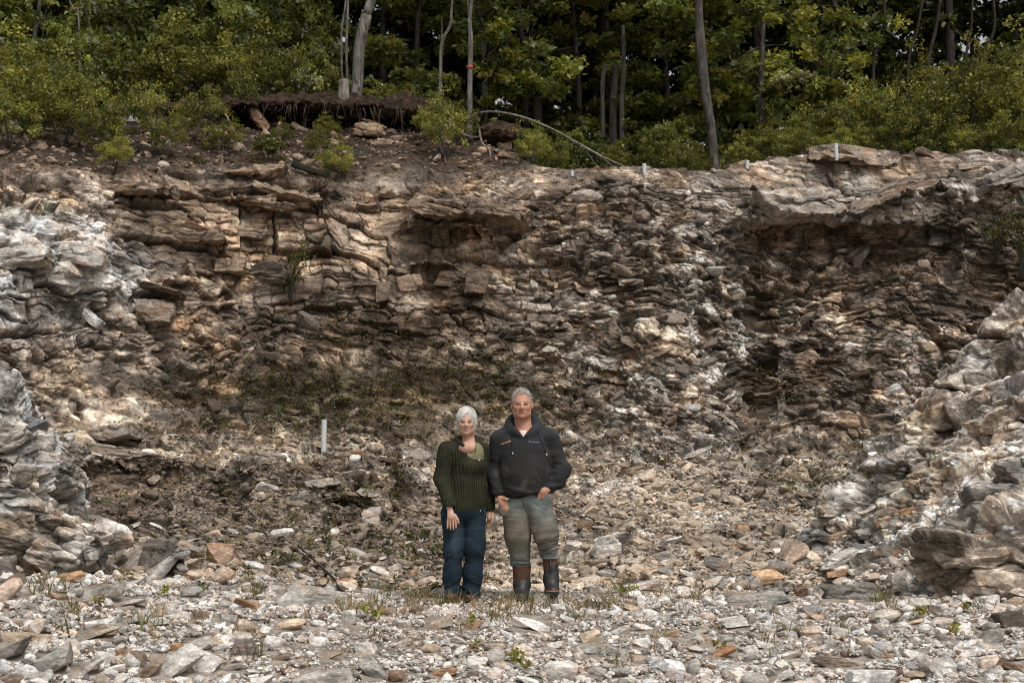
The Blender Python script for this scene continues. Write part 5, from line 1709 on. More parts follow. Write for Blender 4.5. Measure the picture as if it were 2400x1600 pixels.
ps = [np.array(hit(u, v)[0]) + [0, -.06, .06] for u, v in ((700, 1290), (735, 1322), (760, 1345), (788, 1372))]
o = MB().tube(curve(ps, 16), np.linspace(.008, .014, 16), 6).build('dark_stick', M_BARK_DARK)
tag(o, 'dark curved stick on the talus behind the flat topped slab', 'stick')
ps = [np.array(hit(u, v)[0]) + [0, -.1, .08] for u, v in ((690, 398), (725, 412), (765, 424))]
o = MB().tube(curve(ps, 16), np.array([.065] * 16) * np.linspace(1, .6, 16), 10, .25).build('mossy_log', bark_mat('mossy_bark', (.014, .012, .009), (.034, .034, .016)))
tag(o, 'dark mossy log lying on the bank above the rounded outcrop', 'log')

# ---- white plastic pipes
M_PVC = simple_mat('pipe_plastic', (.56, .60, .61), .45, 30, .07, .05, .002, .5)


def pipe(u, v0, v1, w_, label, tilt=(0, 0), Y=None):
    p, n_ = hit(u, v1)
    if Y is not None:
        p = Vector(at(u, v1, Y))
    m_ = px(p.y)
    r = w_ * m_ / 2
    h = (v1 - v0) * m_
    V, F = [], []
    th = np.linspace(0, 2 * np.pi, 28, endpoint=False)
    for rr, z in ((r, -.07), (r, h - .004), (r - .004, h), (r * .82, h), (r * .82, h - .3)):
        V.append(np.stack([np.cos(th) * rr, np.sin(th) * rr, np.full(28, z)], 1))
    V = np.concatenate(V)
    i = np.arange(5 * 28).reshape(5, 28)
    F = np.stack([i[:-1], np.roll(i[:-1], -1, 1), np.roll(i[1:], -1, 1), i[1:]], -1).reshape(-1, 4)
    me = mesh_np('pipe', V, F, True)
    me.set_sharp_from_angle(angle=R(35))
    o = link('pipe', me, M_PVC)
    o.location = p
    o.rotation_euler = (R(tilt[0]), R(tilt[1]), 0)
    return tag(o, label, 'pipe', 'white plastic pipes')


pipe(758, 984, 1069, 12.5, 'tall white plastic pipe standing on the ledge in the talus', (0, .8))
pipe(1510, 384, 402, 10, 'short white pipe stub on the rim by the foot of the fallen sapling')
pipe(1960, 336, 362, 9.5, 'white pipe rising from the long slab on the rim', (0, -3), 24.6)
pipe(1341, 400, 413, 8, 'lowest white pipe stub in the dip of the rim')
pipe(1751, 376, 391, 9, 'white pipe stub beside the brown rim stone', (0, 4))
# ------------------------------------------------------------------ people: continuous surfaces grown from distance fields
def smin(a, b, k):
    h = np.clip(.5 + .5 * (b - a) / k, 0, 1)
    return b + (a - b) * h - k * h * (1 - h)


def smax(a, b, k):
    return -smin(-a, -b, k)


def cap(p, a, b, ra, rb, sy=1.0):
    a, b = np.array(a, np.float32), np.array(b, np.float32)
    q, d = p - a, b - a
    if sy != 1.0:
        w_ = np.array([1, 1 / sy, 1], np.float32)
        q, d = q * w_, d * w_
    h = np.clip((q @ d) / (d @ d), 0, 1)
    return np.linalg.norm(q - h[:, None] * d, axis=1) - (ra + (rb - ra) * h)


def ell(p, c, r, yaw=0., pitch=0., roll=0.):
    q = p - np.array(c, np.float32)
    if yaw or pitch or roll:
        m = np.array(Euler((R(pitch), R(roll), R(yaw)), 'XYZ').to_matrix(), np.float32)
        q = q @ m
    r = np.array(r, np.float32)
    k0 = np.linalg.norm(q / r, axis=1)
    k1 = np.linalg.norm(q / (r * r), axis=1) + 1e-6
    return np.where(k0 < .05, -r.min(), k0 * (k0 - 1) / k1)


def chain(p, pts, rs, k=.02, sy=1.0):
    d = None
    for i in range(len(pts) - 1):
        c = cap(p, pts[i], pts[i + 1], rs[i], rs[i + 1], sy)
        d = c if d is None else smin(d, c, k)
    return d


def ring(p, c, rx, ry, rt, tilt, front=None):
    """a tilted oval roll about c; tilt: rise of z per metre of y"""
    q = p - np.array(c, np.float32)
    z = q[:, 2] - tilt * q[:, 1]
    k = np.sqrt((q[:, 0] / rx) ** 2 + (q[:, 1] / ry) ** 2) + 1e-6
    rm = (rx + ry) / 2
    return np.sqrt(((k - 1) * rm) ** 2 + (z / math.sqrt(1 + tilt * tilt)) ** 2) - rt


def nz(p, s, seed, oct=2):
    return fbm(p * np.array(s, np.float32), oct, seed) - .5


def nets(f, lo, hi, h):
    """naive surface nets of f(points) inside the box lo..hi at spacing h, evaluated only near the surface"""
    lo, hi = np.array(lo, float), np.array(hi, float)
    S = 4
    nc = np.ceil((hi - lo) / (h * S)).astype(int) + 1
    n = nc * S
    ax = [lo[k] + (np.arange(nc[k]) + .5) * S * h - .5 * h for k in range(3)]
    G = np.stack(np.meshgrid(*ax, indexing='ij'), -1).reshape(-1, 3).astype(np.float32)
    C = f(G).reshape(nc)
    near = np.abs(C) < S * h * 1.25
    F = np.repeat(np.repeat(np.repeat(C, S, 0), S, 1), S, 2).astype(np.float32)
    M = np.repeat(np.repeat(np.repeat(near, S, 0), S, 1), S, 2)
    I = np.argwhere(M)
    F[M] = f((lo + I * h).astype(np.float32))
    s = F < 0
    cnt = np.zeros(n - 1, np.int8)
    for dx in (0, 1):
        for dy in (0, 1):
            for dz in (0, 1):
                cnt += s[dx:n[0] - 1 + dx, dy:n[1] - 1 + dy, dz:n[2] - 1 + dz]
    cells = np.argwhere((cnt > 0) & (cnt < 8))
    idx = np.full(n - 1, -1, np.int64)
    idx[tuple(cells.T)] = np.arange(len(cells))
    acc = np.zeros((len(cells), 3))
    num = np.zeros(len(cells))
    cr = [(a, b, c) for a in (0, 1) for b in (0, 1) for c in (0, 1)]
    val = {c: F[cells[:, 0] + c[0], cells[:, 1] + c[1], cells[:, 2] + c[2]] for c in cr}
    for a in cr:
        for k in range(3):
            if a[k] == 0:
                b = tuple(1 if j == k else a[j] for j in range(3))
                va, vb = val[a], val[b]
                m = (va < 0) != (vb < 0)
                t = np.where(m, va / np.where(m, va - vb, 1), 0)
                pt = np.array(a, float)[None] + np.eye(3)[k][None] * t[:, None]
                acc += pt * m[:, None]
                num += m
    V = lo + (cells + acc / np.maximum(num, 1)[:, None]) * h
    Fc = []
    for k in range(3):
        u, v = (k + 1) % 3, (k + 2) % 3
        sl0 = [slice(1, n[j] - 1) for j in range(3)]
        sl1 = list(sl0)
        sl0[k] = slice(0, n[k] - 1)
        sl1[k] = slice(1, n[k])
        a, b = s[tuple(sl0)], s[tuple(sl1)]
        e = np.argwhere(a != b)
        off = np.array([1, 1, 1])
        off[k] = 0
        e0 = e + off
        dirn = a[tuple(e.T)]
        def cell(du, dv):
            c = e0.copy()
            c[:, u] -= du
            c[:, v] -= dv
            return idx[tuple(c.T)]
        q = np.stack([cell(1, 1), cell(0, 1), cell(0, 0), cell(1, 0)], 1)
        q[~dirn] = q[~dirn][:, ::-1]
        Fc.append(q)
    Fc = np.concatenate(Fc)
    Fc = Fc[(Fc >= 0).all(1)]
    return V, Fc


def front_y(f, x, z, y0=-.45, y1=.1, n=260):
    """where the surface faces the camera at (x, z)"""
    x, z = np.atleast_1d(x), np.atleast_1d(z)
    ys = np.linspace(y0, y1, n)
    P = np.stack(np.broadcast_arrays(x[:, None], ys[None], z[:, None]), -1).reshape(-1, 3).astype(np.float32)
    d = f(P).reshape(len(x), n)
    i = np.argmax(d < 0, 1)
    return np.where((d < 0).any(1), ys[i], 0.)


def smooth_mesh(V, F, it=1):
    for _ in range(it):
        acc = np.zeros_like(V)
        cn = np.zeros(len(V))
        for a, b in ((0, 1), (1, 2), (2, 3), (3, 0)):
            np.add.at(acc, F[:, a], V[F[:, b]])
            np.add.at(cn, F[:, a], 1)
            np.add.at(acc, F[:, b], V[F[:, a]])
            np.add.at(cn, F[:, b], 1)
        V = V * .5 + .5 * acc / np.maximum(cn, 1)[:, None]
    return V


def cloth_mat(name, nscale=260, bump=.25, rough=.92, blot=6., lo=.72, hi=1.22):
    m, nt = new_mat(name)
    tc = N(nt, 'ShaderNodeTexCoord')
    a = N(nt, 'ShaderNodeAttribute', attribute_name='tint').outputs['Color']
    n1 = noise_node(nt, tc.outputs['Object'], nscale, 3, .6)
    n2 = noise_node(nt, tc.outputs['Object'], blot, 6, .65)
    c = mix(nt, 1.0, a, ramp(nt, n2, [(.32, (lo,) * 3), (.68, (hi,) * 3)]), 'MULTIPLY')
    finish(nt, c, rough, n1, bump, .002, .2)
    return m


M_CLOTH = cloth_mat('cloth')
M_DENIM = cloth_mat('denim', 420, .3, .9, 9, .65, 1.3)
m_, nt_ = new_mat('skin')
a_ = N(nt_, 'ShaderNodeAttribute', attribute_name='tint').outputs['Color']
tc = N(nt_, 'ShaderNodeTexCoord')
n1 = noise_node(nt_, tc.outputs['Object'], 55, 5, .65)
b_ = finish(nt_, mix(nt_, 1.0, a_, ramp(nt_, n1, [(.3, (.84, .80, .80)), (.7, (1.12, 1.12, 1.12))]), 'MULTIPLY'), .55, n1, .15, .002, .35)
b_.inputs['Subsurface Weight'].default_value = .12
b_.inputs['Subsurface Radius'].default_value = (.012, .005, .003)
M_SKIN = m_
M_HAIR = cloth_mat('hair', 300, .4, .55, 40, .75, 1.2)
M_RUBBER = simple_mat('boot_rubber', (.028, .027, .026), .5, 30, .5, .2, .003, .45)
M_NEOP = simple_mat('boot_upper', (.105, .052, .034), .85, 22, .3, .2, .003)
M_BAND = simple_mat('orange_trim', (.70, .20, .06), .6, 30, .1, .05, .001)
M_METAL = simple_mat('zip_metal', (.62, .62, .60), .35, 60, .1, .05, .001, .6)
M_CORD = simple_mat('cord', (.014, .014, .016), .85, 60, .2)


def garment(name, f, lo, hi, h, mat, parent, tint, it=1):
    V, F = nets(f, lo, hi, h)
    V = smooth_mesh(V, F, it)
    t = tint(V.astype(np.float32)) if callable(tint) else np.repeat(np.array(tint, float)[None], len(V), 0)
    return link(name, mesh_np(name, V, F, True, t), mat, parent)


def finger(p, root, dirn, bend, L, r, side):
    """three joints curling towards bend"""
    root, dirn, bend = np.array(root), np.array(dirn) / np.linalg.norm(dirn), np.array(bend)
    pts = [root]
    d = dirn.copy()
    for k, f_ in enumerate((.46, .30, .24)):
        pts.append(pts[-1] + d * L * f_)
        d = d + bend * .32
        d /= np.linalg.norm(d)
    return chain(p, pts, [r, r * .93, r * .86, r * .74], .004)


def face_parts(p, c, s, w=1.0, jaw=1.0):
    """head about c (middle of the eyes' height on the skull axis), looking towards -y; s scale"""
    q = (p - np.array(c, np.float32)) / s
    q[:, 0] /= w
    d = ell(q, (0, .022, .030), (.077, .098, .098))
    d = smin(d, ell(q, (0, -.028, -.035), (.062 * jaw, .072, .085)), .035)
    d = smin(d, ell(q, (0, -.045, -.088), (.046 * jaw, .046, .036)), .03)
    for sx in (-1, 1):
        d = smin(d, ell(q, (sx * .050 * jaw, -.01, -.075), (.022, .045, .035)), .03)       # jowl and jaw corner
        d = smin(d, ell(q, (sx * .038, -.068, -.030), (.026, .024, .022)), .022)           # cheek
        d = smin(d, ell(q, (sx * .027, -.078, .019), (.022, .012, .008)), .016)            # brow
        d = smax(d, -ell(q, (sx * .031, -.113, .002), (.018, .018, .0095)), .010)          # eye socket
        d = smin(d, ell(q, (sx * .031, -.085, .000), (.0165, .0145, .0095)), .003)         # eyelids
        ear = ell(q, (sx * .083, .010, -.012), (.011, .021, .034), 0, 8, sx * -12)
        ear = smax(ear, -ell(q, (sx * .092, .006, -.008), (.010, .012, .020)), .006)
        d = smin(d, ear, .008)
    n = cap(q, (0, -.093, .006), (0, -.119, -.034), .0085, .0135)
    for sx in (-1, 1):
        n = smin(n, ell(q, (sx * .013, -.105, -.038), (.0085, .011, .008)), .006)
    d = smin(d, n, .010)
    d = smin(d, ell(q, (0, -.098, -.064), (.026, .011, .0055)), .006)
    d = smin(d, ell(q, (0, -.096, -.076), (.023, .011, .006)), .006)
    d = smax(d, -ell(q, (0, -.110, -.070), (.026, .012, .0018)), .003)
    d = smin(d, ell(q, (0, -.080, -.104), (.021, .020, .016)), .018)
    for sx in (-1, 1):
        d = smax(d, -cap(q, (sx * .024, -.104, -.045), (sx * .034, -.094, -.078), .0022, .0015), .004)   # folds beside the nose
    return d * s


def skin_tint(base, c, s, w=1.0, lips=(.42, .17, .14), brow=(.30, .26, .23), red=.6):
    base = np.array(base)

    def f(V):
        q = (V - np.array(c)) / s
        q[:, 0] = q[:, 0] / w
        t = np.repeat(base[None], len(V), 0)
        def blend(t, m, col):
            return t * (1 - m[:, None]) + np.array(col) * m[:, None]
        front = q[:, 1] < -.04
        inface = front & (q[:, 2] > -.13) & (q[:, 2] < .13)
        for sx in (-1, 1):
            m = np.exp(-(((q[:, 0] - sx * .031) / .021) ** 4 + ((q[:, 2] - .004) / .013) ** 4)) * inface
            t = blend(t, m * .42, base * np.array([.62, .50, .48]))  # reddish lids, with socket shade painted in against the overhead light on them
        for sx in (-1, 1):
            m = np.exp(-(((q[:, 0] - sx * .042) / .024) ** 2 + ((q[:, 2] + .028) / .020) ** 2)) * inface * red
            t = blend(t, m * .55, base * np.array([1.05, .72, .66]))
            m = np.exp(-(((q[:, 0] - sx * .031) / .019) ** 2 + ((q[:, 2] - .021) / .0055) ** 2)) * inface
            t = blend(t, m * .75, np.array(brow) * .55)
            m = np.exp(-(((q[:, 0] - sx * .031) / .0155) ** 4 + ((q[:, 2] - .000) / .0062) ** 4)) * (q[:, 1] < -.075) * inface
            t = blend(t, np.clip(m * 1.25, 0, 1), (.030, .022, .020))
            m = np.exp(-(((q[:, 0] - sx * .031) / .017) ** 2 + ((q[:, 2] + .010) / .005) ** 2)) * inface
            t = blend(t, m * .35, base * .55)
        m = np.exp(-((q[:, 0] / .016) ** 2 + ((q[:, 2] + .036) / .013) ** 2)) * (q[:, 1] < -.1) * red
        t = blend(t, m * .5, base * np.array([1.0, .70, .64]))
        m = np.exp(-((q[:, 0] / .027) ** 4 + ((q[:, 2] + .070) / .010) ** 4)) * (q[:, 1] < -.085)
        t = blend(t, m * .65, lips)
        m = np.exp(-((q[:, 0] / .028) ** 4 + ((q[:, 2] + .070) / .0028) ** 4)) * (q[:, 1] < -.085)
        t = blend(t, m * .7, (.12, .05, .04))
        return np.clip(t, 0, .8)
    return f


def strands(n, seed, rootf, dirf, L, w_, col, mat, parent, name='hair_strands', nseg=4, body=None):
    """thin tapered locks lying on the head"""
    rs = np.random.RandomState(seed)
    V, F, T = [], [], []
    k = 0
    while k < n:
        r = rootf(rs)
        if r is None:
            continue
        p, d = np.array(r[0]), np.array(r[1])
        ln = L * rs.uniform(.6, 1.25)
        s = np.cross(d, [0.1, -1, .1])
        s = s / (np.linalg.norm(s) + 1e-6) * w_ * rs.uniform(.6, 1.4)
        base = len(V)
        c = np.array(col) * rs.uniform(.72, 1.2)
        for j in range(nseg + 1):
            f = j / nseg
            ww = s * (1 - .75 * f)
            V += [p - ww, p + ww]
            T += [c, c]
            if j < nseg:
                F.append((base + 2 * j, base + 2 * j + 1, base + 2 * j + 3, base + 2 * j + 2))
            d = dirf(p, d, rs)
            p = p + d * ln / nseg
        k += 1
    return np.array(V), np.array(F), np.array(T)


def join(name, parts, mat, parent):
    VV_, FF_, TT_, off = [], [], [], 0
    for V, F, T in parts:
        VV_.append(V)
        FF_.append(np.asarray(F) + off)
        TT_.append(T)
        off += len(V)
    return link(name, mesh_np(name, np.concatenate(VV_), np.concatenate(FF_), True, np.concatenate(TT_)), mat, parent)


# =================================================================== the man
MAN = empty('person', at(1226, 1405, 12.1), 'grey haired man in a black hooded sweatshirt, hands in the pockets of muddy jeans', 'person', 'couple standing on the gravel')
MAN.location.z = 0.0
HC = (-.010, -.004, 1.664)           # eye height on the skull axis
LA = [(-.205, .02, 1.365), (-.245, .06, 1.09), (-.205, -.05, .905)]
RA = [(.235, .02, 1.375), (.315, .06, 1.10), (.222, -.07, .955)]
LL = [(-.060, .0, .82), (-.042, -.03, .54), (-.012, .03, .20), (-.010, .03, .06)]
RL = [(.125, .0, .83), (.190, -.09, .585), (.228, -.05, .36), (.236, -.04, .12)]


def man_body(p):
    d = face_parts(p, HC, 1.0, 1.02, 1.03)
    d = smin(d, cap(p, (-.008, .030, 1.62), (.005, .040, 1.40), .066, .078), .03)
    t = ell(p, (.015, .015, 1.22), (.17, .10, .26))
    t = smin(t, ell(p, (.03, .01, .92), (.14, .10, .14)), .06)
    t = smin(t, cap(p, (-.16, .03, 1.37), (.19, .03, 1.38), .055, .055), .05)
    d = smin(d, t, .04)
    for A, s in ((LA, -1), (RA, 1)):
        d = smin(d, chain(p, A, [.05, .042, .030], .02), .02)
    # the hands: back of the hand and thumb show, the fingers go into the pockets
    hl = smin(cap(p, (-.203, -.058, .895), (-.172, -.100, .835), .027, .036, .75), cap(p, (-.172, -.10, .835), (-.150, -.10, .79), .034, .034, .7), .015)
    for k in range(4):
        hl = smin(hl, finger(p, (-.188 + .018 * k, -.105 + .004 * k, .808 + .008 * k), (.25, .10, -1), (0, .3, 0), .075 - .006 * abs(k - 1.5), .0095, 1), .006)
    hl = smin(hl, chain(p, [(-.176, -.112, .868), (-.152, -.132, .872), (-.128, -.136, .868)], [.013, .0125, .010], .006), .008)
    d = smin(d, hl, .012)
    hr = smin(cap(p, (.216, -.078, .950), (.165, -.128, .935), .027, .036, .75), cap(p, (.165, -.128, .935), (.155, -.12, .90), .034, .036, .7), .015)
    for k in range(4):
        hr = smin(hr, finger(p, (.192 - .019 * k, -.118 - .004 * k, .905), (-.30, .12, -1), (0, .3, 0), .075 - .006 * abs(k - 1.5), .0095, -1), .006)
    hr = smin(hr, chain(p, [(.150, -.136, .950), (.118, -.150, .946), (.092, -.150, .936)], [.013, .0125, .010], .006), .008)
    d = smin(d, hr, .012)
    for L in (LL, RL):
        d = smin(d, chain(p, L, [.075, .055, .042, .036], .02), .02)
    return d


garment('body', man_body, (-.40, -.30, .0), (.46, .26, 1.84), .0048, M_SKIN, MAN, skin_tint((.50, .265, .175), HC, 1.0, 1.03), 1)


def man_hood(p):
    t = ell(p, (.018, .012, 1.275), (.215, .148, .19))
    t = smin(t, ell(p, (.022, -.030, 1.06), (.216, .165, .22)), .14)
    t = smin(t, ell(p, (.025, -.012, .935), (.205, .160, .10)), .05)
    t = smin(t, cap(p, (-.06, .035, 1.44), (-.175, .025, 1.375), .075, .080), .05)
    t = smin(t, cap(p, (.08, .035, 1.445), (.205, .025, 1.385), .075, .080), .05)
    # hem: drawn in, higher over the pocketed hands
    hem = .872 + .05 * sstep(-.02, .16, p[:, 0]) + .012 * np.sin(p[:, 0] * 23) + .02 * sstep(-.1, -.2, p[:, 0])
    t = smax(t, hem - p[:, 2], .03)
    la = chain(p, [(-.195, .02, 1.36), (-.238, .06, 1.09), (-.207, -.045, .925)], [.088, .080, .055], .05)
    la = smin(la, ell(p, (-.228, .0, 1.0), (.062, .075, .10)), .04)
    ra = chain(p, [(.225, .02, 1.372), (.312, .055, 1.10), (.235, -.06, .968)], [.090, .082, .056], .05)
    ra = smin(ra, ell(p, (.305, .0, 1.03), (.068, .08, .095)), .04)
    for A, w0 in ((la, 3), (ra, 5)):
        A += .045 * (np.abs(nz(p, (6, 6, 17), 200 + w0)) - .10) * sstep(1.32, 1.12, p[:, 2]) + .012 * nz(p, (5, 5, 9), 210 + w0)
    d = smin(t, smin(la, ra, .02), .022)
    # folds of the heavy cloth
    d += .020 * nz(p, (4.5, 4.5, 3.0), 220) + .034 * (np.abs(nz(p, (5, 5, 11), 221)) - .1) * sstep(.0, .12, np.abs(p[:, 0] - .02)) * sstep(1.42, 1.2, p[:, 2])
    d += .030 * (np.abs(nz(p, (6, 6, 20), 222)) - .1) * sstep(1.02, .92, p[:, 2])
    # the hood lying open round the neck
    hd = ring(p, (.004, .035, 1.490), .122, .125, .037, .52)
    hd += .012 * nz(p, (12, 12, 12), 223)
    hd = smin(hd, ell(p, (.0, .155, 1.46), (.135, .055, .095), 0, -20), .04)
    d = smin(d, hd, .022)
    d = smax(d, -cap(p, (-.006, -.02, 1.62), (.0, -.005, 1.37), .094, .072), .012)
    d = smax(d, -np.maximum(np.maximum(np.abs(p[:, 0] - .002) - .78 * (p[:, 2] - 1.386), p[:, 1] - .03), p[:, 2] - 1.62), .010)
    return d


def hood_tint(V):
    t = np.repeat(np.array([[.0235, .0235, .0255]]), len(V), 0)
    dirt = np.exp(-(((V[:, 0] - .02) / .17) ** 2 + ((V[:, 2] - 1.06) / .16) ** 2)) * (V[:, 1] < 0)
    sp = sstep(.52, .66, fbm(V * 9, 4, 230))
    t = t * (1 - .55 * dirt[:, None]) + np.array([.046, .039, .034]) * (.55 * dirt)[:, None]
    t = t + (np.array([.05, .045, .04]) * (sp * (.3 + .6 * dirt))[:, None])
    fade = sstep(1.25, 1.42, V[:, 2])
    t = t + np.array([.006, .008, .011]) * fade[:, None]
    spk = vnoise(V * 150, 231) > .985
    t[spk] += .10
    return t


hoodie = garment('hooded_sweatshirt', man_hood, (-.42, -.32, .80), (.46, .30, 1.64), .0056, M_CLOTH, MAN, hood_tint, 1)


def man_inner(p):
    d = ell(p, (.0, .0, 1.385), (.110, .092, .080))
    d = smax(d, -cap(p, (-.008, .03, 1.65), (.002, .005, 1.43), .083, .062), .008)
    return smax(d, p[:, 2] - 1.475 - .25 * p[:, 1], .01)


def inner_tint(V):
    t = np.repeat(np.array([[.66, .64, .62]]), len(V), 0)
    vee = np.abs(V[:, 0] - .003) > .006 + .50 * (V[:, 2] - 1.392)
    t[vee] = (.62, .10, .035)
    return t


garment('undershirt', man_inner, (-.14, -.14, 1.28), (.14, .12, 1.50), .0045, M_CLOTH, MAN, inner_tint, 1)
# cord, emblem and seam follow the sweatshirt's front


def on_front(f, pts, lift=.003):
    pts = np.array(pts, float)
    y = front_y(f, pts[:, 0], pts[:, 1])
    return np.stack([pts[:, 0], y - lift, pts[:, 1]], 1)


def sp_(cx, cy, cx0=745., g=1470.):
    return ((cx - cx0) / 770., (g - cy) / 770.)


for q in ([(668, 380), (672, 420), (673, 465), (678, 512)], [(835, 360), (852, 410), (875, 465), (900, 522)]):
    pl = on_front(man_hood, curve([(a, 0, b) for a, b in [sp_(*k) for k in q]], 14)[:, [0, 2]])
    c = MB().tube(pl, .0042, 6).build('drawstring', M_CORD, hoodie)
    MB().tube(pl[-2:], .0055, 6).build('cord_tip', M_METAL, hoodie)
pk = on_front(man_hood, curve([(a, 0, b) for a, b in [sp_(*k) for k in [(812, 580), (820, 615), (838, 660), (855, 690)]]], 16)[:, [0, 2]], .001)
MB().tube(pk, .0035, 5).build('pocket_seam', simple_mat('seam', (.075, .068, .062), .9), hoodie)


def lettering(text, x0, z0, size, slope, mat, name, width):
    fc = bpy.data.curves.new('text', 'FONT')
    fc.body = text
    fc.size = size
    fc.offset = size * .022
    to = bpy.data.objects.new('text', fc)
    COL.objects.link(to)
    dg = bpy.context.evaluated_depsgraph_get()
    me = bpy.data.meshes.new_from_object(to.evaluated_get(dg))
    bpy.data.objects.remove(to)
    n = len(me.vertices)
    co = np.zeros(n * 3, np.float32)
    me.vertices.foreach_get('co', co)
    co = co.reshape(-1, 3)
    sx = width / max(co[:, 0].max(), 1e-6)
    x = x0 + co[:, 0] * sx
    z = z0 + co[:, 1] + co[:, 0] * sx * slope
    y = front_y(man_hood, x, z, n=420) - .0035
    me.vertices.foreach_set('co', np.stack([x, y, z], 1).astype(np.float32).ravel())
    me.update()
    return link(name, me, mat, hoodie)


x0, z0 = sp_(600, 453)
lettering('smart works', x0, z0, .023, .34, simple_mat('amber_print', (.72, .40, .15), .8), 'chest_lettering', .088)
x0, z0 = sp_(796, 433)
lettering('champion', x0, z0, .012, -.10, simple_mat('grey_print', (.28, .28, .29), .8), 'logo_lettering', .072)
cx_, cz_ = sp_(788, 430)
th = np.linspace(R(40), R(320), 18)
MB().tube(on_front(man_hood, np.stack([cx_ + .007 * np.cos(th), cz_ + .007 * np.sin(th)], 1), .002), .0016, 5).build('logo', simple_mat('pale_print', (.42, .42, .43), .8), hoodie)


def man_jeans(p):
    d = ell(p, (.030, .005, .86), (.180, .135, .105))
    d = smin(d, ell(p, (.03, .05, .80), (.15, .10, .09)), .05)
    l = chain(p, [(-.062, .0, .80), (-.045, -.025, .55), (-.022, .02, .315)], [.122, .103, .084], .05)
    r = chain(p, [(.130, -.01, .81), (.186, -.085, .590), (.222, -.052, .385)], [.118, .104, .076], .05)
    # creases: bunched above the boots, strong across the bent knee
    bl = sstep(.46, .36, p[:, 2]) * .8 + .16
    zz = p[:, 2] + .10 * p[:, 0] + .02 * nz(p, (9, 9, 4), 240)
    l += .052 * bl * (np.abs(nz(p + np.stack([zz * 0, zz * 0, .10 * p[:, 0]], 1), (5, 5, 23), 241)) - .09) + .012 * nz(p, (5, 5, 7), 242)
    br = np.exp(-((p[:, 2] - .50) / .085) ** 2) * 1.0 + .16
    zr = p[:, 2] - .22 * p[:, 0] + .02 * nz(p, (9, 9, 4), 243)
    r += .075 * br * (np.abs(nz(p - np.stack([zr * 0, zr * 0, .22 * p[:, 0]], 1), (5, 5, 22), 244)) - .09) + .012 * nz(p, (5, 5, 7), 245)
    hp = sstep(.70, .80, p[:, 2]) * sstep(.02, .12, p[:, 0])
    r += .050 * hp * (np.abs(nz(p + np.stack([zr * 0, zr * 0, .55 * p[:, 0]], 1), (5, 5, 20), 246)) - .09)
    l = smax(l, .292 + .008 * np.sin(p[:, 0] * 60) - p[:, 2], .012)
    r = smax(r, .368 - p[:, 2], .008)
    d = smin(d, smin(l, r, .018), .035)
    # the front pockets, stretched over the fingers
    pl = smax(ell(p, (-.160, -.090, .785), (.050, .026, .068)), p[:, 2] - .838 + .5 * (p[:, 0] + .163), .004)
    pr = smax(ell(p, (.168, -.112, .868), (.058, .026, .068)), p[:, 2] - .918 - .25 * (p[:, 0] - .168), .004)
    d = smin(d, smin(pl, pr, .004), .022)
    return d


def jeans_tint(V):
    base = np.array([.150, .168, .160])
    t = np.repeat(base[None], len(V), 0)
    mud = np.exp(-(((V[:, 2] - .58) / .20) ** 2)) * (.35 + .9 * fbm(V * np.array([7, 7, 4.]), 3, 250))
    mud = np.clip(mud * .9 - .12, 0, .75) * (V[:, 1] < .03)
    t = t * (1 - mud[:, None]) + np.array([.165, .115, .070]) * mud[:, None]
    blue = sstep(.44, .38, V[:, 2]) * (V[:, 0] > .09)
    t = t * (1 - .75 * blue[:, None]) + np.array([.17, .21, .225]) * .75 * blue[:, None]
    fray = (V[:, 0] > .09) & (V[:, 2] < .378)
    t[fray] = (.36, .37, .36)
    st = sstep(.5, .62, fbm(V * np.array([5, 5, 30.]), 3, 251))
    return t * (1 - .18 * st[:, None])


jeans = garment('jeans', man_jeans, (-.24, -.28, .25), (.36, .24, 1.0), .0050, M_DENIM, MAN, jeans_tint, 0)
fl = [sp_(*k) for k in [(738, 795), (748, 840), (765, 885), (777, 925)]]
MB().tube(on_front(man_jeans, curve([(a, 0, b) for a, b in fl], 12)[:, [0, 2]], .001), .004, 5).build('fly_seam', simple_mat('stitching', (.10, .075, .05), .9), jeans)


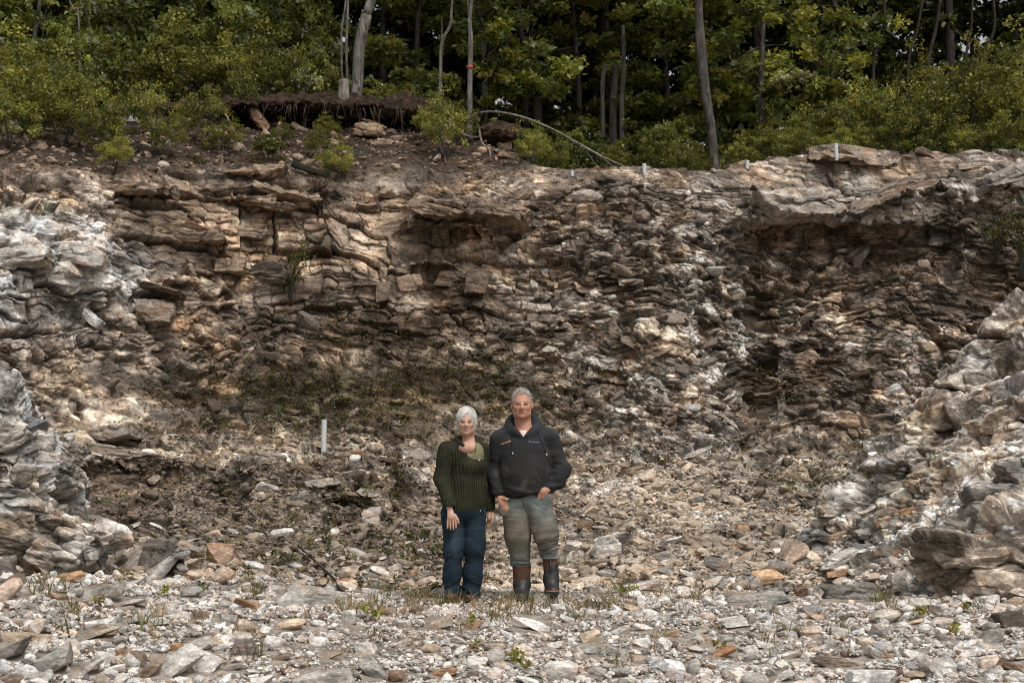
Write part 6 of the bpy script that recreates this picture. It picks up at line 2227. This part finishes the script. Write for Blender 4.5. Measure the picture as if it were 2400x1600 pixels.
def boot(name, sh, ft, rsh, heel, toe, parent, lift, hi, trim, lbl):
    b = bpy.data.objects.new(name, None)
    COL.objects.link(b)
    b.parent = parent
    b['label'] = lbl

    def shaft(p):
        d = chain(p, sh, rsh, .03)
        d += .006 * nz(p, (8, 8, 16), 260)
        return smax(d, p[:, 2] - hi, .006)
    lo = np.min(np.array(list(sh) + [heel, toe]), 0) - .12
    hi_ = np.max(np.array(list(sh) + [heel, toe]), 0) + .12
    garment('shaft', shaft, lo, (hi_[0], hi_[1], hi + .02), .0055, M_NEOP, b, (.1, .05, .03), 1)

    def foot(p):
        d = cap(p, heel, toe, .048, .050)
        mid = (np.array(heel) * .35 + np.array(toe) * .65)
        d = smin(d, cap(p, heel, (mid[0], mid[1], mid[2] + .02), .052, .048), .03)
        d = smin(d, chain(p, [np.array(sh[-1]) + [0, 0, .16 * lift], np.array(sh[-1]) + [0, -.01, .02], mid], [rsh[-1] + .004, rsh[-1] + .006, .05], .03), .03)
        n_ = np.cross(np.array(toe) - np.array(heel), [1, 0, 0])
        n_ = n_ / np.linalg.norm(n_)
        n_ = n_ if n_[2] > 0 else -n_
        side = ((p - np.array(heel, np.float32)) @ n_.astype(np.float32)) + .036
        return smax(d, -side, .006)
    fo = garment('rubber_foot', foot, lo, hi_, .0052, M_RUBBER, b, (.03, .03, .03), 1)

    def sole(p):
        d = cap(p, heel, toe, .054, .056)
        n_ = np.cross(np.array(toe) - np.array(heel), [1, 0, 0])
        n_ = n_ / np.linalg.norm(n_)
        n_ = n_ if n_[2] > 0 else -n_
        side = (p - np.array(heel, np.float32)) @ n_.astype(np.float32)
        return smax(smax(d, side + .026, .004), -(side + .048), .004)
    garment('sole', sole, lo, hi_, .0052, simple_mat('boot_sole', (.018, .017, .016), .7, 40, .3, .4), b, (.02, .02, .02), 1)
    if trim:
        n_ = np.cross(np.array(toe) - np.array(heel), [1, 0, 0])
        n_ = n_ / np.linalg.norm(n_)
        n_ = n_ if n_[2] > 0 else -n_
        a_ = np.linspace(R(180), R(360), 22)
        P = np.array([np.array(toe) + np.array([math.cos(k) * .0505, 0, 0]) + np.cross(np.array([1., 0, 0]), n_) * (abs(math.sin(k)) * .0505) * (-1 if np.cross(np.array([1., 0, 0]), n_)[1] > 0 else 1) + n_ * .012 for k in a_])
        MB().tube(P, .0042, 6).build('orange_band', M_BAND, b)
        st = np.array([(sh[0][0], sh[0][1] - rsh[0] + .002, sh[0][2] - .02), (sh[1][0], sh[1][1] - rsh[1] - .001, sh[1][2])])
        MB().tube(st, .012, 6).build('front_strip', M_RUBBER, b)
    return b


boot('boot', [(-.012, .025, .33), (-.010, .032, .12)], None, [.083, .066], (-.008, .050, .052), (-.018, -.115, .050), MAN, .35, .315, False, 'brown boot half hidden in dry grass')
boot('boot', [(.226, -.045, .40), (.236, -.040, .17)], None, [.064, .058], (.236, -.015, .098), (.246, -.170, .102), MAN, .9, .388, True, 'black fronted boot with an orange band, raised on a rock')


def man_hair(p):
    q = p - np.array(HC, np.float32)
    d = ell(q, (0, .026, .034), (.0850, .1065, .1055))
    d += .010 * nz(p, (26, 26, 26), 270) + .012 * nz(p, (60, 60, 60), 271)
    line = .083 + .020 * np.cos(q[:, 0] * 34) - .30 * np.maximum(0, np.abs(q[:, 0]) - .055) * 10 * .35
    cut = smax(-(q[:, 1] - (-.028)), -(q[:, 2] - line), .004)           # keep behind the temples or above the hairline
    d = smax(d, np.minimum(-(q[:, 1] + .030 - .25 * (q[:, 2] < .02) * .12), -(q[:, 2] - line)), .006)
    low = np.where(q[:, 1] > .02, -.070, -.012)
    d = smax(d, low - q[:, 2], .006)
    return smax(d, -ell(q, (0, .02, .02), (.074, .095, .095)), .004)


def man_root(rs):
    a, b = rs.uniform(0, 2 * math.pi), rs.uniform(-.05, 1)
    c = math.sqrt(max(0, 1 - b * b))
    q = np.array([c * math.cos(a) * .083, .026 + c * math.sin(a) * .104, .034 + b * .104])
    if q[1] < -.03 and q[2] < .088:
        return None
    n_ = np.array([c * math.cos(a), c * math.sin(a), b])
    return q + np.array(HC), n_ * .35 + np.array([rs.normal() * .7, -.6 + rs.normal() * .5, .25])


def man_dir(p, d, rs):
    q = p - np.array(HC)
    n_ = (q - np.array([0, .026, .034])) / np.array([.083, .104, .104]) ** 2
    n_ = n_ / (np.linalg.norm(n_) + 1e-6)
    d = d + rs.normal(0, .15, 3) - n_ * (d @ n_) * .55
    return d / np.linalg.norm(d)


V, F = nets(man_hair, (-.13, -.14, 1.56), (.11, .17, 1.84), .0045)
S1 = strands(1500, 5, man_root, man_dir, .024, .0016, (.50, .48, .45), None, None)
join('hair', [(V, F, np.repeat(np.array([[.40, .385, .365]]), len(V), 0)), S1], M_HAIR, MAN)

# =================================================================== the woman
WOMAN = empty('person', at(1090, 1407, 12.05), 'white haired woman in a dark green ribbed zip cardigan and blue jeans', 'person', 'couple standing on the gravel')
WOMAN.location.z = -.005
WC = (.010, -.006, 1.520)
WLA = [(-.165, .0, 1.295), (-.192, .0, 1.03), (-.130, -.125, .815)]
WRA = [(.150, .07, 1.29), (.190, .12, 1.0), (.202, .06, .775)]
WLL = [(-.100, .0, .72), (-.098, -.03, .44), (-.110, .02, .08)]
WRL = [(.075, .02, .72), (.080, -.01, .44), (.045, .03, .08)]


def woman_body(p):
    d = face_parts(p, WC, .93, .98, .93)
    d = smin(d, cap(p, (.014, .030, 1.46), (.030, .035, 1.28), .050, .060), .03)
    t = ell(p, (.02, .02, 1.12), (.13, .085, .25))
    t = smin(t, ell(p, (-.012, .01, .80), (.14, .10, .14)), .06)
    t = smin(t, cap(p, (-.13, .02, 1.29), (.13, .06, 1.285), .045, .045), .05)
    t = smin(t, ell(p, (.03, -.045, 1.30), (.085, .055, .055)), .04)
    d = smin(d, t, .035)
    for A in (WLA, WRA):
        d = smin(d, chain(p, A, [.042, .034, .025], .02), .02)
    # near hand hanging, back of the hand to the camera
    h = smin(cap(p, (-.128, -.125, .810), (-.112, -.150, .735), .024, .031, .62), ell(p, (-.108, -.153, .728), (.037, .019, .030)), .012)
    for k, (dx, L) in enumerate(((-.140, .070), (-.118, .084), (-.096, .082), (-.076, .066))):
        h = smin(h, finger(p, (dx, -.155, .712 - .004 * abs(k - 1.4)), (.03 * (k - 1), -.06, -1), (0, .16, 0), L, .0092, 1), .003)
    h = smin(h, chain(p, [(-.080, -.150, .745), (-.058, -.160, .710), (-.050, -.158, .680)], [.0125, .011, .009], .006), .010)
    d = smin(d, h, .010)
    h = smin(cap(p, (.203, .058, .770), (.208, .045, .715), .022, .028, .7), ell(p, (.208, .042, .705), (.024, .026, .030)), .012)
    for k, (dx, L) in enumerate(((.222, .062), (.212, .072), (.202, .070), (.192, .060))):
        h = smin(h, finger(p, (dx, .036 + .006 * k, .690), (-.12, -.06, -1), (-.25, .1, 0), L, .0085, 1), .004)
    h = smin(h, chain(p, [(.222, .028, .722), (.232, .010, .700), (.226, .0, .676)], [.0115, .0105, .0085], .006), .010)
    d = smin(d, h, .010)
    for L in (WLL, WRL):
        d = smin(d, chain(p, L, [.065, .05, .035], .02), .02)
    return d


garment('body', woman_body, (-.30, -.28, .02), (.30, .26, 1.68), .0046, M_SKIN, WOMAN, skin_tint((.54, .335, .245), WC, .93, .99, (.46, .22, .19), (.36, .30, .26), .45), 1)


def w_torso(p):
    t = ell(p, (.012, .030, 1.20), (.165, .115, .18))
    t = smin(t, ell(p, (.065, -.040, 1.150), (.118, .105, .085)), .05)       # bust, turned towards the man
    t = smin(t, ell(p, (.030, .000, .985), (.158, .130, .16)), .07)
    t = smin(t, ell(p, (-.010, .010, .83), (.182, .140, .14)), .07)
    t = smin(t, cap(p, (-.03, .035, 1.345), (-.145, .01, 1.285), .055, .064), .04)
    t = smin(t, cap(p, (.075, .045, 1.335), (.140, .065, 1.285), .050, .058), .04)
    return t


def woman_cardigan(p):
    t = w_torso(p)
    t = smax(t, .757 - .10 * p[:, 0] * 0 + .008 * np.sin(p[:, 0] * 20) - p[:, 2], .012)
    la = chain(p, [(-.158, .0, 1.285), (-.192, -.005, 1.04), (-.138, -.115, .845)], [.074, .066, .050], .05)
    la = smin(la, cap(p, (-.147, -.100, .872), (-.134, -.120, .832), .053, .053), .008)      # turned back cuff
    la = smax(la, (.815 - p[:, 2]), .008)
    ra = chain(p, [(.145, .07, 1.28), (.186, .12, 1.01), (.200, .068, .80)], [.068, .060, .046], .05)
    ra = smax(ra, (.765 - p[:, 2]), .008)
    t = smax(t, -cap(p, (.040, -.05, 1.39), (.040, -.30, 1.36), .058, .075), .006)
    t = smax(t, -np.maximum(np.maximum(np.abs(p[:, 0] - (.085 + (1.30 - p[:, 2]) * .30)) - .36 * np.maximum(0, p[:, 2] - 1.192), p[:, 1] + .03), 1.19 - p[:, 2]), .006)
    d = smin(t, smin(la, ra, .01), .007)
    d += .012 * nz(p, (5, 5, 4), 280) + .012 * (np.abs(nz(p, (6, 6, 14), 281)) - .1)
    ang = np.arctan2(p[:, 1] - .01, p[:, 0] - .02)
    rib = np.sin(ang * 46) * sstep(1.36, 1.28, p[:, 2])
    d += .0022 * rib
    # collar: folded flap on the near side, standing edge on the far side
    fl = cap(p, (-.070, .000, 1.362), (-.014, -.082, 1.322), .023, .015, 1.0)
    fl = smin(fl, cap(p, (-.066, .045, 1.378), (-.072, .000, 1.368), .030, .030), .02)
    fl = smin(fl, cap(p, (.105, .030, 1.345), (.142, -.055, 1.262), .024, .020), .02)
    fl = smin(fl, cap(p, (.0, .085, 1.37), (.10, .06, 1.36), .028, .026), .02)
    d = smin(d, fl, .010)
    # the open neck
    d = smax(d, -cap(p, (.018, .015, 1.50), (.030, -.02, 1.325), .070, .058), .008)
    return d


def card_tint(V):
    base = np.array([.025, .025, .0145])
    t = np.repeat(base[None], len(V), 0)
    cols = ((V[:, 0] * 1.0 + .55 * V[:, 1]) * 2 * np.pi / .0185)
    onarm = (V[:, 0] < -.115 - .0 * V[:, 2])
    ph = np.where(onarm, (V[:, 0] + .12 * (V[:, 2] - 1.0)) * 2 * np.pi / .0165, cols)
    r = np.sin(ph)
    t = t * (1 + .55 * r[:, None])
    hem = V[:, 2] < .80
    t[hem] *= 1.25
    fz = fbm(V * 60, 3, 290)
    t = t * (.7 + .6 * fz)[:, None]
    hl = sstep(.58, .7, fbm(V * 5, 3, 291))
    return np.clip(t + np.array([.02, .017, .009]) * hl[:, None] * .4, .004, .3)


cardigan = garment('cardigan', woman_cardigan, (-.30, -.30, .72), (.31, .28, 1.44), .0048, M_CLOTH, WOMAN, card_tint, 1)


def w_inner(p):
    d = w_torso(p) + .012
    d = smin(d, ell(p, (.085, -.055, 1.25), (.075, .060, .10)), .03)
    d = smax(d, -cap(p, (.018, .0, 1.52), (.050, -.11, 1.28), .07, .040), .006)
    return smax(smax(d, 1.12 - p[:, 2], .01), p[:, 2] - 1.330 - .45 * (p[:, 0] - .06), .01)


garment('undershirt', w_inner, (-.18, -.24, 1.08), (.24, .2, 1.36), .0048, M_CLOTH, WOMAN, (.235, .215, .125), 1)


def wp(cx, cy):
    return sp_(cx, cy, 365., 1475.)


zp = [wp(*k) for k in [(470, 478), (456, 492), (443, 515), (447, 535), (461, 556)]]
MB().tube(on_front(woman_cardigan, curve([(a, 0, b) for a, b in zp], 22)[:, [0, 2]], .004), .0042, 6).build('zip', M_METAL, cardigan)
zp = [wp(*k) for k in [(461, 556), (463, 640), (462, 740), (464, 880)]]
MB().tube(on_front(woman_cardigan, curve([(a, 0, b) for a, b in zp], 40)[:, [0, 2]], -.0005), .0036, 5).build('zip_seam', simple_mat('zip_tape', (.012, .012, .010), .8), cardigan)
zp = [wp(*k) for k in [(464, 872), (466, 898)]]
MB().tube(on_front(woman_cardigan, curve([(a, 0, b) for a, b in zp], 5)[:, [0, 2]], .005), .0045, 6).build('zip_pull', M_METAL, cardigan)
zp = [wp(*k) for k in [(455, 466), (468, 476), (476, 498)]]
MB().tube(on_front(woman_cardigan, curve([(a, 0, b) for a, b in zp], 8)[:, [0, 2]], .003), .0048, 5).build('collar_piping', simple_mat('blue_piping', (.20, .33, .38), .8), cardigan)


def woman_jeans(p):
    d = ell(p, (-.010, .010, .80), (.178, .135, .13))
    l = chain(p, [(-.100, .0, .74), (-.096, -.025, .47), (-.106, .0, .26), (-.113, .01, .06)], [.104, .082, .076, .080], .05)
    r = chain(p, [(.078, .02, .74), (.080, -.005, .47), (.062, .01, .26), (.046, .02, .06)], [.104, .086, .078, .082], .05)
    for A, s in ((l, 300), (r, 303)):
        k = sstep(.62, .40, p[:, 2]) * (.35 + .65 * np.exp(-((p[:, 2] - .43) / .07) ** 2) + 1.0 * sstep(.24, .10, p[:, 2]))
        sk = np.stack([p[:, 0] * 0, p[:, 0] * 0, (-.5 if s == 300 else .45) * p[:, 0]], 1)
        A += .050 * (.25 + k) * (np.abs(nz(p + sk, (4, 4, 12), s)) - .09) + .012 * nz(p, (4, 4, 6), s + 1)
    d = smin(d, smin(l, r, .010), .03)
    return smax(d, .030 + .010 * np.sin(p[:, 0] * 50) - p[:, 2], .010)


def wj_tint(V):
    t = np.repeat(np.array([[.020, .036, .052]]), len(V), 0)
    wear = np.exp(-(((V[:, 0] + .085) / .04) ** 2 + ((V[:, 2] - .50) / .14) ** 2)) * (V[:, 1] < 0)
    t = t + np.array([.035, .046, .052]) * (wear * (.4 + fbm(V * 12, 3, 310)))[:, None]
    st = sstep(.52, .7, fbm(V * np.array([8, 8, 3.]), 3, 311))
    t = t * (.75 + .8 * st[:, None])
    for zz, k in ((.625, .35), (.585, .25), (.545, .3)):
        t += np.array([.05, .06, .065]) * (np.exp(-((V[:, 2] - zz - .05 * V[:, 0]) / .0035) ** 2) * k)[:, None]
    return t


wj = garment('jeans', woman_jeans, (-.24, -.20, .01), (.24, .22, .98), .0050, M_DENIM, WOMAN, wj_tint, 0)
for q in ([(262, 930), (268, 1050), (255, 1150), (250, 1330)], [(430, 1000), (398, 1130), (388, 1260), (385, 1330)]):
    MB().tube(on_front(woman_jeans, curve([(a, 0, b) for a, b in [wp(*k) for k in q]], 30)[:, [0, 2]], .0005), .003, 5).build('leg_seam', simple_mat('denim_seam', (.010, .016, .024), .9), wj)
for x, y, col, lb in ((-.108, -.05, (.030, .026, .026), 'dark shoe under the jeans'), (.040, -.045, (.028, .026, .027), 'dark shoe under the jeans')):
    sh = bpy.data.objects.new('shoe', None)
    COL.objects.link(sh)
    sh.parent = WOMAN
    garment('upper', lambda p, x=x, y=y: smax(smin(cap(p, (x, y + .13, .050), (x * 1.02, y - .085, .042), .042, .040), cap(p, (x, y + .12, .06), (x, y + .09, .10), .042, .042), .03), .018 - p[:, 2], .004), (x - .09, y - .18, -.01), (x + .09, y + .22, .16), .0055, M_CLOTH, sh, col, 1)
    garment('sole', lambda p, x=x, y=y: smax(smax(cap(p, (x, y + .13, .03), (x * 1.02, y - .088, .03), .046, .045), p[:, 2] - .020, .003), .002 - p[:, 2], .003), (x - .09, y - .18, -.02), (x + .09, y + .22, .06), .0055, M_RUBBER, sh, (.03, .03, .03), 1)
    MB().tube([(x - .03, y - .085, .068), (x, y - .10, .074), (x + .03, y - .085, .068)], .010, 6).build('red_tongue', simple_mat('red_cloth', (.30, .035, .035), .9), sh)


# hair: white bob with a parted fringe
def woman_hair(p):
    q = (p - np.array(WC, np.float32)) / .93
    d = ell(q, (0, .030, .036), (.0885, .108, .106))
    side = np.abs(q[:, 0])
    bob = ell(q, (0, .045, -.03), (.094, .080, .095))
    d = smin(d, bob, .03)
    d += .010 * nz(p, (60, 60, 14), 320) + .006 * nz(p, (110, 110, 30), 321)
    arch = .078 - 1.25 * np.maximum(0, side - .006)                     # fringe parted over the brow, falling to the temples
    face = np.minimum(-(q[:, 1] + .012), -(q[:, 2] - arch))
    d = smax(d, face, .006)
    d = smax(d, np.where(q[:, 1] > -.02, -.112, -.06) - q[:, 2], .010)
    return smax(d, -ell(q, (0, .02, .015), (.0745, .095, .098)), .004) * .93


def w_root(rs):
    a, b = rs.uniform(0, 2 * math.pi), rs.uniform(-.1, 1)
    c = math.sqrt(max(0, 1 - b * b))
    q = np.array([c * math.cos(a) * .089, .030 + c * math.sin(a) * .108, .036 + b * .107])
    if q[1] < -.03 and q[2] < .095 - .6 * abs(q[0]):
        return None
    n_ = np.array([c * math.cos(a), c * math.sin(a), b])
    sgn = 1 if q[0] > .004 else -1
    dn = np.array([sgn * .55 * max(0, b), -.25 if q[1] < .02 else .3, -1 + .8 * b])
    return q * .93 + np.array(WC), dn + n_ * .25


def w_dir(p, d, rs):
    q = (p - np.array(WC)) / .93
    n_ = (q - np.array([0, .03, .036])) / np.array([.089, .108, .107]) ** 2
    n_ = n_ / (np.linalg.norm(n_) + 1e-6)
    d = d + np.array([0, 0, -.35]) + rs.normal(0, .08, 3)
    d = d - n_ * min(0, 0) - n_ * max(-1, (d @ n_)) * .85
    return d / np.linalg.norm(d)


V, F = nets(woman_hair, (-.12, -.14, 1.38), (.14, .18, 1.68), .0042)
S1 = strands(1500, 6, w_root, w_dir, .070, .0019, (.66, .64, .60), None, None)
hv = np.repeat(np.array([[.58, .56, .53]]), len(V), 0) * (.85 + .3 * fbm(V * np.array([90, 90, 12.]), 2, 322))[:, None]
join('hair', [(V, F, hv), S1], M_HAIR, WOMAN)
th = np.linspace(0, 2 * np.pi, 14)
MB().tube(np.stack([-.118 + .0104 * np.cos(th), -.157 + .0104 * np.sin(th), np.full(14, .694)], 1), .0014, 5).build('ring', simple_mat('gold', (.62, .46, .22), .3, 30, .1, .05, .001, .6), WOMAN)
